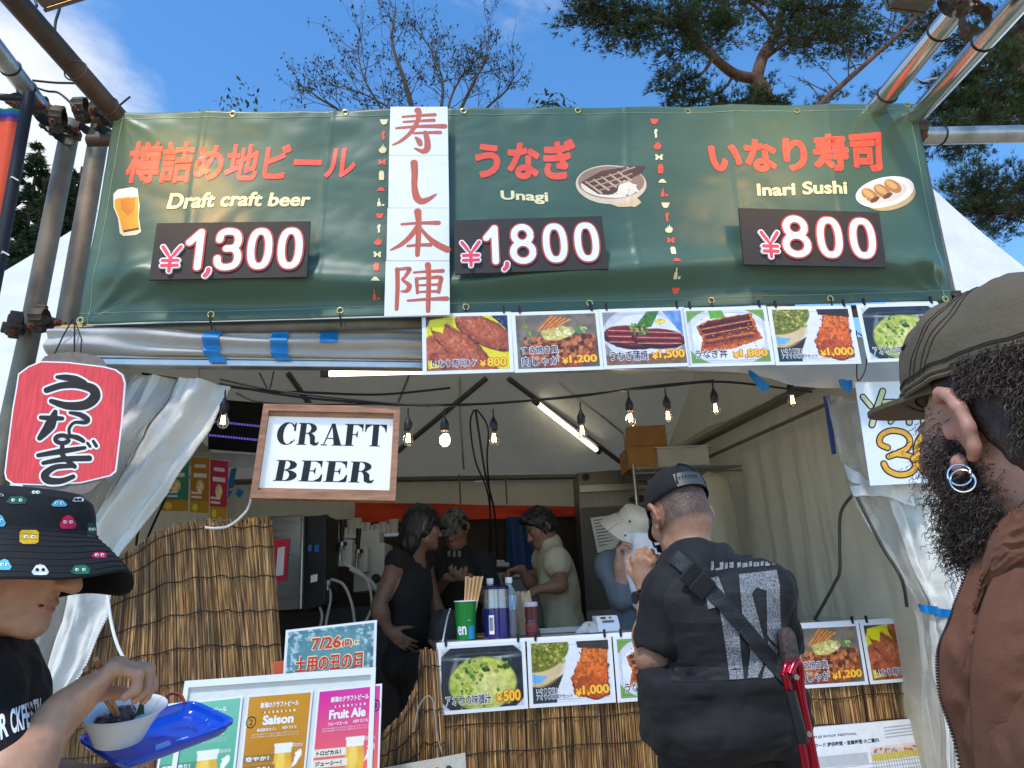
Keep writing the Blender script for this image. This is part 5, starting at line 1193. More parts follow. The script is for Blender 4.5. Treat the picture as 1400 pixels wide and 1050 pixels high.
for i in range(150):
    v = .02+.9*i/150; p = D(.985, v)+Vector((0, -.006, 0)); m.bbox(p-Vector((.006,.003,.0022)), p+Vector((.006,.003,.0022)), .001)
obj('zipper', m, M_strap, cl)
RA = curve_px([(1128,540),(1140,600),(1158,668),(1186,720),(1226,790),(1250,840),(1254,900),(1258,960),(1266,1090)], [3.5,3.49,3.47,3.44,3.40,3.38,3.38,3.38,3.38])
RB = curve_px([(1345,560),(1340,620),(1345,690),(1350,760),(1325,812),(1315,850),(1335,940),(1350,1000),(1360,1090)], [3.38,3.36,3.34,3.32,3.32,3.32,3.30,3.28,3.28])
cr = thing('tent_curtain', 'bunched white tarpaulin and clear vinyl curtain taped together right of the counter', 'curtain', loc=tuple(RB(1)))
m = MB(); D3 = drape(RA, RB, 19, .030, .035, .30, 1, 2.0); m.grid(lambda u, v: D3(u, .16+.84*v), 90, 110); obj('hem_cloth', m, M_tarp, cr, smooth='all', fixn=False)
m = MB(); m.grid(drape(RA, RB, 14, .025, .03, 0, .40, 2.0), 50, 110); obj('clear_window', m, M_clear2, cr, smooth='all', fixn=False)
for v0, mm in ((.615, M_tape),):
    D = drape(RA, RB, 19, .03, .03, .05, 1, 2.0); m = MB(); m.grid(lambda u, v: D(u, v0-.03*(1-v)+.012*u) + Vector((0, -.03, 0)), 40, 3); obj('tape', m, mm, cr, smooth='all', fixn=False)
D2 = drape(RA, RB, 14, .025, .03, 0, .45, 2.0); m = MB(); m.grid(lambda u, v: D2(u, .19+.035*v+.06*u) + Vector((0, -.02, 0)), 30, 3); obj('webbing_strap', m, M_strap, cr, smooth='all', fixn=False)
m = MB(); m.grid(lambda u, v: D2(u, .245+.03*v-.03*u) + Vector((0, -.02, 0)), 30, 3); obj('webbing_strap', m, M_strap, cr, smooth='all', fixn=False)
m = MB(); D = drape(RA, RB, 19, .030, .035, .34, 1, 2.0)
for i in range(110):
    v = .28+.62*i/110; p = D(lerp(.28, .8, i/110) if v < .62 else .80, v)+Vector((0, -.006, 0)); m.bbox(p-Vector((.006,.004,.003)), p+Vector((.006,.004,.003)), .001)
obj('zipper', m, M_strap, cr)

# string of bulbs
M_glass = pm('bulb_glass', (1, .96, .88), .04, 0, 0, trans=1., ior=1.25, alpha=.55)
M_fil = pm('glowing_filament', (1, .7, .35), .4, 0, 0, emit=(1, .66, .26), es=22)
SLP = Pl(tp(0, -.06, 0), tu, UP); sp = lambda x, y, h=0: SLP.at(x, y, h)
st = thing('bulb_string', 'black cable with nine glowing bulbs strung across the stall opening', 'string lights', loc=tuple(sp(700, 548)))
m = MB()
def cat_(pts, n=8):
    P = np.array([tuple(p) for p in pts]); q = []
    for i in range(len(P)-1):
        p0, p1, p2, p3 = P[max(i-1,0)], P[i], P[i+1], P[min(i+2,len(P)-1)]
        for t in np.linspace(0, 1, n, endpoint=False): q.append(Vector(.5*((2*p1)+(p2-p0)*t+(2*p0-5*p1+4*p2-p3)*t*t+(3*p1-p0-3*p2+p3)*t**3)))
    return q+[Vector(P[-1])]
m.tube(cat_([sp(300,524),(sp(370,537)),sp(440,546),sp(545,553),sp(640,553),sp(720,548),sp(800,540),sp(900,529),sp(985,522),sp(1080,532),sp(1110,536)]), .006, 8)
m.tube(cat_([sp(302,520,.02),sp(372,534,.01),sp(470,546,.012),sp(590,556,.012),sp(700,550,.012),sp(790,543,.012),sp(880,530,.012),sp(975,521,.012)]), .005, 8)
m.tube(cat_([sp(320,533,-.05),sp(372,549,-.03),sp(545,550,-.02)]), .005, 8)
obj('cable', m, M_rubber, st, smooth=True)
def bulb_parts(c, root, first):
    c = Vector(c)
    M4 = Matrix.Translation(c)
    m = MB(); m.lathe([(.0, .062),(.007,.062),(.009,.05),(.013,.046),(.017,.036),(.0195,.03),(.0195,.004),(.0175,0),(.016,-.004),(0,-.004)], 16, M4); m.tube([c+V((0,0,.06)), c+V((0,0,.10))], .004, 6)
    s = obj('socket', m, M_black, root, smooth=True)
    m = MB(); m.lathe([(.013,-.004),(.0135,-.012),(.017,-.022),(.0225,-.034),(.0245,-.045),(.0235,-.056),(.019,-.067),(.011,-.075),(0,-.078)], 20, M4); g_ = obj('glass', m, M_glass, s, smooth=True)
    m = MB()
    for k in range(4):
        a = k*math.pi/2+.4; m.tube([c+V((.004*math.cos(a), .004*math.sin(a), -.018)), c+V((.008*math.cos(a), .008*math.sin(a), -.055))], .0014, 5)
    obj('filament', m, M_fil, s)
for px, py in ((306,563),(558,588),(608,588),(675,588),(795,578),(861,561),(912,558),(977,548),(1082,537)):
    bulb_parts(sp(px, py), st, False)
l = None
for k, (px, py) in enumerate(((608,600),(880,575))):
    l = bpy.data.lights.new('bulb_glow', 'POINT'); l.energy = 1.2; l.color = (1,.7,.38); l.shadow_soft_size = .03; lo = bpy.data.objects.new('bulb_glow', l); COL.objects.link(lo); lo.location = sp(px, py, -.1)
cable('hanging_wires', [atY(648,560,3.9), atY(643,580,3.9), atY(650,630,3.9), atY(668,680,4.2), atY(672,760,4.6)], .005, 'thin dark wire dangling from the bulb string, left one', M_rubber, 'wire')
cable('hanging_wires', [atY(650,560,3.9), atY(656,600,3.9), atY(664,650,4.0), atY(676,700,4.3), atY(680,760,4.6)], .006, 'thick dark wire dangling from the bulb string, middle one', M_rubber, 'wire')
cable('hanging_wires', [atY(652,560,3.9), atY(667,585,3.9), atY(666,630,4.0), atY(670,690,4.3), atY(668,770,4.6)], .005, 'thin dark wire dangling from the bulb string, right one', M_rubber, 'wire')
cable('loose_cable', [tp(-1.7,.1,2.42), sp(330,515,-.2), sp(420,520,-.2), sp(520,523,-.2), sp(620,514,-.2)], .006, 'black cable sagging under the front rail above the wooden sign')
cable('loose_cable', [sp(352,505,-.05), sp(362,525,-.05), sp(366,528,-.05), sp(372,503,-.05)], .004, 'thin black tie hanging from the front rail')
sw = lambda x, y, d=.06: (lambda o, n: C0 + ray(x, y)*((o-C0).dot(n)/ray(x, y).dot(n)))(tp(AR-d, 0, 0), tu)
cable('wall_cable', [sw(1170,672), sw(1150,700), sw(1148,745), sw(1148,780), sw(1140,800), sw(1112,850)], .008, 'grey cable curving down the right tent wall', pm('dark_grey_cable', S(70,66,60), .6))
cable('wall_cable', [sw(1172,680,.16), sw(1205,745,.16), sw(1232,790,.16), sw(1240,830,.16)], .007, 'thin dark cord hanging in front of the right tent wall')

# left: mesh basket with purple neon, posters on the wall, steel cabinet
M_dark = pm('dark_metal', S(34,32,32), .5, .3, .2, 12); M_inox = pm('brushed_steel', S(150,150,148), .34, .85, .15, 3, stretch=(1,1,30)); M_inoxd = pm('dull_steel', S(112,110,106), .42, .7, .18, 3, stretch=(30,1,1))
def grid_wires(mb, P, nu, nv, r):
    for i in range(nu+1): mb.tube([P(i/nu, 0), P(i/nu, 1)], r, 4)
    for j in range(nv+1): mb.tube([P(0, j/nv), P(1, j/nv)], r, 4)
fw = qfn(lambda px, py, h: atY(px, py, 4.0-h), (285,545), (366,552), (366,620), (285,614)); root = thing('wire_crate', 'dark wire crate crossed by two purple lit lines behind the wooden sign', 'crate', loc=tuple(fw(.5, 0, 0)))
m = MB(); grid_wires(m, lambda a, b: fw(a, b, .0), 22, 6, .0022); grid_wires(m, lambda a, b: fw(a, b, -.25), 14, 4, .0022); obj('wire_mesh', m, M_dark, root); m = MB()
m.add([fw(0,0,-.26), fw(1,0,-.26), fw(1,1,-.26), fw(0,1,-.26)], [(0,1,2,3)]); obj('back_panel', m, M_dark, root)
M_neon = pm('purple_light_line', S(90,70,200), .4, 0, 0, emit=(.24,.16,.9), es=.4)
for b in (.56, .28): m = MB(); m.tube([fw(0,b,-.04), fw(1,b-.03,-.04)], .006, 6); obj('purple_line', m, M_neon, root)
lw = lambda x, y, d=.03: (lambda o, n: C0 + ray(x, y)*((o-C0).dot(n)/ray(x, y).dot(n)))(tp(AL+d, 0, 0), tu)
def wposter(c, top, bot, lab):
    fn = qfn(lambda px, py, h: atY(px, py, 4.1-h), *c); root = thing('wall_poster', lab, 'poster', loc=tuple(fn(.5,0,0)), group='posters on the inner tent wall'); obj('sheet', solid_sheet(fn, .003), M_paper, root)
    p = Pic(40, 80, top); p.a = np.array(top)*(1-p.Y[..., None])+np.array(bot)*p.Y[..., None]; p.poly([(.2,.12),(.8,.12),(.8,.18),(.2,.18)], (226,220,210)).poly([(.15,.28),(.85,.28),(.85,.36),(.15,.36)], (240,236,226)); p.ell(.5,.52,.2,.12,0,(236,220,160),.2,6,.2); p.poly([(.05,.62),(.6,.62),(.6,.66),(.05,.66)], (240,236,226)).poly([(.05,.69),(.6,.69),(.6,.73),(.05,.73)], (240,236,226)); p.poly([(0,.78),(1,.78),(1,1),(0,1)], (196,150,44)); p.ell(.25,.9,.14,.07,0,(236,214,90),0,8,.2)
    obj('print', p.mb(lambda a, b, h: fn(.02+.96*a, .01+.98*b, h+.003), .0006), M_printm, root, fixn=False)
wposter(((222,626),(259,624),(258,700),(219,699)), (70,150,120), (60,130,110), 'teal poster on the inner wall behind the left curtain')
wposter(((261,624),(287,625),(286,703),(259,701)), (190,130,40), (180,116,40), 'ochre poster on the inner wall between the teal and pink ones')
wposter(((287,627),(313,630),(310,712),(286,710)), (200,40,100), (190,50,60), 'pink poster on the inner wall nearest the wooden sign')
m = MB(); fnw = qfn(lambda px, py, h: atY(px, py, 4.14-h), (190,612), (352,622), (352,640), (190,634)); obj('shelf_board', solid_sheet(fnw, .02), M_alu, label='pale shelf edge under the wire crate', cat='shelf')
tb = []
for k, c in enumerate((((316,641),(324,639),(321,654),(313,656)), ((312,657),(321,654),(319,667),(310,668)), ((311,671),(318,671),(313,681),(309,682)), ((325,668),(334,672),(328,681),(322,676)))):
    fn = qfn(lambda px, py, h: atY(px, py, 4.5-h), *c); obj('tape_piece', solid_sheet(fn, .002), M_tape, label='small blue tape piece stuck on the wall behind the wooden sign', cat='tape', group='blue tape pieces on the wall')
cable('loose_cable', [atY(244,640,3.7), atY(222,690,3.7), atY(202,735,3.6), atY(196,760,3.5)], .006, 'black cable running down behind the left curtain edge')
cable('loose_cable', [atY(196,690,3.8), atY(190,720,3.8), atY(186,745,3.7)], .006, 'short black cable behind the top of the reed screen')
def boxpx(name, lab, cat, c, depth, mat, Y, parts=None):
    """a box whose front face is the pixel quad at depth Y"""
    q = [atY(x, y, Y) for x, y in c]; b = [p + Vector((0, depth, 0)) + (p-C0).normalized()*0 for p in q]
    m = MB(); m.add(q+b, [(0,1,2,3),(7,6,5,4),(0,4,5,1),(1,5,6,2),(2,6,7,3),(3,7,4,0)]); root = thing(name, lab, cat, loc=tuple((q[2]+q[3])/2)); o = obj('body', m, mat, root)
    bv = o.modifiers.new('edge', 'BEVEL'); bv.width = .006; bv.segments = 2; return root, qfn(lambda px, py, h: atY(px, py, Y-h), *c)
M_cab = pm('grey_steel_panel', S(120,118,114), .3, .6, .2, 3, stretch=(1,1,8))
r_, f_ = boxpx('beer_cooler', 'steel beer cooler cabinet behind the reed screen', 'cooler', ((366,706),(414,704),(411,832),(362,836)), .35, M_cab, 4.05)
m = MB(); m.tube([f_(1.0,0,.004), f_(1.0,1,.004)], .009, 8); obj('corner_trim', m, M_inox, r_, smooth=True)
fn = qfn(lambda px, py, h: atY(px, py, 4.05-h), (368,739),(396,736),(390,794),(366,795)); pr = thing('red_pouch', 'red plastic file pouch hung on the steel cooler', 'pouch', loc=tuple(fn(.5,0,0))); obj('pouch', solid_sheet(fn, .012), pm('red_vinyl', S(206,24,56), .4), pr); m = MB(); P = [fn(a,b,.0135) for a,b in ((.42,.12),(.85,.14),(.80,.82),(.45,.80))]; m.add(P, [(0,1,2,3)]); obj('white_slip', m, M_paper, pr)
r_, f_ = boxpx('cooler_shaded_side', 'dark cabinet beside the steel cooler with small blue and white stickers', 'cabinet', ((416,706),(446,704),(444,826),(413,836)), .3, M_dark, 4.10)  # right side of the steel cooler, its shade put into dark metal
for (a, b, w, h, mm) in ((.2,.62,.16,.07,pm('blue_sticker', S(30,110,170), .5)), (.5,.60,.2,.08,pm('blue_label', S(30,90,150), .5)), (.35,.28,.3,.08,M_paper)):
    m = MB(); m.add([f_(a,b,.002), f_(a+w,b,.002), f_(a+w,b+h,.002), f_(a,b+h,.002)], [(0,1,2,3)]); obj('sticker', m, mm, r_)
M_offw = pm('offwhite_plastic', S(190,188,178), .5, 0, .08, 8)
def tap(px, py, Y, lab):
    c = atY(px, py, Y); root = thing('beer_tap', lab, 'beer tap', loc=tuple(c), group='beer taps on the dispenser')
    m = MB(); m.bbox(c+V((-.05,.0,-.14)), c+V((.05,.09,.02)), .008); obj('tap_block', m, M_offw, root)
    m = MB(); m.tube([c+V((0,-.01,-.03)), c+V((0,-.07,-.03)), c+V((0,-.09,-.06)), c+V((0,-.09,-.11))], .012, 10); m.tube([c+V((0,-.05,-.05)), c+V((0,-.05,.0))], .018, 10); obj('spout', m, M_inox, root, smooth=True)
    m = MB(); m.tube([c+V((0,-.05,0)), c+V((0,-.055,.05)), c+V((.004,-.06,.13))], [.010,.014,.018], 10); m.tube([c+V((-.03,-.05,-.01)), c+V((.03,-.05,-.01))], .012, 8); obj('handle', m, M_black, root, smooth=True)
for k, (x, y, Y) in enumerate(((447,735,4.35),(470,742,4.4),(492,752,4.6))): tap(x, y, Y, ['black handled beer tap nearest the steel cooler','black handled beer tap, middle of the dispenser row','black handled beer tap farthest from the steel cooler'][k])
r_, f_ = boxpx('white_appliance', 'off white appliance box behind the beer taps', 'appliance', ((484,744),(526,742),(524,806),(483,810)), .3, M_offw, 4.75)
m = MB(); m.bbox(f_(.1,.99,.0)+V((0,.02,0)), f_(.8,.99,0)+V((0,.2,.09)), .01); obj('lid', m, M_offw, r_)
m = MB(); m.tube([f_(.75,.25,-.01), f_(.75,.25,.02)], .03, 14); obj('dial', m, M_dark, r_)
r_, f_ = boxpx('back_bench', 'low dark work bench carrying the beer equipment', 'bench', ((362,838),(540,826),(560,1010),(365,1010)), .5, M_dark, 4.3)
shw = thing('supply_shelf', 'shelf crowded with white cups and tubs behind the beer taps', 'shelf', loc=tuple(atY(490,745,5.2)))
m = MB(); m.bbox(atY(440,738,5.2), atY(545,732,5.2)+V((0,.35,.02)), .004); obj('board', m, M_alu, shw); m = MB(); m.bbox(atY(440,772,5.2), atY(545,768,5.2)+V((0,.35,.02)), .004); obj('board', m, M_alu, shw)
g = random.Random(11)
for k in range(13):
    x = 446+k*7.4; c = atY(x, 735+g.uniform(-1,1)-(k%2)*0, 5.2)+V((0,.1,.02)); h = g.uniform(.05,.12); r0 = g.uniform(.025,.04)
    m = MB(); m.lathe([(r0*.8,0),(r0,h),(r0*1.08,h+.004),(r0*.9,h+.004),(0,h*.9)], 12, Matrix.Translation(c)); obj('cup', m, M_offw, label='small white cup or tub on the crowded shelf behind the taps', cat='cup', group='tubs on the shelf behind the taps', smooth=True)
M_hose = pm('pale_hose', S(186,184,176), .35, 0, .05, 10, alpha=.85)
for k, pts in enumerate(([(425,800),(430,812),(440,840),(436,862)], [(446,798),(452,815),(446,850),(444,870)], [(452,792),(470,800),(482,830),(486,868)], [(470,770),(500,790),(508,830),(492,862)], [(478,778),(512,800),(514,840),(500,866)])):
    cable('beer_hose', [atY(x, y, 4.2) for x, y in pts], .008, ['pale hose dropping from the cooler corner','pale hose beside the cooler corner','pale hose curving below the first tap','pale hose looping under the middle tap','pale hose looping widest at the right of the taps'][k], M_hose, 'hose')
for x, y in ((427,800),(446,797),(434,806)):
    m = MB(); c = atY(x, y, 4.15); m.tube([c-V((.02,0,0)), c+V((.02,0,0))], .016, 10); m.tube([c, c-V((0,0,.04))], .014, 10); obj('hose_joint', m, M_offw, label='white plastic hose joint below the beer cooler', cat='joint', group='white hose joints', smooth=True)
# work table at the back with food trays
r_, f_ = boxpx('work_table', 'steel work table at the back where the staff prepare food', 'table', ((600,786),(760,778),(770,980),(596,980)), .7, M_inoxd, 5.35)
for k, (x, y, w) in enumerate(((668,770,.30),(630,782,.2),(712,784,.22))):
    c = atY(x, y, 5.3); m = MB(); m.bbox(c+V((-w/2,0,-.03)), c+V((w/2,.2,.0)), .01); root = thing('food_tray', ['white tray heaped with food on the back work table','small white tray at the left of the work table','white tray in front of the cook'][k], 'tray', loc=tuple(c-V((0,0,.03)))); obj('tray', m, M_offw, root)
    m = MB(); gg = random.Random(k)
    for i in range(14): q = c+V((gg.uniform(-w*.4,w*.4), gg.uniform(.03,.17), .005)); m.lathe([(.0,-.01),(.02,0),(.014,.014),(0,.02)], 7, Matrix.Translation(q))
    obj('food', m, M_offw, root, smooth=True)
# fridge, notice, wire shelf, boxes
r_, f_ = boxpx('steel_fridge', 'tall steel fridge with a dark door against the back of the stall', 'fridge', ((789,646),(884,640),(900,872),(804,880)), .5, M_inoxd, 5.75)
m = MB(); P = qfn(lambda px, py, h: atY(px, py, 5.73-h), (795,694),(884,690),(898,830),(802,834)); m = solid_sheet(P, .02); obj('door', m, pm('dark_steel_door', S(70,66,62), .45, .5, .2, 4), r_)
m = solid_sheet(qfn(lambda px, py, h: atY(px, py, 5.73-h), (792,664),(884,659),(885,668),(793,673)), .02); obj('trim', m, M_inox, r_)
m = MB(); c = atY(873,682,5.70); m.lathe([(0,0),(.07,.0),(.07,.02),(0,.024)], 20, Matrix.Translation(c) @ Matrix.Rotation(rad(90), 4, 'X') @ Matrix.Scale(.4, 4, (0,1,0))); obj('handle', m, M_black, r_, smooth=True)
m = MB(); c = atY(801,652,5.73); m.lathe([(0,0),(.028,0),(.028,.006),(0,.007)], 18, Matrix.Translation(c) @ Matrix.Rotation(rad(90), 4, 'X')); obj('badge', m, M_black, r_, smooth=True)
fn = qfn(lambda px, py, h: atY(px, py, 5.69-h), (807,708),(846,703),(850,750),(817,756)); nt_ = thing('paper_notice', 'white paper notice taped on the fridge door', 'notice', loc=tuple(fn(.5,0,0))); obj('sheet', solid_sheet(fn, .002), M_paper, nt_); m = MB()
for k in range(9): m.add([fn(a, b, .0026) for a, b in ((.1,.9-k*.09),(.1+g.uniform(.2,.7),.9-k*.09),(.1+g.uniform(.2,.7),.925-k*.09),(.1,.925-k*.09))], [(0,1,2,3)])
obj('print', m, M_blackink, nt_)
SHY = 4.9
wsx = thing('wire_shelf', 'chrome wire shelving rack with tall posts behind the customer', 'shelf', loc=tuple(atY(950,900,SHY)))
pl_, pr_ = atY(866,640,SHY), atY(1019,623,SHY+.1)
dv = V((.10,.55,0)); m = MB()
def shelf(z, mb):
    P = lambda a, b: V((lerp(pl_.x, pr_.x, a), lerp(pl_.y, pr_.y, a), z)) + dv*b
    grid_wires(mb, P, 3, 22, .0028); 
    for zz in (0, -.035):
        for p, q in ((P(0,0),P(1,0)), (P(0,1),P(1,1)), (P(0,0),P(0,1)), (P(1,0),P(1,1))): mb.tube([p+UP*zz, q+UP*zz], .005, 6)
    for i in range(24):
        a = i/24; mb.tube([P(a,0), P(a+.5/24,0)-UP*.035, P(a+1/24,0)], .002, 4)
zs = pl_.z
for z in (zs, zs-.62): m = MB(); shelf(z, m); obj('shelf_grid', m, M_inox, wsx)
for q in (V((pl_.x, pl_.y, 0)), V((pr_.x, pr_.y, 0)), V((pl_.x, pl_.y, 0))+dv, V((pr_.x, pr_.y, 0))+dv):
    m = MB(); m.tube([q, V((q.x, q.y, zs+.03))], .0125, 10); 
    for k in range(3): m.tube([V((q.x,q.y,zs-.2-.35*k)), V((q.x,q.y,zs-.22-.35*k))], .016, 10)
    obj('post', m, M_inox, wsx, smooth=True)
M_card = pm('cardboard', S(168,122,70), .75, 0, .12, 6); 
def carton(c, w, d, h, lab, rz=0):
    M4 = Matrix.Translation(c) @ Matrix.Rotation(rad(rz), 4, 'Z'); root = thing('cardboard_box', lab, 'box', M=M4, group='cardboard boxes on the wire shelf'); m = MB(); m.bbox((-w/2,-d/2,0), (w/2,d/2,h), .004); obj('carton', m, M_card, root, local=True)
    m = MB(); m.box((-w*.5-.001,-.03,h*.7), (w*.5+.001,.03,h+.0015)); obj('packing_tape', m, pm('tan_tape', S(150,108,60), .4), root, local=True)
c0 = V((atY(888,620,SHY).x, SHY+.22, zs+.005)); carton(c0, .30, .3, .16, 'lower brown cardboard box on the wire shelf', 3); carton(c0+V((.02,.02,.165)), .28, .28, .15, 'upper brown cardboard box standing on the other carton', -4)
c1 = V((atY(935,620,SHY).x, SHY+.16, zs+.005)); M4 = Matrix.Translation(c1); bn = thing('plastic_tub', 'frosted plastic tub with blue contents on the wire shelf', 'tub', M=M4)
m = MB()
for lo, hi in (((-.18,-.13,0),(.18,.13,.006)), ((-.18,-.13,.006),(-.175,.13,.13)), ((.175,-.13,.006),(.18,.13,.13)), ((-.175,-.13,.006),(.175,-.125,.13)), ((-.175,.125,.006),(.175,.13,.13)), ((-.195,-.145,.13),(.195,-.126,.14)), ((-.195,.126,.13),(.195,.145,.14)), ((-.195,-.126,.13),(-.176,.126,.14)), ((.176,-.126,.13),(.195,.126,.14))): m.box(lo, hi)
obj('shell', m, pm('frosted_plastic', S(214,216,214), .4, alpha=.55), bn, local=True)
m = MB(); gg = random.Random(4)
for i in range(22): c = V((gg.uniform(-.14,.14), gg.uniform(-.10,.10), gg.uniform(.02,.09))); m.bbox(c-V((.03,.02,.012)), c+V((.03,.02,.012)), .004, Matrix.Rotation(gg.uniform(-.3,.3), 4, 'Z'))
obj('contents', m, pm('blue_packets', S(60,96,130), .5, 0, .4, 20), bn, local=True)
# pale covered bundle behind the customer
def blobcov(u, v):
    c = atY(975,700,4.75); a = u*2*math.pi; r = .14*(1-.25*v*v)*(1 if v < .85 else math.sqrt(max(0, 1-((v-.85)/.15)**2))); s = 1+.12*math.sin(a*3+v*2)+.06*mn.noise(V((math.cos(a)*2, math.sin(a)*2, v*4)))
    return c + V((math.cos(a)*r*s*1.05, math.sin(a)*r*s, -.55+.82*v))
m = MB(); m.grid(blobcov, 48, 24); obj('covered_bundle', m, M_wall, label='tall pale cloth covered bundle standing behind the customer', cat='bundle', smooth='all')

# ------------------------------------------------------------------ things on the counter
def ct(px, d):                             # a point on the counter top under pixel column px, d metres behind the front edge
    o = CP.pt(0, ztop, -d); n = CP.n
    r = ray(px, 860); t = (o-C0).dot(n)/r.dot(n); p = C0+r*t; return V((p.x, p.y, ztop+.004))
c = ct(637, .13); cp = thing('paper_cup', 'green paper cup lettered en holding wooden chopsticks', 'cup', loc=tuple(c)); T4 = Matrix.Translation(c)
h = .172
m = MB(); m.lathe([(.043,0),(.044,.004),(.0525,h-.003),(.055,h),(.0535,h+.004),(.051,h),(.042,.006),(0,.006)], 32, T4); obj('cup', m, pm('green_card_cup', S(20,128,46), .45, 0, .05, 8), cp, smooth=30)
m = MB(); m.lathe([(.0545,h-.001),(.0556,h+.002),(.0545,h+.005),(.0528,h+.002)], 32, T4); obj('rim', m, M_whiteprint, cp, smooth=True)
def cupfn(a, b, h_): an = -math.pi/2 + a; z = b; r = .044+(.0525-.044)*(z/h)+.0006+h_; return c + V((r*math.cos(an), r*math.sin(an), z))
m = MB(); put(m, cut(fit('en', -.85, .022, .12, .062, .02), .1, .02), cupfn, .0004); put(m, cut(fit('oraisen', .28, .085, .5, .09, .02), .1, .02), cupfn, .0004); obj('lettering', m, M_whiteink, cp)
m = MB(); m.grid(lambda u, v: cupfn(lerp(.35, 1.1, u), lerp(.004, .062, v), .0003), 12, 4); obj('blue_patch', m, pm('blue_card', S(30,140,190), .5), cp, fixn=False)
ch = thing('chopsticks', 'bundle of paired wooden chopsticks fanned in the green cup', 'chopsticks', loc=tuple(c)); m = MB(); gg = random.Random(2); 
for i in range(9):
    x = -.018+.0052*i; tp_ = c+V((.012+x*1.9+.03, -.01+.012*(i % 2), .285+gg.uniform(-.004,.004))); m.tube([c+V((x*.8, .0, .012)), tp_], [.0030,.0052], 6)
obj('sticks', m, pm('pale_wood_sticks', S(226,180,128), .6, 0, .15, 60, stretch=(1,1,.1)), ch)
def canister():
    c = ct(680, .12); T4 = Matrix.Translation(c); root = thing('drink_can', 'large navy and silver can with a barcode on the counter', 'can', loc=tuple(c)); r = .062
    m = MB(); m.lathe([(0,0),(r*.94,0),(r,.006),(r,.132),(r,.134)], 40, T4); obj('navy_band', m, pm('navy_print', S(34,32,112), .25, .3, .06, 10, coat=.5), root, smooth=30)
    m = MB(); m.lathe([(r,.1345),(r+.0004,.138),(r,.141),(r,.222)], 40, T4); obj('silver_band', m, pm('silver_print', S(148,150,158), .25, .7, .12, 8, stretch=(1,1,6)), root, smooth=30)
    m = MB(); m.lathe([(r,.2225),(r,.232),(r-.006,.240),(r-.014,.240),(r-.02,.234),(0,.234)], 40, T4); obj('navy_shoulder', m, pm('navy_rim', S(30,30,90), .3, .3), root, smooth=30)
    fn = lambda a, b, h_: c + V(((r+h_)*math.sin(a), -(r+h_)*math.cos(a), b))
    m = MB(); m.grid(lambda u, v: fn(lerp(-.62, -.20, u), lerp(.02, .105, v), .0006), 8, 2); obj('label_patch', m, M_whiteprint, root, fixn=False)
    m = MB(); gg = random.Random(1); a = -.58
    while a < -.26: w = gg.uniform(.006, .018); m.add([fn(a,.035,.001), fn(a+w,.035,.001), fn(a+w,.095,.001), fn(a,.095,.001)], [(0,1,2,3)]); a += w+gg.uniform(.006,.016)
    obj('barcode', m, M_blackink, root, fixn=False)
canister()
def bottle(px, d, lab, liquid, level, labelcol, H=.262, r=.034):
    c = ct(px, d); T4 = Matrix.Translation(c); root = thing('plastic_bottle', lab, 'bottle', loc=tuple(c))
    prof = [(0,0),(r*.9,0),(r,.01)] + [(r*(1-.03*(1 if k % 2 else 0)), .02+.012*k) for k in range(8)] + [(r,.12),(r,.19),(r*.92,.205),(r*.62,.228),(r*.42,.238),(r*.40,.252)]
    m = MB(); m.lathe(prof, 28, T4); obj('shell', m, pm('bottle_plastic', S(220,226,226), .08, 0, 0, alpha=.35), root, smooth=True)
    m = MB(); m.lathe([(0,.003)]+[(q*.93, z+.002) for q, z in prof[1:] if z < level]+[(r*.93,level),(0,level)], 24, T4); obj('liquid', m, liquid, root, smooth=40)
    m = MB(); m.lathe([(r+.0008,.125),(r+.001,.13),(r+.001,.188),(r+.0008,.192)], 28, T4, [sS(labelcol)]*(4*28)); 
    m.c = [tuple(sS((236,240,246))) if (i*7 % 11 < 4) else tuple(sS(labelcol)) for i in range(len(m.v))]; obj('label', m, M_printm, root, smooth=True)
    m = MB(); m.lathe([(r*.5,.250),(r*.52,.252),(r*.52,.274),(r*.48,.277),(0,.277)], 20, T4); obj('cap', m, M_whiteprint, root, smooth=40)
bottle(672, .24, 'clear plastic bottle with white cap standing behind the navy can', pm('clear_drink', S(150,180,190), .1, alpha=.5), .18, (60,150,200), .27)
bottle(698, .16, 'plastic bottle of dark red tea right of the navy can', pm('dark_red_tea', S(96,18,14), .12, 0, .05), .122, (90,150,190), .27)
c = ct(727, .12); T4 = Matrix.Translation(c); jr = thing('spice_jar', 'small jar of red spice with a pale lid on the counter', 'jar', loc=tuple(c))
m = MB(); m.lathe([(0,0),(.029,0),(.031,.006),(.031,.062),(.028,.07),(.028,.078),(.031,.085),(.031,.135),(.0,.135)], 24, T4); obj('glass', m, pm('spice_glass', S(104,40,44), .15, 0, .35, 20, coat=.5), jr, smooth=40)
m = MB(); m.lathe([(.033,.1352),(.034,.138),(.034,.152),(.031,.157),(0,.157)], 24, T4); obj('lid', m, pm('pale_lilac_lid', S(206,190,206), .5), jr, smooth=40)
m = MB(); m.lathe([(.0315,.02),(.0318,.022),(.0318,.056),(.0315,.058)], 24, T4); obj('label', m, pm('maroon_label', S(120,50,56), .4, 0, .3, 30), jr, smooth=True)
c = ct(717, .26); gg = random.Random(6); m = MB()
def sack(u, v): a = u*2*math.pi; r = .055*(1-.35*v)*(1+.18*math.sin(a*5+v*4)*v); return c + V((math.cos(a)*r, math.sin(a)*r*.7, .20*v + (.012*math.sin(a*7) if v > .9 else 0)))
m.grid(sack, 40, 14); obj('cream_bag', m, pm('cream_bag_cloth', S(196,170,136), .8, 0, .15, 20, .3, 60), label='crumpled cream coloured bag behind the spice jar', cat='bag', smooth='all')
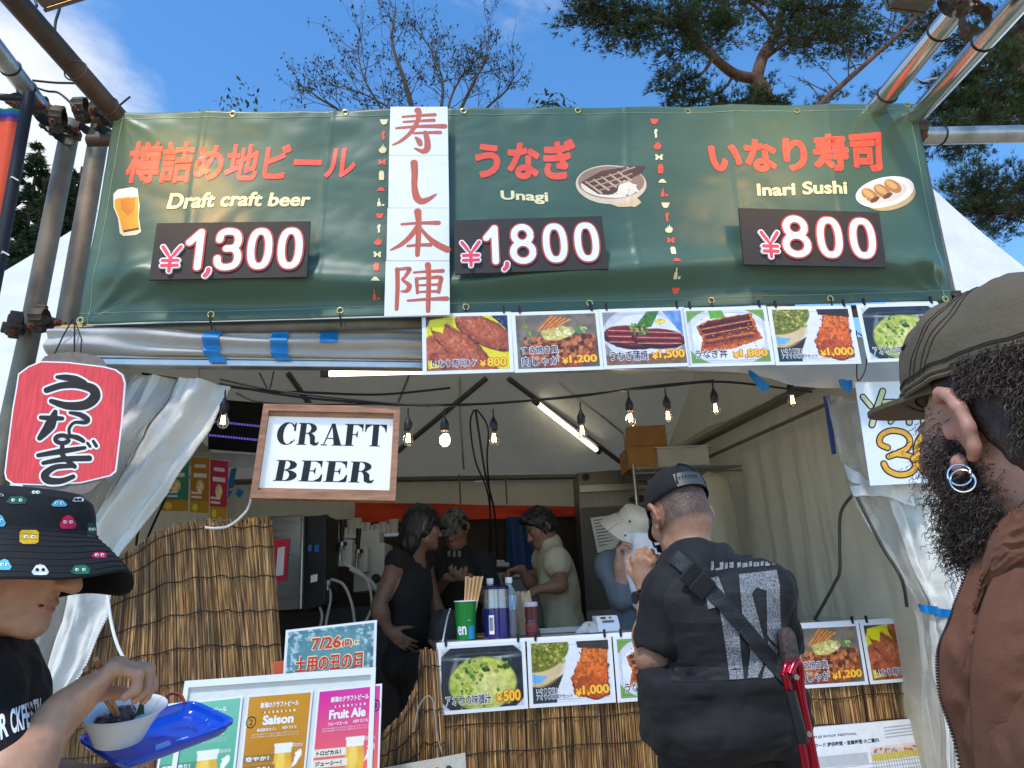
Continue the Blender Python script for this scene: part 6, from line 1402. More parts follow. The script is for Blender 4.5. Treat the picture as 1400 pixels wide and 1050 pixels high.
c = ct(829, .16); sc_ = thing('kitchen_scale', 'small white kitchen scale with a grey display', 'scale', M=Matrix.Translation(c) @ Matrix.Rotation(rad(10), 4, 'Z'))
m = MB(); prof = [(-.05,.0),(.05,0),(.05,.035),(.02,.075),(-.05,.075)]
n = len(prof); vs = [V((-.056, -y, z)) for y, z in prof]+[V((.056, -y, z)) for y, z in prof]; m.add(vs, [tuple(range(n)), tuple(range(2*n-1,n-1,-1))]+[(i, i+n, (i+1)%n+n, (i+1)%n) for i in range(n)]); o = obj('body', m, M_whiteprint, sc_, local=True); bv = o.modifiers.new('edge', 'BEVEL'); bv.width = .006; bv.segments = 3
ff = lambda a, b, h_: V((-.05+.1*a, -.0505+.030*b-h_, .037+.040*b+h_*.5)) 
m = MB(); m.add([ff(.2,.15,.001), ff(.8,.15,.001), ff(.8,.42,.001), ff(.2,.42,.001)], [(0,1,2,3)]); obj('display', m, pm('grey_display', S(96,104,108), .3), sc_, local=True)
m = MB(); m.add([ff(.15,.6,.001), ff(.42,.6,.001), ff(.42,.8,.001), ff(.15,.8,.001)], [(0,1,2,3)]); m.add([ff(.58,.62,.001), ff(.7,.62,.001), ff(.7,.78,.001), ff(.58,.78,.001)], [(0,1,2,3)]); obj('key', m, M_dark, sc_, local=True)
c = ct(806, .18); m = MB()
def rag(u, v): a = u*2*math.pi; b = v*math.pi/2; r = .05*(1+.25*math.sin(a*4)+.15*math.sin(a*7+1)); return c + V((math.cos(a)*r*math.cos(b)*1.2, math.sin(a)*r*math.cos(b), .04*math.sin(b)*(1+.3*math.sin(a*5))))
m.grid(rag, 40, 8); obj('white_rag', m, pm('white_rag_cloth', S(206,202,196), .85, 0, .06, 20), label='crumpled white rag beside the kitchen scale', cat='cloth', smooth='all')
c = ct(768, .33); mt = Matrix.Translation(c) @ Matrix.Rotation(rad(10), 4, 'Z'); tr = thing('flat_tray', 'shallow grey tray on the counter behind the spice jar', 'tray', M=mt); m = MB(); m.bbox((-.13,-.08,0), (.13,.08,.012), .004); obj('base', m, M_offw, tr, local=True); m = MB()
for lo, hi in (((-.13,-.08,.0122),(.13,-.07,.02)), ((-.13,.07,.0122),(.13,.08,.02)), ((-.13,-.07,.0122),(-.12,.07,.02)), ((.12,-.07,.0122),(.13,.07,.02))): m.box(lo, hi)
obj('rim', m, M_offw, tr, local=True)
c = ct(618, .30); m = MB()
def bagf(u, v): a = u*2*math.pi; r = .09*(1-.25*v**3); return c + V((math.cos(a)*r*1.3, math.sin(a)*r*.7, .13*v+.01*math.sin(a*6)*v))
m.grid(bagf, 40, 10); m.add([bagf(i/40, 1) for i in range(40)], [tuple(range(40))]); obj('black_bag', m, M_dark, label='soft black bag on the counter behind the green cup', cat='bag', smooth='all')
cable('bag_strap', [ct(605,.02), ct(607,.1)+V((0,0,.03)), ct(612,.2)+V((0,0,.10)), ct(616,.28)+V((0,0,.14))], .004, 'pale strap with a clip hanging over the counter corner', M_strap, 'strap')
# ================================================================== TREES
M_bark = pm('pine_bark', S(98,70,54), .95, 0, .5, 9, .9, 14, stretch=(1,1,.35), stain=.5, sscale=6, stcol=(.05,.035,.028))
M_barkg = pm('grey_twig_bark', S(84,70,60), .9, 0, .3, 8)
M_needle = pm('pine_needles', attr=True, rough=.55, var=.15, vs=2)
M_leaf = pm('leaf_mass', attr=True, rough=.55, var=.15, vs=2)
for mm in (M_needle, M_leaf):              # leaves let some light through
    t = mm.node_tree; b = t.nodes['Principled BSDF']; o = t.nodes['Material Output']; a = [n for n in t.nodes if n.type == 'ATTRIBUTE'][0]
    tr = t.nodes.new('ShaderNodeBsdfTranslucent'); ms = t.nodes.new('ShaderNodeMixShader'); ms.inputs[0].default_value = .25
    t.links.new(a.outputs[0], tr.inputs[0]); t.links.new(b.outputs[0], ms.inputs[1]); t.links.new(tr.outputs[0], ms.inputs[2]); t.links.new(ms.outputs[0], o.inputs[0])
def tuft(mb, p, d, L, g, n=11, w=.004, tone=1.):
    d = d.normalized(); a = d.orthogonal().normalized(); b = d.cross(a)
    for i in range(n):
        an = g.uniform(0, 2*math.pi); sp_ = g.uniform(.25, .95); q = (d + (a*math.cos(an)+b*math.sin(an))*sp_).normalized(); e = q.orthogonal().normalized()
        if g.random() < .5: e = q.cross(e)
        l = L*g.uniform(.7, 1.15); c = Vector((.040,.068,.022))*g.uniform(.5, 1.6)*tone
        if g.random() < .12: c = Vector((.075,.085,.025))*tone
        mb.add([p-e*w, p+e*w, p+q*l], [(0,1,2)], c)
def pine_pad(mb, wood, base, c, r, g, n, flat=.45, L=.13, tone=1.):
    """a pad of foliage: twigs fan from the limb into a flattened volume, tufts along each twig"""
    for i in range(int(n*2.5)):
        an = g.uniform(0, 2*math.pi); q = r*math.sqrt(g.random()); e = c + V((math.cos(an)*q, math.sin(an)*q, g.gauss(0, .5)*r*flat))
        s = base.lerp(c, g.uniform(.3, .9)); mid = s.lerp(e, .55)+V((g.gauss(0,.05), g.gauss(0,.05), -.04*r))
        pts = [s, mid, e]; wood.tube(pts, [.008,.006,.003], 4, False)
        d = (e-mid)
        for k in range(9):
            t = k/8; p = mid.lerp(e, .1+.95*t) + V((g.gauss(0,.06), g.gauss(0,.06), g.gauss(0,.05)))
            tuft(mb, p, d*.6+V((g.gauss(0,.3), g.gauss(0,.3), .25+g.gauss(0,.15)))*d.length, L*g.uniform(.8,1.2), g, 11, .0056, tone)
def pine(name, label, limbs, pads, seed, Y, groundx, group='pines behind the stall', L=.13):
    g = random.Random(seed); root = thing(name, label, 'tree', loc=(groundx, Y, 0), group=group); w = MB(); lf = MB()
    for pts, r0, r1 in limbs:
        P = cat_([atY(x, y, Y+dy) for x, y, dy in pts], 6); n = len(P); w.tube(P, [lerp(r0, r1, i/(n-1)) for i in range(n)], 10)
    for (x, y, dy, r, bx, by, n, *fl) in pads:
        pine_pad(lf, w, atY(bx, by, Y+dy*.5), atY(x, y, Y+dy), r, g, n, fl[0] if fl else .45, L, g.uniform(.75, 1.25))
    obj('trunk', w, M_bark, root, smooth=True); obj('crown', lf, M_needle, root, fixn=False)
b0 = atY(1050, 150, 11)
pine('pine_tree', 'large pine with orange brown forked limbs spreading over the right half of the banner',
 [([(1075,700,0),(1062,300,0),(1048,150,0),(1034,108,0)], .26, .13), ([(1034,108,0),(1004,101,-.2),(975,78,-.5),(948,52,-.8),(918,28,-1.2),(880,12,-1.6)], .11, .03), ([(1034,108,0),(1044,75,.2),(1062,45,.5),(1070,5,.9),(1075,-60,1.2)], .12, .06),
  ([(1044,80,.2),(1070,62,0),(1100,50,-.3)], .06, .02), ([(975,78,-.5),(960,100,-.6),(935,110,-.8)], .04, .015), ([(1062,45,.5),(1040,15,.3),(1010,-5,0)], .05, .02), ([(1004,101,-.2),(985,125,-.2),(940,140,-.3)], .03,.012), ([(1070,5,.9),(1120,10,.6),(1180,5,.2)], .06, .03)],
 [(800,22,-1.8,.55,880,14,16),(842,12,-1.7,.6,900,20,18),(868,42,-1.5,.6,900,26,18),(905,30,-1.3,.6,930,40,16),(930,72,-.9,.55,950,60,12),(952,20,-1.,.7,950,45,22),(985,45,-.6,.6,975,70,14),
  (922,118,-.8,.5,940,110,12),(945,145,-.4,.6,960,130,14),(1000,148,-.3,.6,1020,130,18),(1045,140,-.2,.5,1045,120,14),(985,12,0,.8,1010,0,20),(1040,-5,.4,.8,1050,15,20),(1090,15,.3,.7,1080,20,18),(1075,50,0,.5,1085,55,10),(1110,55,-.3,.55,1095,52,14),(1120,20,.3,.8,1120,12,22),(1165,22,.2,.7,1160,10,18),(1150,60,-.1,.55,1120,40,10),(1185,55,.1,.45,1170,30,10)], 21, 11., b0.x+.2)
pine('pine_tree', 'dense dark pine crowded behind the shiny slanting pipes',
 [([(1500,700,0),(1440,260,0),(1400,140,0),(1390,40,0)], .22, .08), ([(1410,150,0),(1360,150,-.3),(1300,175,-.6),(1262,185,-.8)], .07, .03), ([(1400,120,0),(1350,95,-.3),(1310,90,-.6)], .05, .02), ([(1395,80,0),(1340,40,0),(1290,25,0)],.05,.02)],
 [(1330,55,-.2,.6,1350,60,18),(1375,40,0,.7,1385,60,22),(1400,80,.2,.8,1395,90,24),(1345,95,-.3,.7,1350,95,22),(1305,110,-.5,.55,1320,95,16),(1300,140,-.6,.5,1330,150,14),(1350,135,-.3,.7,1360,140,24),(1395,140,0,.8,1400,140,26),(1330,170,-.5,.6,1330,165,20),(1370,165,-.2,.6,1380,150,18),(1290,185,-.7,.5,1290,178,14),(1320,190,-.6,.45,1310,180,12),(1400,30,.3,.7,1395,40,18),(1260,40,.2,.5,1290,25,10),(1285,22,.2,.5,1300,25,12)], 22, 10.5, atY(1500,700,10.5).x)
pine('pine_tree', 'distant pine clumps showing over the white tent at the right edge',
 [([(1480,800,0),(1450,330,0),(1440,250,0)], .2, .1), ([(1440,300,0),(1380,280,0),(1320,285,0)], .07,.03)],
 [(1320,245,0,.8,1330,270,16),(1345,262,0,.9,1350,275,22),(1390,250,0,1.0,1400,270,24),(1310,285,0,.7,1330,285,14),(1360,292,0,1.,1360,285,24),(1400,290,.3,1.1,1400,285,26),(1440,250,.3,1.1,1440,270,16)], 23, 15., atY(1480,800,15).x, L=.17)
# bare leaning branch
g = random.Random(5); root = thing('leaning_branch', 'thin bare branch leaning across the sky left of the shiny pipes', 'branch', loc=tuple(atY(1105,155,9.5)))
w = MB(); P = cat_([atY(1085,175,9.5),atY(1115,148,9.5),atY(1160,108,9.4),atY(1205,68,9.3),atY(1240,36,9.2),atY(1270,2,9.1)], 8); w.tube(P, [lerp(.055,.02,i/(len(P)-1)) for i in range(len(P))], 8)
lf = MB()
for i in range(16):
    p = P[4+int(i*2.1)]; d = V((g.uniform(-1,1), g.uniform(-.5,.5), g.uniform(-.2,.8))).normalized()*g.uniform(.3,.8); w.tube([p, p+d*.5+V((0,0,.03)), p+d], [.010,.007,.003], 4, False)
    for k in range(6 if i > 7 else 3): tuft(lf, p+d*(.5+.1*k), d, .11, g, 10)
for (x, y, n) in ((1145,128,10),(1125,140,12),(1190,130,8)):
    for k in range(n*3): q = atY(x+g.gauss(0,9), y+g.gauss(0,7), 9.5); tuft(lf, q, V((g.gauss(0,1), g.gauss(0,1), .6)), .12, g, 11)
obj('wood', w, M_bark, root, smooth=True); obj('needles', lf, M_needle, root, fixn=False)

# bare twiggy tree behind the middle of the banner
def twigs(w, lf, p, d, L, r, depth, g, leafy):
    n = 5; pts = [p]; q = p; dd = d.normalized()
    for i in range(n):
        dd = (dd + V((g.gauss(0,.16), g.gauss(0,.16), g.gauss(.03,.12)))).normalized(); q = q + dd*(L/n); pts.append(q)
        if depth > 0 and i >= 1 and g.random() < .82:
            side = (dd + V((g.gauss(0,.7), g.gauss(0,.6), g.gauss(.1,.45)))).normalized(); twigs(w, lf, q, side, L*g.uniform(.42,.68), r*.55, depth-1, g, leafy)
        if depth <= 1 and g.random() < leafy:
            for k in range(2):
                a = V((g.gauss(0,1), g.gauss(0,1), g.gauss(0,1))).normalized(); b = a.orthogonal().normalized(); s = g.uniform(.02,.042); o = q + a*.02
                lf.add([o, o+a*s+b*s*.45, o+a*s*2.1, o+a*s-b*s*.45], [(0,1,2,3)], V((.022,.032,.016))*g.uniform(.6,1.6))
    w.tube(pts, [lerp(r, r*.45, i/n) for i in range(n+1)], 5 if r > .012 else 3, False)
YT = 11.
root = thing('bare_tree', 'nearly bare twiggy tree with a few leaves behind the name panels', 'tree', loc=tuple(V((atY(580,600,YT).x, YT, 0)))); w = MB(); lf = MB(); g = random.Random(12)
for pts, r in (([(580,700),(578,330),(572,190),(552,108),(536,58),(541,12)], .11), ([(575,260),(600,165),(605,112),(592,76),(586,60)], .05), ([(577,300),(622,170),(648,112),(664,84),(667,66)], .055), ([(572,260),(530,165),(500,112),(489,72)], .045), ([(574,320),(480,170),(436,134),(404,112)], .05), ([(577,330),(650,170),(690,126),(702,108)], .045), ([(574,280),(545,170),(520,140),(470,118)], .035), ([(577,300),(612,150),(628,110),(640,95)], .04)):
    P = cat_([atY(x, y, YT+g.uniform(-.3,.3)) for x, y in pts], 6); n = len(P); w.tube(P, [lerp(r, .008, (i/(n-1))**.7) for i in range(n)], 7)
    for i in range(n//3, n, 1):
        d = (P[min(i+1, n-1)]-P[i-1]).normalized()
        if g.random() < .9: twigs(w, lf, P[i], d*.7+V((g.gauss(0,.6), g.gauss(0,.5), g.uniform(-.1,.6))), g.uniform(.35,.85), .010, 2, g, .24)
obj('trunk', w, M_barkg, root, smooth=True); obj('crown', lf, M_leaf, root, fixn=False)

# leafy trees and dark conifers far behind
def leafy(name, label, c, h, r, seed, n=5200, size=.07, col=(.030,.055,.018), group='leafy trees far behind the stall', asp=1.):
    g = random.Random(seed); root = thing(name, label, 'tree', loc=(c[0], c[1], 0), group=group); w = MB(); lf = MB(); o = V((c[0], c[1], 0))
    w.tube([o, o+V((.1,0,h*.35)), o+V((.0,.1,h*.7)), o+V((0,0,h*.95))], [.16,.13,.08,.03], 8); cl = []
    for i in range(46):
        a = g.uniform(0, 2*math.pi); t = g.random(); q = r*math.sqrt(g.random())*math.sin(math.pi*(.18+.80*t)); cc = o+V((math.cos(a)*q, math.sin(a)*q, h*(.28+.70*t))); cl.append((cc, g.uniform(.18,.34)*r, g.uniform(.6,1.5)))
        w.tube([o+V((0,0,h*(.2+.5*t))), o.lerp(cc,.5)+V((0,0,h*(.15+.2*t))), cc], [.04,.025,.008], 5, False)
    for i in range(n):
        cc, rr, k = g.choice(cl); a = V((g.gauss(0,1), g.gauss(0,1), g.gauss(0,1))).normalized(); p = cc + a*rr*g.uniform(.45,1.1)*1.0; e = (a+V((g.gauss(0,.6), g.gauss(0,.6), g.gauss(0,.6)))).normalized(); f = e.orthogonal().normalized(); s = size*g.uniform(.6,1.4)
        lf.add([p-f*s*.5, p+e.cross(f)*s, p+f*s*.5, p-e.cross(f)*s], [(0,1,2,3)], V(col)*k*g.uniform(.7,1.3))
    obj('trunk', w, M_barkg, root, smooth=True); obj('crown', lf, M_leaf, root, fixn=False)
q = atY(322, 140, 10.); leafy('leafy_tree', 'leafy tree whose topmost sprigs peep over the banner above the beer lettering', (q.x, 10.), q.z+.08, 1.7, 31, 4200, .05)
q = atY(741, 140, 10.5); leafy('leafy_tree', 'leafy tree with one sprig peeping over the banner right of the name panels', (q.x, 10.5), q.z+.05, 1.6, 32, 4200, .05)
for k, (x, Y, h, r) in enumerate(((-13.5,20,6.0,3.),(-9.6,22,6.4,2.9),(-5.2,20,5.4,2.7),(5.4,21,5.6,2.6),(13.2,21,6.4,3.0),(18,22,7,3.2))):
    leafy('leafy_tree', ['leafy tree far off at the left edge of the photo','second leafy tree from the left edge, far behind the pipes','leafy tree seen through the gap under the left of the banner','leafy tree hidden mostly behind the wire shelf side of the tent','leafy tree low behind the white tent at the right','leafy tree beyond the right edge of the white tent'][k], (x, Y), h, r, 40+k, 4200, .12)
def conifer(label, x, y, Y, h, r, seed):
    g = random.Random(seed); t = atY(x, y, Y); root = thing('conifer_tree', label, 'tree', loc=(t.x, Y, 0), group='dark conifers at the left'); w = MB(); lf = MB(); H = t.z; o = V((t.x, Y, 0)); w.tube([o, o+V((0,0,H))], [.2,.02], 8)
    for i in range(260):
        s = (i/260)**.8; z = H*(1-s*.8)-.05; q = .12+r*s*g.uniform(.6,1.15); a = g.uniform(0, 2*math.pi); d = V((math.cos(a), math.sin(a), -.18-.25*s)); b = o+V((0,0,z)); e = b+d*q+V((0,0,.06*q)); w.tube([b, e], [.02,.004], 4, False)
        for k in range(int(9+q*15)):
            u = g.uniform(.05,1); p = b.lerp(e, u)+V((g.gauss(0,.10*q), g.gauss(0,.10*q), -.05*q*u+g.gauss(0,.03))); tuft(lf, p, d+V((g.gauss(0,.5), g.gauss(0,.5), g.gauss(-.1,.2))), .20, g, 9, .020, g.uniform(.35,.9))
    obj('trunk', w, M_bark, root, smooth=True); obj('crown', lf, M_needle, root, fixn=False)
conifer('dark conifer between the black frame and the outer upright pipe', 56, 196, 14., 6, 2.0, 51)
conifer('dark conifer showing between the two weathered upright pipes', 112, 228, 13., 6, 1.9, 52)
conifer('dark conifer filling the gap behind the outer weathered upright', 84, 236, 12.5, 6, 2.0, 54)
conifer('dark conifer far left behind the orange banner', 10, 215, 15., 6, 2.1, 53)
# ================================================================== FIGURES: implicit surfaces grown into one mesh
import openvdb
class Sdf:
    def __init__(s): s.p = []
    def cap(s, a, b, ra, rb=None, k=.02, sub=False): s.p.append(('c', np.array(a, float), np.array(b, float), ra, ra if rb is None else rb, k, sub)); return s
    def ell(s, c, r, R=None, k=.02, sub=False): s.p.append(('e', np.array(c, float), np.array(r, float), np.eye(3) if R is None else np.array(R, float), k, sub)); return s
    def box(s, c, h, R=None, rd=.01, k=.02, sub=False): s.p.append(('b', np.array(c, float), np.array(h, float), np.eye(3) if R is None else np.array(R, float), rd, k, sub)); return s
    def chain(s, pts, rs, k=.02):
        for a, b, x, y in zip(pts[:-1], pts[1:], rs[:-1], rs[1:]): s.cap(a, b, x, y, k)
        return s
    def cut(s, c, n, k=.004): s.p.append(('h', np.array(c, float), np.array(n, float)/np.linalg.norm(n), 0, 0, k, True)); return s   # remove the half space n points into
    def bounds(s):
        lo = np.full(3, 1e9); hi = -lo
        for q in s.p:
            if q[-1]: continue
            if q[0] == 'c': a = np.minimum(q[1]-q[3], q[2]-q[4]); b = np.maximum(q[1]+q[3], q[2]+q[4])
            else: r = np.linalg.norm(q[2]) if q[0] == 'b' else q[2].max(); a = q[1]-r; b = q[1]+r
            lo = np.minimum(lo, a); hi = np.maximum(hi, b)
        return lo, hi
    def mesh(s, vox=.005, noise=(), smooth=2):
        lo, hi = s.bounds(); lo = lo-6*vox; hi = hi+6*vox; n = np.ceil((hi-lo)/vox).astype(int)+1
        D = np.full(n, .08, np.float32); ax = [lo[i]+vox*np.arange(n[i]) for i in range(3)]
        for q in s.p:
            k = q[-2] if q[0] != 'h' else q[5]; mg = .05+k
            if q[0] == 'h': a, b = lo, hi
            elif q[0] == 'c': a = np.minimum(q[1]-q[3], q[2]-q[4])-mg; b = np.maximum(q[1]+q[3], q[2]+q[4])+mg
            elif q[0] == 'e':
                e = np.sqrt(((q[3].T*q[2][:, None])**2).sum(0)) if True else 0; e = np.sqrt(((q[3]*q[2])**2).sum(1)); a = q[1]-e-mg; b = q[1]+e+mg
            else: e = (np.abs(q[3])*q[2]).sum(1)+q[4]; a = q[1]-e-mg; b = q[1]+e+mg
            i0 = np.clip(np.floor((a-lo)/vox).astype(int), 0, n); i1 = np.clip(np.ceil((b-lo)/vox).astype(int)+1, 0, n)
            if (i1 <= i0).any(): continue
            sl = tuple(slice(i0[j], i1[j]) for j in range(3))
            X = (ax[0][sl[0]][:, None, None]).astype(np.float32); Y = ax[1][sl[1]][None, :, None].astype(np.float32); Z = ax[2][sl[2]][None, None, :].astype(np.float32)
            if q[0] == 'c':
                A, B = q[1], q[2]; v = B-A; L2 = v@v+1e-12; px, py, pz = X-A[0], Y-A[1], Z-A[2]
                t = np.clip((px*v[0]+py*v[1]+pz*v[2])/L2, 0, 1); d = np.sqrt((px-t*v[0])**2+(py-t*v[1])**2+(pz-t*v[2])**2)-(q[3]+(q[4]-q[3])*t)
            elif q[0] == 'e':
                R = q[3]; px, py, pz = X-q[1][0], Y-q[1][1], Z-q[1][2]; u = [(px*R[0, i]+py*R[1, i]+pz*R[2, i]) for i in range(3)]; r = q[2]
                k0 = np.sqrt((u[0]/r[0])**2+(u[1]/r[1])**2+(u[2]/r[2])**2); k1 = np.sqrt((u[0]/r[0]**2)**2+(u[1]/r[1]**2)**2+(u[2]/r[2]**2)**2)+1e-9; d = k0*(k0-1)/k1
                d = np.where(k0 < .02, -r.min(), d)
            elif q[0] == 'b':
                R = q[3]; px, py, pz = X-q[1][0], Y-q[1][1], Z-q[1][2]; u = [np.abs(px*R[0, i]+py*R[1, i]+pz*R[2, i])-q[2][i]+q[4] for i in range(3)]
                d = np.sqrt(sum(np.maximum(w, 0)**2 for w in u))+np.minimum(np.maximum(np.maximum(u[0], u[1]), u[2]), 0)-q[4]
            else: d = (X-q[1][0])*q[2][0]+(Y-q[1][1])*q[2][1]+(Z-q[1][2])*q[2][2]
            E = D[sl]
            if q[-1]:
                dd = -d if q[0] != 'h' else d      # half space: keep where d < 0
                h = np.clip(.5+.5*(E-(-d if q[0] != 'h' else d))/k, 0, 1); D[sl] = (dd*(1-h)+E*h)+k*h*(1-h)
            else:
                h = np.clip(.5+.5*(d-E)/k, 0, 1); D[sl] = (d*(1-h)+E*h)-k*h*(1-h)
        for (amp, sc_, seed, *rg_) in noise:         # soft folds: smooth random field, sc_ = size per axis in metres
            g = np.random.default_rng(seed); gn = [max(3, int((hi[i]-lo[i])/sc_[i])+3) for i in range(3)]; G = g.random(gn).astype(np.float32)-.5
            for i in range(3):
                x = (ax[i]-lo[i])/sc_[i]; j = np.clip(x.astype(int), 0, gn[i]-2); f = (x-j).astype(np.float32); f = f*f*(3-2*f); sh = [1, 1, 1]; sh[i] = len(f); f = f.reshape(sh); G = np.take(G, j, i)*(1-f)+np.take(G, j+1, i)*f
            D += amp*2*(.28-np.abs(G)*1.6) if rg_ else amp*2*G
        gr = openvdb.FloatGrid(.08); gr.copyFromArray(np.ascontiguousarray(D)); P, Q = gr.convertToQuads(isovalue=0.0)[:2]
        P = np.array(P, float)*vox+lo; Q = np.array(Q, int)[:, ::-1]
        for _ in range(smooth):
            acc = np.zeros_like(P); cnt = np.zeros(len(P))
            for i in range(4):
                a, b = Q[:, i], Q[:, (i+1) % 4]; np.add.at(acc, a, P[b]); np.add.at(acc, b, P[a]); np.add.at(cnt, a, 1); np.add.at(cnt, b, 1)
            P = P*.5+acc/np.maximum(cnt, 1)[:, None]*.5
        return P, Q
def sobj(name, sdf, mat, parent, vox=.005, noise=(), smooth=2, colf=None, label=None):
    P, Q = sdf.mesh(vox, noise, smooth); w = np.array(wloc(parent)); me = bpy.data.meshes.new(name)
    V_ = (P-w).astype(np.float32); me.vertices.add(len(V_)); me.vertices.foreach_set('co', V_.ravel()); me.loops.add(Q.size); me.loops.foreach_set('vertex_index', Q.ravel().astype(np.int32)); me.polygons.add(len(Q))
    me.polygons.foreach_set('loop_start', np.arange(0, Q.size, 4, dtype=np.int32)); me.polygons.foreach_set('use_smooth', np.ones(len(Q), bool)); me.update(calc_edges=True); me.validate()
    if colf is not None:
        ca = me.color_attributes.new('Col', 'FLOAT_COLOR', 'POINT'); a = np.ones((len(P), 4), np.float32); a[:, :3] = colf(P); ca.data.foreach_set('color', a.ravel())
    me.materials.append(mat); o = link(name, me); o.parent = parent
    if label: o['label'] = label
    return o
A_ = lambda v: np.array(tuple(v), float)
class Head:                                # local frame: x right, y forward, z up
    def __init__(s, c, f, u=(0, 0, 1), k=1.): s.c = A_(c); f = A_(f); f /= np.linalg.norm(f); u = A_(u); r = np.cross(f, u); r /= np.linalg.norm(r); s.R = np.stack([r, f, np.cross(r, f)], 1); s.k = k
    def w(s, x, y, z): return s.c + s.R @ (np.array([x, y, z])*s.k)
    def loc(s, P): return ((P-s.c) @ s.R)/s.k
    def M(s): R = s.R*s.k; return Matrix([[*R[i], s.c[i]] for i in range(3)]+[[0, 0, 0, 1]])
    def sdf(s, S_, ears=True):
        k = s.k; e = lambda c, r, kk=.015, sub=False, R=None: S_.ell(s.w(*c), np.array(r)*k, s.R if R is None else s.R @ R, kk, sub)
        e((0,-.012,.035), (.076,.096,.088), .03); e((0,.028,-.03), (.062,.066,.085), .03); e((0,.045,-.082), (.044,.046,.036), .025); e((0,-.03,-.03), (.066,.066,.06), .03)
        S_.cap(s.w(-.05,.02,-.075), s.w(-.018,.075,-.098), .018*k, .016*k, .02); S_.cap(s.w(.05,.02,-.075), s.w(.018,.075,-.098), .018*k, .016*k, .02)
        e((0,.084,.022), (.045,.012,.011), .012); S_.cap(s.w(0,.090,.012), s.w(0,.113,-.030), .009*k, .013*k, .012); e((.012,.100,-.034), (.010,.011,.008), .008); e((-.012,.100,-.034), (.010,.011,.008), .008)
        for x in (-.033, .033): e((x,.096,.004), (.018,.016,.012), .010, True); e((x,.080,.004), (.0125,.0125,.0115), .004)
        e((0,.091,-.062), (.023,.011,.0055), .006); e((0,.090,-.072), (.020,.011,.0065), .006); e((0,.086,-.067), (.024,.02,.0018), .003, True); e((0,.084,-.100), (.019,.017,.017), .015)
        e((.044,.058,-.018), (.020,.022,.018), .02); e((-.044,.058,-.018), (.020,.022,.018), .02)
        if ears:
            for sx in (-1, 1):
                t = np.array([[math.cos(.45*sx), -math.sin(.45*sx), 0], [math.sin(.45*sx), math.cos(.45*sx), 0], [0, 0, 1]])
                pts = [(sx*(.078+.016*q), -.006-.022*math.sin(a)*1.0+.006*math.cos(a), .002+.033*math.cos(a)) for a, q in ((-.5,.2),(.0,.5),(.6,.9),(1.2,1.),(1.8,.9),(2.4,.6),(2.9,.3))]
                S_.chain([s.w(*p) for p in pts], [.0055*k]*7, .006); e((sx*.080,-.012,.002), (.005,.017,.026), .006, False, t); e((sx*.081,.002,-.032), (.0065,.009,.011), .006); e((sx*.080,.006,.0), (.006,.006,.010), .006)
        return S_
def skincol(head, base, lip=(.42,.14,.11), stub=None, flush=(.5,.16,.11)):
    base = np.array(base)
    def f(P):
        L = head.loc(P); c = np.ones((len(P), 3))*base; n = np.array([mn.noise(Vector(p*26)) for p in P[::1]]) if len(P) < 400000 else 0
        c *= (1+.13*np.asarray(n))[:, None] if len(P) < 400000 else 1
        def mixm(m, col, a): c[:] = c*(1-a*m[:, None])+np.array(col)*a*m[:, None]
        g_ = lambda x0, y0, z0, r, p=2: np.exp(-(((L[:,0]-x0)/r[0])**2+((L[:,1]-y0)/r[1])**2+((L[:,2]-z0)/r[2])**2))
        mixm(np.clip(g_(0,.098,-.067,(.022,.02,.010))*1.4, 0, 1), lip, .75); mixm(g_(0,.115,-.03,(.02,.02,.018)), flush, .35)
        for sx in (-1, 1): mixm(g_(sx*.045,.07,-.03,(.025,.03,.025)), flush, .3); mixm(g_(sx*.085,-.01,0,(.016,.03,.04)), flush, .45); mixm(np.clip(g_(sx*.033,.088,.028,(.020,.02,.006))*1.3,0,1), (.03,.02,.015), .85); mixm(np.clip(g_(sx*.033,.094,.004,(.008,.012,.006))*1.5,0,1), (.02,.015,.01), .9)
        if stub is not None: mixm(np.clip(stub(L)*(.86+.5*np.array([mn.noise(Vector(p*520)) for p in P])), 0, 1), (.026,.021,.018), .88)
        return c
    return f
M_skin = pm('skin', attr=True, rough=.5, var=.12, vs=70, bump=.28, bs=190, sss=.12, bumpd=.002)
def finger(S_, p, d, n, lens, rs, curls, k=.006):
    d = d/np.linalg.norm(d); q = p; pts = [p]
    for L, c in zip(lens, curls):
        d = d*math.cos(c)+n*math.sin(c); ax = d/np.linalg.norm(d); n2 = n - ax*(n@ax); n = n2/np.linalg.norm(n2); d = ax; q = q+d*L; pts.append(q)
    S_.chain(pts, rs, k); return pts
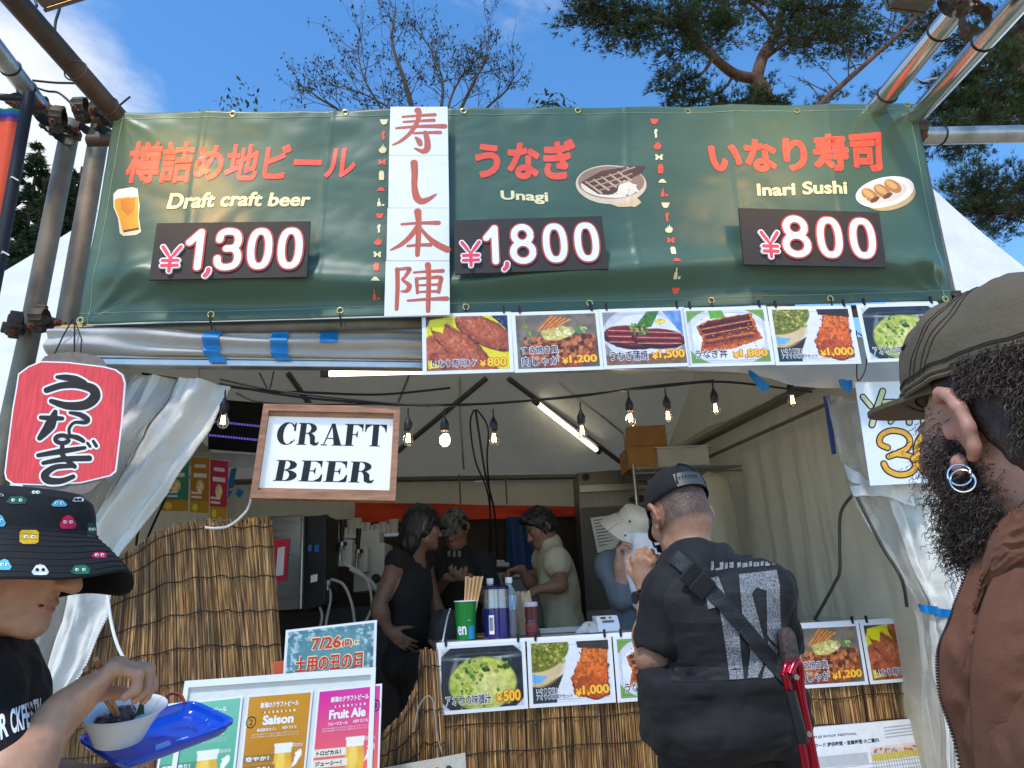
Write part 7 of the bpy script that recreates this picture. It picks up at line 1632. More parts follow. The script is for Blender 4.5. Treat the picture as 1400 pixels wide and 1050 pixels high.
def hand(S_, W_, d, n, side=1, curl=.5, k=1., thumb=.5, spread=1., curls=None):
    """W_: wrist, d: towards the fingers, n: out of the palm, side=+1 when the thumb lies towards cross(d, n)"""
    d = A_(d); d /= np.linalg.norm(d); n = A_(n); n = n-d*(n@d); n /= np.linalg.norm(n); t = np.cross(d, n)*side; W_ = A_(W_); tips = []
    R = np.stack([t, d, n], 1); S_.ell(W_+d*.048*k, np.array([.040,.054,.0155])*k, R, .014); S_.cap(W_-d*.01*k, W_+d*.03*k, .021*k, .022*k, .02)
    S_.ell(W_+d*.035*k+t*.024*k+n*.008*k, np.array([.017,.030,.014])*k, R, .012)
    for i, (off, L, fd) in enumerate(((.028,.98,.082),(.009,1.06,.088),(-.010,1.0,.085),(-.028,.80,.075))):
        c = curl if curls is None else curls[i]; kn = W_+d*fd*k+t*off*k; S_.ell(kn-n*.004*k, np.array([.010,.011,.009])*k, R, .008)
        dd = d + t*off*4.*spread
        tips.append(finger(S_, kn, dd, n, [.044*L*k,.027*L*k,.022*L*k], [.0098*k,.0088*k,.0080*k,.0068*k], [c*.9,c*1.15,c*.8]))
    tb = W_+d*.026*k+t*.028*k+n*.004*k; td_ = d*.72+t*.75+n*.30*(thumb+.3); tips.append(finger(S_, tb, td_, n*.75-t*.65, [.042*k,.032*k,.026*k], [.0135*k,.0115*k,.0100*k,.0080*k], [.05,thumb*.7,thumb*.6])); return tips
def limb(S_, a, b, c, r, k=.03):           # two tapered bones with a muscle belly
    a, b, c = A_(a), A_(b), A_(c); S_.cap(a, b, r[0], r[1], k); m = a*.6+b*.4; S_.cap(b, c, r[2], r[3], k*.6); e = b*.72+c*.28; S_.ell(e, (r[2]*1.12,)*3, None, k); return S_
class Person:
    """joints as world points; builds the body as one surface, clothes as shells round it"""
    def __init__(s, name_label, J, H, skin, h=1.7, group=None, stub=None):
        s.J = {k: A_(v) for k, v in J.items()}; s.H = H; s.k = H.k; s.skin = skin; s.stub = stub; g = (s.J['ankle_l']+s.J['ankle_r'])/2
        s.root = thing('person', name_label, 'person', loc=(g[0], g[1], 0)); tag(s.root, group=group) if group else 0
    def torso(s, S_, e=0., top=True, low=True):
        J, k = s.J, s.k; sl, sr, ch, pv, nk = J['sh_l'], J['sh_r'], J['chest'], J['pelvis'], J['neck']
        x = sr-sl; x /= np.linalg.norm(x); up = nk-pv; up /= np.linalg.norm(up); y = np.cross(up, x); y /= np.linalg.norm(y); R = np.stack([x, y, np.cross(x, y)], 1); s.TR = R
        if top:
            S_.ell(ch, np.array([.160+e, .112+e, .175+e])*k, R, .04); S_.cap(sl, sr, (.050+e)*k, None, .05); S_.ell((ch+nk)/2 - y*.01*k, np.array([.13+e, .085+e, .10+e])*k, R, .04)
            for q in (sl, sr): S_.ell(q, (np.array([.062,.062,.062])+e)*k, None, .03); S_.cap(q*.75+nk*.25, nk+np.array([0,0,.02]), (.040+e)*k, (.050+e)*k, .04)
        if low:
            S_.ell(ch*.5+pv*.5, np.array([.140+e, .100+e, .17+e])*k, R, .05); S_.ell(pv, np.array([.158+e, .110+e, .125+e])*k, R, .05)
    def legs(s, S_, e=0.):
        J, k = s.J, s.k
        for q in 'lr':
            hp, kn, an = J['hip_'+q], J['knee_'+q], J['ankle_'+q]; S_.cap(hp, kn, (.082+e)*k, (.056+e)*k, .04); S_.cap(kn, an, (.056+e)*k, (.040+e)*k, .03); S_.ell(kn*.65+an*.35, np.array([.056+e]*3)*k, None, .03)
    def arm(s, S_, q, e=0., lo=True): J, k = s.J, s.k; r = [(.052+e)*k, (.041+e)*k, (.041+e)*k, (.027+e)*k]; limb(S_, J['sh_'+q], J['el_'+q], J['wr_'+q], r) if lo else S_.cap(J['sh_'+q], J['el_'+q], r[0], r[1], .03)
    def body(s, vox=.005, hands=None, ears=True, cutp=None):
        S_ = Sdf(); s.torso(S_); s.legs(S_); J, k = s.J, s.k
        for q in 'lr':
            s.arm(S_, q); f = J['toe_'+q]-J['ankle_'+q]; S_.cap(J['ankle_'+q], J['ankle_'+q]*.4+J['toe_'+q]*.6, .036*k, .034*k, .02); S_.cap(J['ankle_'+q]*.4+J['toe_'+q]*.6, J['toe_'+q], .034*k, .024*k, .02)
        S_.cap(J['neck']-np.array([0,0,.03])*k, s.H.w(0,-.022,-.05), .058*k, .054*k, .03); s.H.sdf(S_, ears)
        s.tips = {}
        if cutp: S_.cut(*cutp)
        for q, hd in (hands or {}).items(): s.tips[q] = hand(S_, J['wr_'+q], hd[0], hd[1], hd[2], *hd[3:4], k=k, **(hd[4] if len(hd) > 4 else {}))
        return sobj('body', S_, M_skin, s.root, vox, (), 2, skincol(s.H, s.skin, stub=s.stub))
    def shoes(s, mat):
        for q in 'lr':
            a, t = s.J['ankle_'+q], s.J['toe_'+q]; d = t-a; d[2] = 0; d /= np.linalg.norm(d); S_ = Sdf(); b = np.array([a[0], a[1], .045]); S_.cap(b-d*.05, b+d*.17, .045, .04, .02); S_.cap(b+d*.0, a+np.array([0,0,.02]), .05, .048, .03); S_.cut((0,0,.003), (0,0,-1)); sobj('shoe', S_, mat, s.root, .007)
def stand(foot, f, H=1.7, knees=0.):       # default joints of an upright figure: x right, y forward
    f = A_((f[0], f[1], 0)); f /= np.linalg.norm(f); r = np.array([f[1], -f[0], 0]); z = np.array([0,0,1.]); o = A_((foot[0], foot[1], 0)); k = H/1.75; J = {}
    pt = lambda x, y, zz: o + (r*x+f*y+z*zz)*k
    J.update(pelvis=pt(0,0,.95), chest=pt(0,-.01,1.27), neck=pt(0,-.02,1.48), sh_l=pt(-.175,-.015,1.41), sh_r=pt(.175,-.015,1.41), el_l=pt(-.22,-.04,1.12), el_r=pt(.22,-.04,1.12), wr_l=pt(-.23,.06,.88), wr_r=pt(.23,.06,.88),
        hip_l=pt(-.085,0,.90), hip_r=pt(.085,0,.90), knee_l=pt(-.095,.02,.50), knee_r=pt(.095,.02,.50), ankle_l=pt(-.1,-.02,.09), ankle_r=pt(.1,-.02,.09), toe_l=pt(-.115,.15,.03), toe_r=pt(.115,.15,.03))
    J['head'] = pt(0,.015,1.63); return J, f, r, k
def dome(H, rx, ry, rz, z0, y0, nseg=48, nr=16, power=2.3, front=1.):
    """cap crown in head coordinates as a grid function (u round, v up)"""
    def f(u, v):
        a = u*2*math.pi; b = v*math.pi/2; cb = math.cos(b)**(2/power); sb = math.sin(b)**(2/power)
        y = math.sin(a)*ry*cb; zz = z0+rz*sb; 
        return Vector(H.w(math.cos(a)*rx*cb, y0+y+(.010*front*max(0, math.sin(a))**2*math.sin(v*math.pi)), zz))
    return f
def brim(H, rx, ry, z0, y0, L, w0=.08, drop=.02, curve=.012, th=.004, tilt=0.):
    """a cap peak: half moon in front of the crown"""
    def f(u, v, h=0):
        a = math.pi*(.5+(u-.5)*.86); c = math.cos(a); s_ = math.sin(a); e = (math.sin(math.pi*u)**.7)
        x = c*rx*(1-v*.02); y = y0+s_*ry + v*L*e; z = z0 - drop*v*e - curve*(c*c)*(.4+v*.6) + h + tilt*v*e
        return Vector(H.w(x, y, z))
    m = MB(); m.grid(lambda u, v: f(u, v, th/2), 40, 10); n0 = len(m.v); m.grid(lambda u, v: f(u, v, -th/2), 40, 10, flip=True); nu = 41
    edge = [i for i in range(nu)] + [j*nu+nu-1 for j in range(1, 11)] + [10*nu+i for i in range(nu-2, -1, -1)] + [j*nu for j in range(9, 0, -1)]
    for a, b in zip(edge, edge[1:]+edge[:1]): m.f.append((a, b, b+n0, a+n0))
    return m
# ================================================================== PEOPLE
from mathutils.bvhtree import BVHTree
def bvh_of(objs):
    vs, fs = [], []
    for o in objs:
        w = wloc(o); b = len(vs); vs += [v.co + w for v in o.data.vertices]; fs += [[i+b for i in p.vertices] for p in o.data.polygons]
    return BVHTree.FromPolygons(vs, fs)
def on(bv, off=.002):                      # lays a print, seen at a picture point, on the cloth under it
    def f(px, py, h=0.):
        d = ray(px, py).normalized(); hit = bv.ray_cast(C0, d)
        return (hit[0] + (-d)*(off+h)) if hit[0] is not None else None
    return f
def decal(name, bv, vf, pxfn, mat, parent, off=.002):
    f = on(bv, off); m = MB(); P = [f(*pxfn(*p)) for p in vf[0]]; ok = [p is not None for p in P]
    m.v = [tuple(p) if p is not None else tuple(parent.location) for p in P]; m.f = [q for q in vf[1] if all(ok[i] for i in q)]
    return obj(name, m, mat, parent, fixn=False)
M_blackcloth = pm('black_jersey', S(19,17,16), .85, 0, .15, 12, .35, 60, bumpd=.006)
M_blackny = pm('black_nylon', S(22,21,22), .82, 0, .06, 9, .25, 300, bumpd=.002)
M_mesh = pm('black_mesh_cloth', S(31,30,31), .75, 0, .5, 260, .4, 300, bumpd=.003)
M_hairblk = pm('black_hair', S(22,20,20), .5, 0, .3, 80, .6, 120, stretch=(1,1,.2), bumpd=.004)
M_dkshoe = pm('dark_shoe', S(40,38,38), .6)
M_blackpant = pm('black_trousers', S(17,16,16), .85, 0, .12, 10, .2, 90)
def cloth(P_, name, mat, vox=.006, noise=((.006,(.05,.05,.13),3),(.003,(.025,.03,.05),8)), top=True, low=True, e=.014, arms='', sleeve=.5, hem=None, neck=None, extra=None, legs=False, armcut=False):
    S_ = Sdf(); J, k = P_.J, P_.k; P_.torso(S_, e, top, low)
    if legs: P_.legs(S_, e)
    for q in arms:
        a, b = J['sh_'+q], J['el_'+q]; c = a+(b-a)*min(1, sleeve); S_.cap(a, c, (.056+e*1.2)*k, (.050+e*1.7)*k, .03)
        if sleeve > 1: w_ = b+(J['wr_'+q]-b)*(sleeve-1); S_.cap(b, w_, (.046+e*1.5)*k, (.034+e*1.5)*k, .02)
        else: S_.cap(c+(b-a)/np.linalg.norm(b-a)*.095*k, J['wr_'+q], .085*k, .07*k, .006, True) if armcut else None
    if extra: extra(S_)
    if hem: S_.cut((0,0,hem), (0,0,-1))
    if neck is not None: S_.cap(neck[0], neck[1], neck[2], neck[2], .01, True)
    return sobj(name, S_, mat, P_.root, vox, noise)
def trousers(P_, mat, top, bottom=.1, vox=.007):
    S_ = Sdf(); J, k = P_.J, P_.k; P_.torso(S_, .012, False, True); P_.legs(S_, .016); S_.cut((0,0,top), (0,0,1)); S_.cut((0,0,bottom), (0,0,-1)); return sobj('trousers', S_, mat, P_.root, vox, ((.006,(.05,.05,.10),5),))
def hairshell(H, S_, e=.010, back=.02, low=-.05, sides=True):
    k = H.k; S_.ell(H.w(0,-.014,.035), np.array([.076+e,.097+e,.088+e])*k, H.R, .02); S_.ell(H.w(0,-.035,-.02), np.array([.068+e,.066+e,.06+e])*k, H.R, .02); S_.cut(H.w(0,.060,.05), H.R @ np.array([0,.9,-.45])); S_.cut(H.w(0,.0,low), H.R @ np.array([0,.25,-1])); return S_
j = lambda px, py, Y: np.array(tuple(atY(px, py, Y)))
Lh = lambda P_, q: (P_.J['wr_'+q]-P_.J['el_'+q])
DECK = .15
m = MB(); DK = Matrix(((tu.x, td.x, 0, TO.x), (tu.y, td.y, 0, TO.y), (0,0,1,0), (0,0,0,1))); m.box((AL+.05, .95, .0), (AR-.05, DP-.03, DECK), DK); obj('floor', m, pm('deck_boards', S(96,78,60), .8, 0, .25, 5, stretch=(6,1,1)), kind='structure')

# ---- customer in black, seen from behind
Jc, f_, r_, k_ = stand((.50, 1.98), (-.12, 1), 1.72)
Jc.update(neck=j(948,782,1.90), chest=j(983,862,1.93), pelvis=j(990,1042,1.98), sh_l=j(918,816,1.90), sh_r=j(1046,808,1.93), el_l=j(891,898,1.90), wr_l=j(884,806,2.07), el_r=j(1070,900,2.02), wr_r=j(1040,955,2.22))
Hc = Head(j(929,706,1.97), (-.30,.86,-.42), (0,0,1), .96)
P1_ = Person('person seen from behind in black cap and black mesh vest at the counter', Jc, Hc, (.33,.17,.10), stub=None)
def stubc(L): return np.clip((L[:,2]+.055)/.03, 0, 1)*np.clip((.045-L[:,1])/.03, 0, 1)*np.clip((.16-np.abs(L[:,0]*2))/.02+.2, 0, 1)*np.clip((.10-np.hypot(np.abs(L[:,0])-.083, L[:,1]+.005))/.05-.9, 0, 1)**.5
P1_.stub = lambda L: np.clip((L[:,2]+.062)/.022, 0, 1)*np.clip((.030-L[:,1])/.02, 0, 1)*np.clip((np.hypot(L[:,1]+.008, L[:,2])-.036)/.01+(.077-np.abs(L[:,0]))/.006, 0, 1)*np.clip((.22-L[:,2])/.02, 0, 1)
bc = P1_.body(.0042, {'l': ((-.05,-.10,1), (.35,.45,-.2), 1, .95, dict(thumb=.55, curls=(1.05,1.15,1.25,1.3))), 'r': ((-.5,.6,-.2), (-.3,-.3,-.8), -1, .6)})
trousers(P1_, M_blackpant, 1.02); P1_.shoes(M_dkshoe)
tee = cloth(P1_, 'shirt', M_blackcloth, .0055, arms='lr', sleeve=.78, e=.010, noise=((.007,(.04,.05,.07),13),(.004,(.018,.02,.03),18)), armcut=True, hem=.95)
def vx(S_):
    J, k = Jc, Hc.k; R = P1_.TR; y = R[:, 1]
    a, b, c = j(935,775,1.86), j(955,760,1.90), j(985,772,1.90)
    ring = [j(912,762,1.93), j(930,772,1.86), j(955,770,1.83), j(982,764,1.86), j(990,752,1.95)]; S_.chain(ring, [.020]*5, .015); S_.chain([p+np.array([0,0,-.025]) for p in ring], [.026]*5, .02)
    S_.box(j(1003,982,1.82), (.145,.034,.100), R, .035, .03); S_.box(j(905,970,1.86), (.045,.08,.095), R, .035, .03); S_.box(j(1070,985,1.92), (.045,.09,.10), R, .035, .03); S_.ell(j(1000,1010,1.79), (.13,.05,.06), R, .03)
vest = cloth(P1_, 'vest', M_blackny, .0045, e=.017, extra=vx, hem=.92, noise=((.004,(.06,.06,.03),23,1),(.0016,(.022,.022,.014),28),(.0014,(.05,.05,.010),29)), neck=(j(945,800,1.95), j(940,735,1.96), .062))
bv = bvh_of([vest])
# mesh back panel with the big printed figures
pan = [(908,812),(925,790),(960,776),(1010,772),(1062,778),(1072,810),(1078,860),(1070,905),(1062,926),(1000,930),(935,932),(918,930),(905,880)]
decal('mesh_panel', bv, cut((np.array(pan, float), [tuple(range(len(pan)))]), 6., 6.), lambda x, y: (x, y), M_mesh, P1_.root, .0015)
M_white_print = pm('pale_mesh_print', S(122,122,124), .75, 0, .8, 230, .2, 200)
figs = [[(962,792),(982,788),(1001,838),(996,840),(1010,860),(1017,928),(998,929),(990,870),(983,829),(968,833)], [(1010,785),(1062,779),(1066,800),(1068,860),(1062,884),(1049,868),(1048,808),(1034,803),(1028,812),(1044,872),(1046,900),(1036,926),(1022,927),(1026,890),(1016,850)], [(1050,876),(1064,888),(1058,926),(1042,928),(1048,902)]]
figs += [[(x, y), (x+w, y-1), (x+w, y-h), (x, y-h+1)] for x, y, w, h in ((972,780,4,13),(978,780,8,4),(984,779,5,11),(991,778,4,9),(997,777,6,9),(1008,776,5,8),(1015,776,7,7),(1024,775,4,8),(1030,775,8,7),(1040,774,4,7),(1046,774,7,7),(1056,773,4,6))]
for k, p in enumerate(figs): decal('back_print', bv, cut((np.array(p, float), [tuple(range(len(p)))]), 5., 5.), lambda x, y: (x, y), M_white_print, P1_.root, .0032)
# bag strap across the back, with its buckle
bag = thing('shoulder_strap', 'wide black strap with a buckle running across the back of the vest', 'strap', loc=tuple(atY(990,830,1.8)))
fo_ = on(bv, .008); m = MB(); cl_ = [(921,760),(940,776),(965,800),(990,826),(1015,855),(1040,885),(1066,916),(1080,930)]; nS = 60
C_ = np.array(cl_, float); L_ = []
for i in range(nS+1):
    t = i/nS*(len(C_)-1); a = min(int(t), len(C_)-2); p = C_[a]+(C_[a+1]-C_[a])*(t-a); d = (C_[a+1]-C_[a])/np.linalg.norm(C_[a+1]-C_[a]); n = np.array([-d[1], d[0]]); L_.append([fo_(*(p+n*w)) for w in (-10,-5,0,5,10)])
for i in range(nS):
    for q in range(4):
        P = [L_[i][q], L_[i][q+1], L_[i+1][q+1], L_[i+1][q]]
        if all(x is not None for x in P): m.add(P, [(0,1,2,3)])
o = obj('webbing', m, pm('black_webbing', S(34,34,36), .6, 0, .1, 40, .3, 220), bag, fixn=True); so = o.modifiers.new('thickness', 'SOLIDIFY'); so.thickness = .003; so.offset = 0
for t in (.16, .24):
    p = C_[0]+(C_[-1]-C_[0])*t; q = fo_(*p)
    if q is not None: m = MB(); X = V((.70,.1,-.70)); Mx = Matrix(((.70,.1,.70,q.x),(.1,.98,-.1,q.y-.006),(-.70,.15,.70,q.z),(0,0,0,1))); m.bbox((-.022,-.005,-.028), (.022,.005,.028), .003, Mx); obj('buckle', m, M_black, bag)
# cap worn back to front camera: dome, peak, adjuster
Dc = dome(Hc, .086, .106, .105, .030, -.012, power=2.5); m = MB(); m.grid(Dc, 64, 18); M_capblk = pm('black_cap_mesh', S(19,18,18), .85, 0, .5, 240, .3, 260, bumpd=.002)
hat = thing('cap', 'black mesh snapback cap worn by the customer at the counter', 'cap', loc=tuple(Hc.c)); o = obj('crown', m, M_capblk, hat, smooth='all'); so = o.modifiers.new('thickness', 'SOLIDIFY'); so.thickness = .003
m = brim(Hc, .074, .086, .034, -.005, .072, drop=.03, curve=.018); obj('peak', m, M_blackcloth, hat, smooth=True)
m = MB(); arc = [(math.pi*1.5+(t-.5)*1.05) for t in np.linspace(0, 1, 15)]
top_ = []
for i in range(15):
    a = arc[i]; e = math.sin(math.pi*i/14); top_.append((Dc(a/(2*math.pi) % 1, .03), Dc(a/(2*math.pi) % 1, .03+.52*e**.6)))
cN = lambda p, e=.0035: p + (p-Vector(Hc.w(0,-.012,.03))).normalized()*e
vs = [cN(p[0]) for p in top_]+[cN(p[1]) for p in top_]; m.add(vs, [(i, i+1, i+16, i+15) for i in range(14)]); obj('back_opening', m, M_hairblk, hat, smooth='all')
m = MB(); m.tube([cN(p[1], .004) for p in top_], .0032, 6); obj('piping', m, M_blackcloth, hat, smooth=True)
m = MB()
for z0, z1 in ((.0, .20),):
    a_ = [Vector(cN(Dc((math.pi*1.5+(t-.5)*1.12)/(2*math.pi) % 1, z0), .005)) for t in np.linspace(0,1,17)]; b_ = [Vector(cN(Dc((math.pi*1.5+(t-.5)*1.12)/(2*math.pi) % 1, z1), .005)) for t in np.linspace(0,1,17)]; m.add(a_+b_, [(i, i+1, i+18, i+17) for i in range(16)])
o = obj('adjuster_strap', m, pm('grey_plastic_strap', S(64,64,66), .5), hat); so = o.modifiers.new('thickness', 'SOLIDIFY'); so.thickness = .003
m = MB()
for t in np.linspace(.12, .62, 7):
    p = Vector(cN(Dc((math.pi*1.5+(t-.5)*1.12)/(2*math.pi) % 1, .10), .0065)); m.tube([p-V((0,.002,0)), p+V((0,-.0015,0))], .0028, 8)
obj('strap_hole', m, M_blackink, hat)
# sunglasses held in the raised hand
sg = thing('sunglasses', 'dark sunglasses held by one arm in the raised hand of the customer', 'sunglasses', loc=tuple(j(893,745,2.05))); m = MB(); gj = lambda x, y, d=0: atY(x, y, 2.10+d)
m.tube(cat_([gj(890,700),gj(888,715),gj(891,735),gj(895,748)]), .0032, 6); m.tube(cat_([gj(895,748),gj(906,745),gj(918,747)]), .0035, 6); obj('frame', m, M_black, sg, smooth=True)
m = MB(); P = [gj(897,747,.005),gj(912,745,.005),gj(917,750,.005),gj(908,757,.005),gj(899,755,.005)]; m.add(P+[p+V((0,.003,0)) for p in P], [(0,1,2,3,4),(9,8,7,6,5)]+[(i, i+5, (i+1)%5+5, (i+1)%5) for i in range(5)]); obj('lens', m, pm('smoked_lens', S(40,40,44), .1), sg)
wt = thing('wristwatch', 'black wristwatch on the raised arm of the customer', 'watch', loc=tuple(Jc['wr_l'])); a = Vector(Jc['wr_l']); d = Vector(Jc['wr_l']-Jc['el_l']).normalized(); e1 = d.orthogonal().normalized(); e2 = d.cross(e1); m = MB(); m.tube([a-d*.03+(e1*math.cos(t)+e2*math.sin(t))*.030 for t in np.linspace(0, 2*math.pi, 25)], .0055, 6); obj('band', m, M_black, wt, smooth=True)
m = MB(); q = a-d*.03+V((-.028,-.012,0)); m.tube([q, q+V((-.010,-.004,0))], .017, 16); obj('watch_case', m, M_dark, wt, smooth=True)
# red folding stool hanging at the hip
M_redal = pm('red_anodised_tube', S(170,16,44), .25, .75, .1, 10, coat=.4)
fs = thing('folding_stool', 'folded stool of red metal tubes hanging at the hip of the customer', 'stool', loc=tuple(atY(1100,1075,1.86))); rj = lambda x, y, d=0: atY(x, y, 1.70+d)
for pts in ([(1071,925),(1076,908),(1084,915),(1092,950),(1103,1000),(1112,1062)], [(1080,922),(1088,905),(1094,912),(1096,950),(1106,1000),(1118,1062)], [(1072,918),(1082,960),(1094,1010),(1104,1064)]):
    m = MB(); m.tube(cat_([rj(x, y, .01*i) for i, (x, y) in enumerate(pts)], 5), .0085, 10); obj('tube', m, M_redal, fs, smooth=True)
m = MB(); m.tube(cat_([rj(1080,945,-.005),rj(1089,980,-.005),rj(1098,1015,0)], 6), .0125, 10); obj('foam_grip', m, M_black, fs, smooth=True)
m = MB()
for x, y in ((1086,925),(1103,1002)): c = rj(x, y); m.tube([c-V((0,.015,0)), c+V((0,.015,0))], .006, 8)
obj('rivet', m, M_bright, fs)
m = MB(); c = atY(1078,885,1.84); m.lathe([(0,-.05),(.018,-.05),(.022,-.02),(.02,.03),(.010,.045),(0,.046)], 14, Matrix.Translation(c)); obj('mesh_pouch', m, pm('dark_mesh_pouch', S(70,58,52), .8, 0, .6, 120), label='small dark mesh pouch clipped below the right arm of the customer', cat='pouch', smooth=True)

# ---- bearded man at the right edge
earp = np.array(tuple(atD(1312,588,.665))); fB = np.array([-.20,.98,-.02]); fB /= np.linalg.norm(fB); rB = np.array([fB[1], -fB[0], 0]); rB /= np.linalg.norm(rB)
HB = Head(earp + rB*.083 + fB*.006, fB, (.03,-.02,1), 1.04)
Jb, _, _, _ = stand((HB.c[0]+.06, HB.c[1]-.10), (-.62, .78), 1.84)
nb = HB.w(.0,-.045,-.15)
tdir = np.array([-.60,.80,0]); trt = np.array([.80,.60,0])
Jb.update(neck=nb, chest=nb+np.array([0,0,-.25]), pelvis=nb+np.array([0.02,0,-.58]), sh_l=nb-trt*.185+np.array([0,0,-.095]), sh_r=nb+trt*.185+np.array([0,0,-.095]))
for q_ in ('chest','pelvis','sh_l','sh_r'): Jb[q_] = Jb[q_]+np.array([.135,.12,-.03])
Jb.update(el_l=Jb['sh_l']+np.array([.01,-.03,-.31]), wr_l=Jb['sh_l']+np.array([.07,.10,-.53]), el_r=Jb['sh_r']+np.array([.03,0,-.31]), wr_r=Jb['sh_r']+np.array([-.02,.16,-.50]))
PB = Person('bearded person in an olive cap and brown jacket standing at the right edge', Jb, HB, (.40,.215,.155))
PB.body(.0036, {'l': ((-.2,.5,-.6), (.8,.1,-.3), 1, .5), 'r': ((-.2,.5,-.6), (-.8,.1,-.3), -1, .5)})
trousers(PB, pm('dark_blue_trousers', S(44,48,60), .85), Jb['pelvis'][2]+.08); PB.shoes(M_dkshoe)
M_brown = pm('brown_cotton_jacket', S(104,66,47), .9, 0, .14, 9, .3, 300, detail=9, bumpd=.002, stain=.25, sscale=5, stcol=(.075,.032,.02))
def jk(S_):
    a, b, c = Jb['sh_l'], Jb['el_l'], Jb['chest']; S_.cap(a*.7+c*.3, b*.5+Jb['pelvis']*.5+np.array([0,0,.10]), .095, .105, .10); S_.cap(a, b, .066, .062, .09); S_.cap(nb+np.array([0,0,-.03]), a, .050, .070, .08)
jac = cloth(PB, 'jacket', M_brown, .0042, arms='lr', sleeve=1.9, e=.020, extra=jk, hem=Jb['pelvis'][2]-.08, neck=(nb+np.array([0,.02,-.03]), HB.w(0,.0,-.05), .062), noise=((.0065,(.09,.09,.055),41,1),(.0028,(.05,.05,.022),42,1),(.0010,(.02,.02,.012),43)))
def cD(pts, Ds):
    P = [np.array(tuple(atD(x, y, D))) for (x, y), D in zip(pts, Ds)]; Q = np.array([tuple(q) for q in cat_(P, 12)])
    return lambda v: Vector(Q[int(min(len(Q)-1, max(0, round(v*(len(Q)-1)))))]) if False else Vector([np.interp(v*(len(Q)-1), np.arange(len(Q)), Q[:, n]) for n in range(3)])
NB = Vector((-.52,-.82,.10)).normalized()
def panel_f(A, B, bulge, seed, wr=.005, po=.6, su=(5, 3)):
    def f(u, v):
        w = wr*min(1, 4*u+.25); q = Vector((u*su[0]+v*2, v*su[1]*1.6-u*2.2, seed)); n = (.30-abs(mn.noise(q)))*2 + .35*(.3-abs(mn.noise(q*2.1+Vector((3,1,0))))) + .12*mn.noise(q*4.)
        return A(v).lerp(B(v), u) + NB*(bulge*math.sin(math.pi*min(1, u*.93+.02))**po + w*n)
    return f
def cpanel(name, f, nu, nv):
    m = MB(); m.grid(f, nu, nv); o = obj(name, m, M_brown, PB.root, smooth='all', fixn=False); so = o.modifiers.new('thickness', 'SOLIDIFY'); so.thickness = .003; so.offset = -1; return o
eA = cD([(1342,748),(1320,800),(1302,850),(1287,893),(1290,950),(1309,1010),(1324,1080)], [.66,.655,.65,.645,.645,.645,.645])
fp = cpanel('front_panel', panel_f(eA, cD([(1440,760),(1420,810),(1410,860),(1405,900),(1405,950),(1410,1010),(1420,1080)], [.60]*7), .010, 1., .004), 60, 110)
SLV = panel_f(cD([(1398,748),(1366,786),(1344,840),(1333,900),(1331,960),(1335,1020),(1342,1090)], [.63,.62,.615,.61,.61,.61,.61]), cD([(1600,740),(1660,800),(1680,860),(1690,900),(1690,960),(1690,1020),(1690,1090)], [.56]*7), .055, 4., .0045, .55, (6, 3)); cpanel('sleeve', SLV, 110, 130)
cpanel('hood', panel_f(cD([(1336,806),(1352,770),(1384,744),(1440,728),(1600,716)], [.635,.62,.60,.58,.56]), cD([(1330,868),(1358,822),(1396,800),(1450,796),(1620,800)], [.645,.63,.605,.58,.55]), .016, 8., .0055, .7, (2.2, 3.2)), 40, 110)
cpanel('hood', panel_f(cD([(1344,760),(1358,722),(1392,692),(1440,668),(1600,650)], [.655,.645,.625,.60,.58]), cD([(1341,815),(1364,778),(1398,757),(1450,748),(1620,745)], [.63,.615,.595,.575,.55]), .024, 12., .006, .6, (2.2, 3.2)), 50, 110)
m = MB(); m.tube([SLV(u, .50-.06*u) + NB*.0008 for u in np.linspace(.0, .6, 60)], .0007, 5); m.tube([SLV(u, .508-.06*u) + NB*.0004 for u in np.linspace(.0, .6, 60)], .0004, 5); obj('seam', m, pm('dark_thread', S(66,38,28), .8), PB.root)
m = MB()
for i in range(78):
    p = eA(.10+.9*i/78)+NB*.002; m.bbox(p-V((.0042,.0016,.0010)), p+V((.0010,.0016,.0010)), .0004)
obj('zip_teeth', m, pm('dark_zip_teeth', S(62,42,36), .5, .4), fp)
# hair, beard and curls
M_hairbr = pm('dark_brown_hair', S(46,32,28), .55, 0, .35, 70, .5, 160, bumpd=.004); M_curl = pm('brown_curls', attr=True, rough=.5, var=.2, vs=40)
S_ = Sdf(); hairshell(HB, S_, .008, low=-.055)
for x in (-1, 1): S_.cap(HB.w(x*.085,.03,.01), HB.w(x*.085,-.022,-.10), .040, .050, .008, True)
sobj('hair', S_, M_hairbr, PB.root, .004, ((.005,(.012,.012,.012),5),))
S_ = Sdf(); k = HB.k
for x in (-1, 1):
    S_.chain([HB.w(x*.066,.020,-.01), HB.w(x*.062,.010,-.055), HB.w(x*.052,.020,-.082), HB.w(x*.03,.042,-.096), HB.w(0,.052,-.100)], [.010,.015,.020,.022,.022], .02)
    S_.ell(HB.w(x*.048,.012,-.085), np.array([.022,.028,.026])*k, HB.R, .02)
sobj('beard', S_, M_hairblk, PB.root, .004, ((.008,(.014,.014,.014),6),))
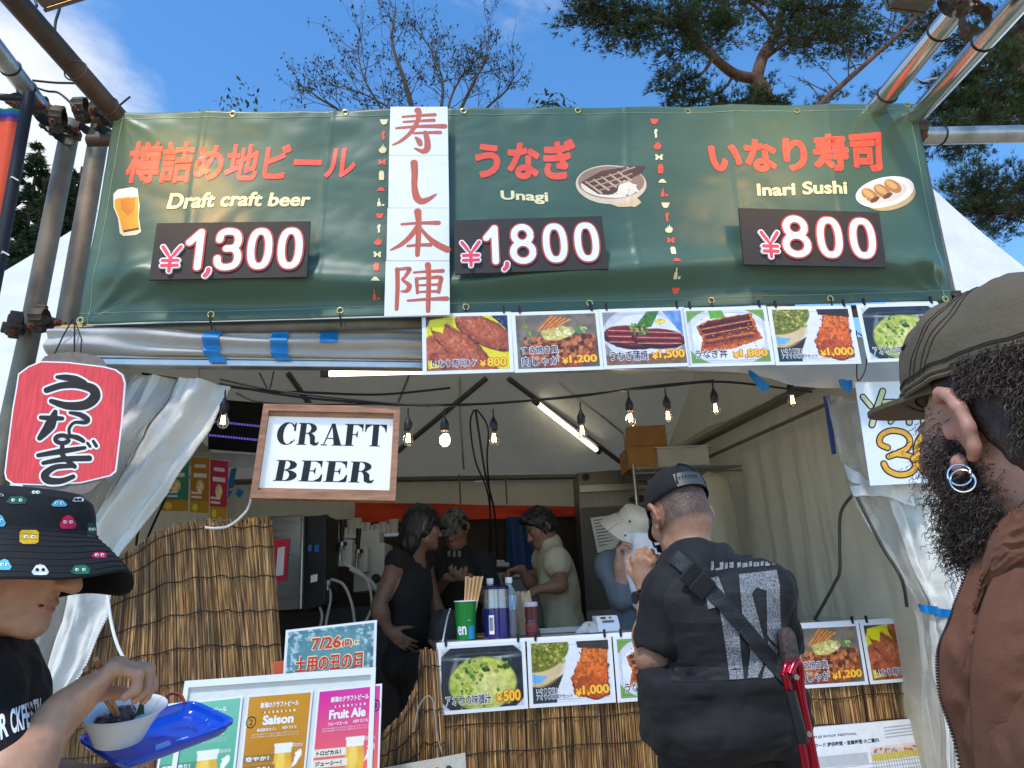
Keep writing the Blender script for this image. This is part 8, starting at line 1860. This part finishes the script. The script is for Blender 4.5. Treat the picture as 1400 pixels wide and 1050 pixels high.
def curls(name, spots, n, L, root, seed, col, r=.0006, curlr=.004):
    g = random.Random(seed); m = MB()
    for i in range(n):
        c, R, nrm = spots(g); d = Vector(nrm).normalized(); a = d.orthogonal().normalized(); b = d.cross(a); ph = g.uniform(0, 6.28); l = L*g.uniform(.5, 1.3); pts = []
        w0 = g.uniform(.6, 1.4)*curlr; dn = V((g.gauss(0,.35), g.gauss(0,.35), -.5+g.gauss(0,.3)))
        for q in range(8):
            t = q/7; pts.append(Vector(c)+d*l*t*.75+dn*l*t*t*.5+(a*math.cos(ph+t*7)+b*math.sin(ph+t*7))*w0*t)
        m.tube(pts, [r*1.3, r*1.2, r, r, r, r*.9, r*.7, r*.4], 3, False, Vector(col)*g.uniform(.5, 1.7))
    obj(name, m, M_curl, root, fixn=False)
def beardspots(g):
    x = -1 if g.random() < .8 else 1; t = g.random()**.75; P = [np.array(p) for p in ((.072,.030,-.002),(.074,.018,-.040),(.074,.012,-.068),(.068,.018,-.090),(.054,.032,-.102),(.03,.046,-.108))]; q = t*5; i = min(int(q), 4); p = P[i]+(P[i+1]-P[i])*(q-i); p = p+np.array([g.gauss(0,.005), g.gauss(0,.017), g.gauss(0,.012)]); p[0] *= x
    return HB.w(*p), 0, HB.R @ np.array([x*.8+g.gauss(0,.4), .35+g.gauss(0,.5), -.5+g.gauss(0,.4)])
curls('beard_curl', beardspots, 13000, .0080, PB.root, 3, (.040,.024,.017), .00034, .0018); 
def napespots(g):
    t = g.random(); a = math.pi*(1.03+t*.72); z = g.uniform(.022 if t < .14 else -.022-.060*t, .058); p = np.array([math.cos(a)*.088, -.014+math.sin(a)*.107, z]); p[:2] *= 1-.9*max(0, -z)**1.0
    return HB.w(*p), 0, HB.R @ np.array([math.cos(a), math.sin(a), -.5+g.gauss(0,.3)])
curls('nape_curl', napespots, 8000, .010, PB.root, 4, (.046,.030,.022), .00036, .0022)
# olive cap
M_olive = pm('faded_olive_twill', S(94,84,67), .9, 0, .16, 7, .35, 240, stain=.35, sscale=9, stcol=(.075,.062,.045), bumpd=.003)
cb = thing('cap', 'faded olive five panel cap of the bearded person at the right', 'cap', loc=tuple(HB.c))
DB0 = dome(HB, .089, .112, .092, .048, -.008, power=2.7, front=1.6)
def DB(u, v):
    p = DB0(u, v); c = Vector(HB.c); n = (p-c).normalized(); a = u*2*math.pi
    return p + n*(.0045*mn.noise(V((math.cos(a)*2.2, math.sin(a)*2.2, v*2.6)))*min(1, v*4) + .0022*mn.noise(V((math.cos(a)*6, math.sin(a)*6, v*7))))
m = MB(); m.grid(DB, 96, 34); o = obj('crown', m, M_olive, cb, smooth='all'); so = o.modifiers.new('thickness', 'SOLIDIFY'); so.thickness = .0025
m = MB()
for e, vv in ((.0028, 0.0), (.0028, .014)): m.tube([DB(t, vv)+(DB(t, vv)-Vector(HB.c)).normalized()*.0012 for t in np.linspace(0, 1, 97)], .0026, 6)
obj('hem_band', m, M_olive, cb, smooth=True)
m = brim(HB, .082, .100, .050, -.006, .090, drop=-.012, curve=.008, th=.005); obj('peak', m, M_olive, cb, smooth=True)
M_thread = pm('dark_olive_thread', S(56,47,38), .9)
m = MB()
for uu, dv0 in ((.42,0),(.432,0),(.452,0),(.464,0),(.08,0),(.092,0)):
    m.tube([DB(uu+.085*math.sin(v*2.2), v)+(DB(uu+.085*math.sin(v*2.2), v)-Vector(HB.c)).normalized()*.0004 for v in np.linspace(.02, .92, 60)], .0006, 5)
for vv in (.045,.055): m.tube([DB(t, vv)+(DB(t, vv)-Vector(HB.c)).normalized()*.0003 for t in np.linspace(.2, 1.0, 120)], .0008, 5)
obj('stitching', m, M_thread, cb)
m = MB(); p = DB(.395, .34); n = (p-Vector(HB.c)).normalized(); a = n.orthogonal().normalized(); b = n.cross(a); m.tube([p+n*.0008+(a*math.cos(t)+b*math.sin(t))*.0032 for t in np.linspace(0, 2*math.pi, 17)], .0011, 6); m.tube([p-n*.001, p+n*.0006], .0026, 10); obj('eyelet', m, M_thread, cb)
m = MB(); ar = [.75+(t-.5)*.20 for t in np.linspace(0, 1, 17)]; lo_ = [DB(u, .01) for u in ar]; up_ = [DB(u, .01+.46*math.sin(math.pi*i/16)**.6) for i, u in enumerate(ar)]; cO = lambda p, e: p+(p-Vector(HB.c)).normalized()*e
m.add([cO(p, .003) for p in lo_]+[cO(p, .003) for p in up_], [(i, i+1, i+18, i+17) for i in range(16)]); obj('back_opening', m, M_hairbr, cb, smooth='all')
m = MB(); m.tube([cO(p, .0035) for p in up_], .003, 6); obj('opening_binding', m, M_olive, cb, smooth=True)
er = thing('earring', 'two silver ball closure hoops through the ear lobe of the bearded person', 'earring', loc=tuple(HB.w(-.088,-.003,-.048))); M_silver = pm('polished_silver', S(220,220,222), .12, 1., .05, 20)
for k_2, (dx, dz, rr, tw) in enumerate(((-.001,-.006,.0095,.5),(-.003,-.012,.0098,1.0))):
    c = Vector(HB.w(-.089+dx, -.006-.004*k_2, -.037+dz)); vdir = ray(1325, 620).normalized(); a = vdir.orthogonal().normalized(); b = vdir.cross(a); a2 = (a*math.cos(tw)+vdir*.35).normalized(); m = MB(); m.tube([c+(a*math.cos(t)*1.0+b*math.sin(t))*rr+vdir*(.003*math.cos(t+k_2)) for t in np.linspace(0, 2*math.pi, 33)], .0009, 8); obj('hoop', m, M_silver, er, smooth=True)
    q = c+(a*math.cos(.9-k_2)+b*math.sin(.9-k_2))*rr; m = MB(); m.lathe([(0,-.0019),(.0013,-.0013),(.0019,0),(.0013,.0013),(0,.0019)], 12, Matrix.Translation(q)); obj('bead', m, M_silver, er, smooth=True)

# ---- person in the bucket hat at the left
HL = Head(np.array(tuple(atD(18,745,1.08))), (.95,.10,-.33), (0,0,1), .98)
nL = HL.w(0,-.055,-.125)
Jl, _, _, _ = stand((HL.c[0]-.16, HL.c[1]+.02), (1, .12), 1.60)
Jl.update(neck=nL, chest=np.array(tuple(atD(-58,1010,1.10))), sh_r=np.array(tuple(atD(-62,952,1.0))), sh_l=np.array(tuple(atD(-35,905,1.25))))
Jl['pelvis'] = np.array([Jl['chest'][0]-.06, Jl['chest'][1], Jl['chest'][2]-.33])
TS = 1.15; tr_ = [np.array(tuple(C0+ray(*p)*TS*s)) for p, s in (((95,1012),1.05),((172,1046),1.),((330,988),1.17),((257,961),1.22))]; tA, tB, tC, tD = tr_
tx = (tC-tB); lx = np.linalg.norm(tx); tx /= lx; tn = np.cross(tx, tA-tB); tn /= np.linalg.norm(tn); tn = tn if tn[2] > 0 else -tn; ty = np.cross(tn, tx); ly = abs((tA-tB) @ ty); tc = (tA+tB+tC+tD)/4; ty = ty if (tA-tB) @ ty > 0 else -ty
Jl.update(el_r=np.array(tuple(atD(-12,1092,.92))), wr_r=np.array(tuple(atD(88,972,1.02))), el_l=np.array(tuple(atD(-60,1085,1.28))), wr_l=np.array(tuple(atD(60,1062,1.20))))
HHt = Head(HL.w(0,-.004,-.002), (.99,.10,-.06), (0,0,1), .98)
PL = Person('person in a patterned black bucket hat eating from a tray at the left edge', Jl, HL, (.50,.262,.158))
hc_ = (HHt.w(0,0,.066), HHt.R[:, 2])
PL.body(.0036, cutp=hc_, hands={'r': ((.50,.52,.62), (.62,.30,-.72), 1, 1.0, dict(thumb=.6, curls=(.85,1.0,1.1,1.15))), 'l': ((.95,.05,-.02), (0,-.1,1), 1, .16, dict(thumb=.1))})
trousers(PL, M_blackpant, Jl['pelvis'][2]+.1); PL.shoes(M_dkshoe)
shirt = cloth(PL, 'shirt', M_blackcloth, .005, arms='lr', sleeve=.62, e=.012, noise=((.008,(.05,.05,.07),61),(.005,(.02,.03,.03),62)), hem=Jl['pelvis'][2]-.05, neck=(nL+np.array([.0,0,-.03]), HL.w(0,0,-.05), .058))
bs_ = bvh_of([shirt])
for s, q in (('R', ((-2,978),(9,972),(12,1006),(1,1012))), ('CKFES', ((13,970),(44,958),(48,992),(16,1004))), ('TIV', ((45,957),(56,954),(58,984),(49,991)))):
    vf = cut(fit(s, 0, 0, 1, 1, .03), .12, .15); fq = lambda a, b, q=q: (lerp(lerp(q[3][0], q[2][0], a), lerp(q[0][0], q[1][0], a), b), lerp(lerp(q[3][1], q[2][1], a), lerp(q[0][1], q[1][1], a), b)); decal('shirt_lettering', bs_, vf, fq, M_whiteink, PL.root, .002)
S_ = Sdf(); hairshell(HL, S_, .009, low=-.03); S_.cut(*hc_); sobj('hair', S_, M_hairblk, PL.root, .005, ((.004,(.012,.012,.03),5),))
bh = thing('bucket_hat', 'black bucket hat covered in small colourful face patches', 'hat', loc=tuple(HL.c))
def bhp(u, v):                             # profile of crown and brim in head coordinates
    pr = [(.0,.088),(.045,.087),(.085,.082),(.100,.070),(.107,.052),(.111,.033),(.113,.022),(.118,.016),(.138,.002),(.158,-.016),(.176,-.034)]
    t = v*(len(pr)-1); i = min(int(t), len(pr)-2); q = t-i; r, z = [pr[i][n]*(1-q)+pr[i+1][n]*q for n in (0, 1)]; a = u*2*math.pi
    w = max(0, (r-.112)/.06); z += w*(.012*math.sin(a*2+.6)+.006*math.sin(a*5)) - w*.050*(1-max(0, math.sin(a)))**.7; r -= w*.012*(1-max(0, math.sin(a))); r2 = r*(1+.012*mn.noise(V((math.cos(a)*2, math.sin(a)*2, v*5)))); return Vector(HHt.w(math.cos(a)*r2*.97, -.004+math.sin(a)*r2*1.06, z))
M_hatblk = pm('black_cotton_twill', S(27,26,28), .85, 0, .15, 14, .3, 260, bumpd=.002)
m = MB(); m.grid(bhp, 110, 60); o = obj('hat_cloth', m, M_hatblk, bh, smooth='all'); so = o.modifiers.new('thickness', 'SOLIDIFY'); so.thickness = .0022
m = MB()
for v in (.64,.72,.76,.80,.84,.88,.92,.96,.99): m.tube([bhp(t, v)+Vector(HL.R @ np.array([0,0,.0006])) for t in np.linspace(0, 1, 111)], .0007, 4)
obj('stitching', m, pm('charcoal_thread', S(50,48,50), .8), bh)
bvh_ = bvh_of([o]); PCOL = {'g': (22,110,72), 'b': (90,186,214), 'r': (214,30,70), 'y': (206,166,36), 'w': (226,226,240), 'd': (18,84,60)}
SH = {'tri': [(0,-1),(.5,-.75),(1,.35),(.75,.85),(0,.9),(-.75,.85),(-1,.35),(-.5,-.75)], 'sq': [(-.7,-.95),(.7,-.95),(.95,-.6),(.9,.7),(.6,.95),(-.6,.95),(-.95,.65),(-.95,-.6)], 'flat': [(-.6,-.75),(.5,-.85),(1,-.1),(.8,.65),(-.5,.75),(-1,.4)]}
mats = {c: pm('patch_thread_'+n, S(*PCOL[c]), .75, 0, .25, 90) for c, n in (('g','green'),('b','blue'),('r','red'),('y','yellow'),('w','white'),('d','dark_green'))}
for (x, y, c, sh_, w, h) in ((23,684,'d','flat',15,7),(81,688,'b','tri',11,5),(107,683,'w','flat',8,4),(93,714,'r','tri',12,10),(40,734,'y','sq',14,10),(126,724,'d','sq',7,10),(-2,712,'b','tri',10,9),(6,772,'b','tri',10,8),(55,779,'w','tri',12,8),(110,779,'g','flat',14,8),(136,759,'r','flat',11,5),(-1,677,'w','flat',6,3),(49,673,'g','flat',8,3),(-30,745,'g','tri',10,9),(-40,690,'r','sq',10,9)):
    vf = cut((np.array([(x+p*w, y+q*h) for p, q in SH[sh_]], float), [tuple(range(len(SH[sh_])))]), 5., 5.); o2 = decal('embroidered_patch', bvh_, vf, lambda a, b: (a, b), mats[c], bh, .0012)
    ey = MB(); f2 = on(bvh_, .0019); f3 = on(bvh_, .0024); pu = MB()
    for e in (-.34, .34):
        P = [f2(x+e*w+2.6*math.cos(t), y-.05*h+2.2*math.sin(t)) for t in np.linspace(0, 6.28, 11)[:-1]]
        if all(p is not None for p in P): ey.add(P, [tuple(range(10))])
        P = [f3(x+e*w+.5+1.1*math.cos(t), y-.05*h+1.1*math.sin(t)) for t in np.linspace(0, 6.28, 9)[:-1]]
        if all(p is not None for p in P): pu.add(P, [tuple(range(8))])
    if ey.v: ey.v = [tuple(Vector(p)-wloc(bh)) for p in ey.v]; e_ = obj('patch_eye', ey, M_whiteink if c != 'w' else M_blackink, o2, local=True, fixn=False)
    if pu.v and c != 'w': pu.v = [tuple(Vector(p)-wloc(bh)) for p in pu.v]; obj('patch_pupil', pu, M_blackink, o2, local=True, fixn=False)
# tray, bowl, food, chopsticks
M_tray = pm('blue_plastic_tray', S(16,72,190), .22, 0, .06, 8, coat=.4)
TM = Matrix(((tx[0], ty[0], tn[0], tc[0]), (tx[1], ty[1], tn[1], tc[1]), (tx[2], ty[2], tn[2], tc[2]), (0,0,0,1))); tray = thing('serving_tray', 'glossy blue plastic tray held in the left foreground', 'tray', M=TM)
hx, hy = lx/2*1.02, ly/2*1.02
def trayf(u, v, off=0.):
    a = u*2*math.pi; c, s_ = math.cos(a), math.sin(a); e = 7; q = (abs(c)**e+abs(s_)**e)**(-1/e); pr = [(0,-.012),(.86,-.012),(.90,-.008),(.955,.004),(.985,.006),(1.0,.005),(1.0,.001)]; t = v*(len(pr)-1); i = min(int(t), len(pr)-2); w = t-i; r, z = [pr[i][n]*(1-w)+pr[i+1][n]*w for n in (0, 1)]; return Vector((c*q*r*hx, s_*q*r*hy, z+off))
m = MB(); m.grid(trayf, 96, 24); o = obj('tray_body', m, M_tray, tray, local=True, smooth=True); so = o.modifiers.new('thickness', 'SOLIDIFY'); so.thickness = .003
m = MB(); 
for y0, L in ((-.010,.030),(-.002,.036),(.006,.024)): m.add([(hx*.05+y0,-hy*.60+y0*1.4,-.0112),(hx*.05+y0+L,-hy*.60+y0*1.4,-.0112),(hx*.05+y0+L,-hy*.60+y0*1.4+.0045,-.0112),(hx*.05+y0,-hy*.60+y0*1.4+.0045,-.0112)], [(0,1,2,3)])
m.add([(-hx*.28,-hy*.55,-.0112),(-hx*.02,-hy*.55,-.0112),(hx*.05,-hy*.30,-.0112),(-hx*.18,-hy*.30,-.0112)], [(0,1,2,3)]); obj('moulded_logo', m, pm('pale_tray_print', S(150,178,226), .4), tray, local=True)
bc_ = np.array(tuple(atD(168,976,1.20))); 
bw = thing('paper_bowl', 'white oval paper bowl on the blue tray', 'bowl', M=Matrix(((tx[0], ty[0], tn[0], bc_[0]), (tx[1], ty[1], tn[1], bc_[1]), (tx[2], ty[2], tn[2], bc_[2]), (0,0,0,1))))
bz = lambda u, v: (lambda a, r, z: Vector((math.cos(a)*r, math.sin(a)*r*.74, z)))(u*2*math.pi, *[np.interp(v, [0,.2,.5,.85,.9,1], q) for q in ((0,.040,.052,.068,.0715,.0725),(-.045,-.045,-.020,.006,.0085,.0075))])
m = MB(); m.grid(bz, 64, 30); o = obj('bowl_wall', m, pm('white_pulp_paper', S(222,224,226), .55, 0, .03, 20), bw, local=True, smooth=True); so = o.modifiers.new('thickness', 'SOLIDIFY'); so.thickness = .0018; so.offset = 1
gg = random.Random(9); S_ = Sdf()
for i in range(26): a = gg.uniform(0, 6.28); q = .035*math.sqrt(gg.random()); S_.ell(bc_+tx*(math.cos(a)*q-.004)+ty*(math.sin(a)*q*.7)+tn*(-.008+.018*(1-q/.04)*gg.random()+.004), np.array([gg.uniform(.006,.012) for _ in range(3)]), None, .004)
fd_ = thing('stewed_food', 'dark brown glistening pieces heaped in the white bowl', 'food', loc=tuple(bc_)); sobj('food_pieces', S_, pm('dark_glazed_food', S(70,40,34), .3, 0, .35, 60, .4, 120, coat=.4), fd_, .0022)
m = MB(); e = [np.array(tuple(atD(x, y, d))) for x, y, d in ((184,980,1.19),(196,948,1.20),(197,976,1.18))]; t = np.array([0,-.0008,0]); m.add(list(e)+[p-t for p in e], [(0,1,2),(5,4,3),(0,3,4,1),(1,4,5,2),(2,5,3,0)]); obj('leaf_pick', m, pm('green_leaf', S(84,112,60), .5, 0, .2, 30), label='pointed green leaf piece stuck in the white bowl', cat='leaf')
m = MB(); hp_ = np.array(tuple(atD(122,932,1.04)))
for k_2, (x, y) in enumerate(((117,915),(131,901))): m.tube([np.array(tuple(atD(x, y, 1.05))), np.array(tuple(atD(158+k_2*4, 978, 1.17)))], [.0042,.0028], 8)
obj('chopsticks', m, pm('brown_wood_sticks', S(176,124,84), .6, 0, .15, 40), label='pair of brown wooden chopsticks gripped by the person in the bucket hat', cat='chopsticks', smooth=True)
br = thing('bracelet', 'dark beaded bracelet on the wrist below the blue tray', 'bracelet', loc=tuple(Jl['wr_l'])); a = Vector(Jl['wr_l']); d = Vector(Jl['wr_l']-Jl['el_l']).normalized(); e1 = d.orthogonal().normalized(); e2 = d.cross(e1)
for i in range(16):
    t = i*2*math.pi/16; m = MB(); q = a+(e1*math.cos(t)+e2*math.sin(t))*.030; m.lathe([(0,-.006),(.0042,-.0042),(.006,0),(.0042,.0042),(0,.006)], 10, Matrix.Translation(q)); obj('bead', m, M_dark if i % 3 else M_hairbr, br, smooth=True)
cable('looped_cord', [atD(222,962,1.30), atD(232,949,1.31), atD(246,950,1.31), atD(253,962,1.30)], .003, 'thin dark red cord loop at the far end of the blue tray', pm('dark_red_cord', S(120,28,30), .6), 'cord')

# ---- staff inside the stall
G3 = 'staff working inside the stall'
def staffJ(headpx, Y, f, H, foot=None):
    h = j(*headpx, Y); f2 = A_((f[0], f[1], 0)); f2 /= np.linalg.norm(f2); Jx, _, _, k = stand((h[0]-f2[0]*.03, h[1]-f2[1]*.03), f2, H); dz = h[2]-Jx['head'][2]; print('staff', headpx, 'head z %.2f model %.2f' % (h[2], Jx['head'][2]))
    z0 = DECK
    for n in Jx: Jx[n] = Jx[n]+np.array([0,0,z0 if n[:4] in ('ankl','toe_') else z0 + (dz-z0)*min(1, max(0, (Jx[n][2]-.1)/.7))])
    return Jx, Head(h, f, (0,0,1), .97)
def capon(H, root_label, mat, b=True, camo=None):
    c = thing('cap', root_label, 'cap', loc=tuple(H.c)); D_ = dome(H, .085, .105, .10, .03, -.01, power=2.4); m = MB(); m.grid(D_, 40, 12); obj('crown', m, mat, c, smooth='all'); m = brim(H, .074, .086, .034, -.004, .07, drop=.02, curve=.016); obj('peak', m, mat, c, smooth=True)
dim_skin = (.17,.088,.054)  # skin darkened so the staff read as silhouettes, shade in the colour
# tank top
Jt, Ht = staffJ((578,722), 4.10, (.86,.42,-.1), 1.72); Jt.update(sh_r=j(543,768,4.02), sh_l=j(578,768,4.3), el_r=j(517,830,3.98), wr_r=j(532,862,4.0), chest=j(560,808,4.14), neck=j(566,756,4.14), pelvis=j(556,905,4.16), el_l=j(596,830,4.36), wr_l=j(600,860,4.28))
PT = Person('person in black sleeveless top and cap with a hand on the hip in the stall', Jt, Ht, dim_skin, group=G3); PT.body(.006, {'r': ((.75,-.05,-.6), (.3,.9,.1), 1, .25), 'l': ((.5,0,-.8), (0,-1,0), -1, .4)})
trousers(PT, M_blackpant, Jt['pelvis'][2]+.06, .25); PT.shoes(M_dkshoe); tk = cloth(PT, 'tank_top', M_blackcloth, .007, e=.008, hem=Jt['pelvis'][2]-.06, neck=(Jt['neck']+np.array([0,0,-.05]), Ht.w(0,0,-.04), .075))
m = MB(); ring = [j(544,752,4.05), j(554,764,4.02), j(566,776,4.06), j(575,762,4.2), j(566,748,4.25)]; m.tube(cat_([Vector(p) for p in ring], 6), .006, 6); obj('neck_trim', m, M_strap, PT.root, smooth=True)
S_ = Sdf(); hairshell(Ht, S_, .016, low=-.16); S_.ell(Ht.w(0,-.075,-.07), (.085,.06,.10), Ht.R, .02); sobj('hair', S_, M_hairblk, PT.root, .006, ((.010,(.022,.022,.09),5),(.005,(.012,.012,.05),7))); capon(Ht, 'black cap of the person in the sleeveless top', M_blackcloth)
# dark tee with patterned cap
Jp, Hp = staffJ((622,722), 4.6, (-.25,-.80,-.45), 1.70); Jp.update(el_r=Jp['sh_r']+np.array([-.05,-.05,-.26]), el_l=Jp['sh_l']+np.array([.05,-.05,-.26]), wr_r=j(612,790,4.28), wr_l=j(640,790,4.28))
PP = Person('person in black tee and patterned cap looking down at their hands', Jp, Hp, dim_skin, group=G3); PP.body(.007, {'r': ((.7,-.5,-.1), (0,-.3,1), -1, .6), 'l': ((-.5,-.6,0), (0,-.3,1), 1, .6)}); trousers(PP, M_blackpant, Jp['pelvis'][2]+.06, .25); PP.shoes(M_dkshoe); tp_ = cloth(PP, 'shirt', M_blackcloth, .008, arms='lr', sleeve=.8, e=.014, hem=Jp['pelvis'][2]-.05, neck=(Jp['neck'], Hp.w(0,0,-.05), .06)); S_ = Sdf(); hairshell(Hp, S_, .010, low=-.06); sobj('hair', S_, M_hairblk, PP.root, .007, ((.008,(.03,.03,.03),5),))
capon(Hp, 'patterned dark cap of the person looking down', pm('camouflage_cloth', S(80,78,70), .8, 0, .9, 38))
bvp = bvh_of([tp_])
for x in (614, 621, 628):
    for y in (744, 757): decal('shirt_print', bvp, (np.array([(x-2,y-4),(x+2,y-4),(x+2,y+4),(x-2,y+4)], float), [(0,1,2,3)]), lambda a, b: (a, b), pm('faded_print', S(110,112,104), .8), PP.root, .004)
# cook in a cream sleeveless shirt
Jk, Hk = staffJ((738,722), 4.72, (-.80,-.35,-.50), 1.70); Jk.update(neck=j(752,748,4.74), sh_l=j(762,768,4.60), sh_r=j(745,764,4.92), chest=j(764,800,4.78), el_l=j(768,800,4.52), wr_l=j(736,806,4.50), el_r=j(728,800,4.85), wr_r=j(712,778,4.75), pelvis=j(772,860,4.82))
PK = Person('person in a cream sleeveless shirt bending over the food at the back table', Jk, Hk, (.22,.112,.07), group=G3); PK.body(.0065, {'l': ((-.85,.1,-.2), (0,.2,-1), 1, .7), 'r': ((-.8,-.2,-.1), (0,-.2,-1), -1, .7)}); trousers(PK, M_blackpant, Jk['pelvis'][2]+.02, .25); PK.shoes(M_dkshoe); cloth(PK, 'sleeveless_shirt', pm('cream_cotton', S(178,172,148), .85, 0, .08, 8, .2, 90), .007, e=.022, arms='lr', sleeve=.12, hem=Jk['pelvis'][2]-.10, neck=(Jk['neck'], Hk.w(0,0,-.05), .06)); S_ = Sdf(); hairshell(Hk, S_, .020, low=-.05); S_.ell(Hk.w(0,.055,.105), (.07,.05,.035), Hk.R, .02); sobj('hair', S_, M_hairblk, PK.root, .006, ((.012,(.025,.025,.025),5),(.006,(.012,.012,.012),6)))  # skin of the cook darkened for the dim stall as well
# server in the pale sun hat
Jw, Hw = staffJ((866,722), 4.15, (.42,-.70,-.62), 1.62); Jw.update(el_r=j(850,815,4.05), wr_r=j(846,772,3.98), el_l=Jw['sh_l']+np.array([.03,-.08,-.26]), wr_l=j(905,830,3.95))
PW_ = Person('person in a wide pale sun hat serving behind the counter', Jw, Hw, (.40,.23,.16), group=G3); PW_.body(.0055, {'r': ((.05,-.1,1), (.8,-.2,.1), 1, .9), 'l': ((-.5,-.6,-.2), (0,0,-1), 1, .5)}); trousers(PW_, M_blackpant, Jw['pelvis'][2]+.06, .25); PW_.shoes(M_dkshoe); cloth(PW_, 'shirt', pm('grey_blue_jersey', S(96,104,112), .85, 0, .1, 8), .007, arms='lr', sleeve=1.25, e=.016, hem=Jw['pelvis'][2]-.05, neck=(Jw['neck'], Hw.w(0,0,-.05), .06))
sh = thing('sun_hat', 'wide pale cotton sun hat bowed over the counter', 'hat', loc=tuple(Hw.c))
def shp(u, v):
    pr = [(0,.125),(.05,.122),(.082,.108),(.096,.075),(.102,.045),(.106,.036),(.135,.018),(.165,-.012),(.182,-.034)]; t = v*(len(pr)-1); i = min(int(t), len(pr)-2); q = t-i; r, z = [pr[i][n]*(1-q)+pr[i+1][n]*q for n in (0, 1)]; a = u*2*math.pi; w = max(0, (r-.106)/.07); z += w*.014*math.sin(a*2+1); return Vector(Hw.w(math.cos(a)*r, -.008+math.sin(a)*r*1.1, z))
m = MB(); m.grid(shp, 80, 40); o = obj('hat_cloth', m, pm('pale_beige_cotton', S(204,196,180), .85, 0, .06, 10, .2, 160), sh, smooth='all'); so = o.modifiers.new('thickness', 'SOLIDIFY'); so.thickness = .002
bvw = bvh_of([o]); m = MB(); fww = on(bvw, .002)
for x, y in ((861,713),(855,732),(898,722)):
    c = fww(x, y)
    if c is not None: m.tube([c, c+V((0,-.004,0))], .007, 10)
obj('eyelet', m, M_dark, sh)
tw = thing('towel', 'white towel hanging from under the pale sun hat', 'towel', loc=tuple(j(875,820,4.0)))
tl_ = curve_px([(853,728),(851,765),(852,800),(862,824),(870,834)], [4.02]*5); trr = curve_px([(904,730),(908,765),(912,800),(908,824),(900,840)], [3.98]*5); m = MB(); m.grid(lambda u, v: tl_(v).lerp(trr(v), u)+V((0,-.03*math.sin(u*math.pi)+.008*math.sin(u*15+v*3),0)), 50, 30); o = obj('towel_cloth', m, pm('white_terry_towel', S(222,222,228), .9, 0, .05, 40, .4, 200), tw, smooth='all'); so = o.modifiers.new('thickness', 'SOLIDIFY'); so.thickness = .004
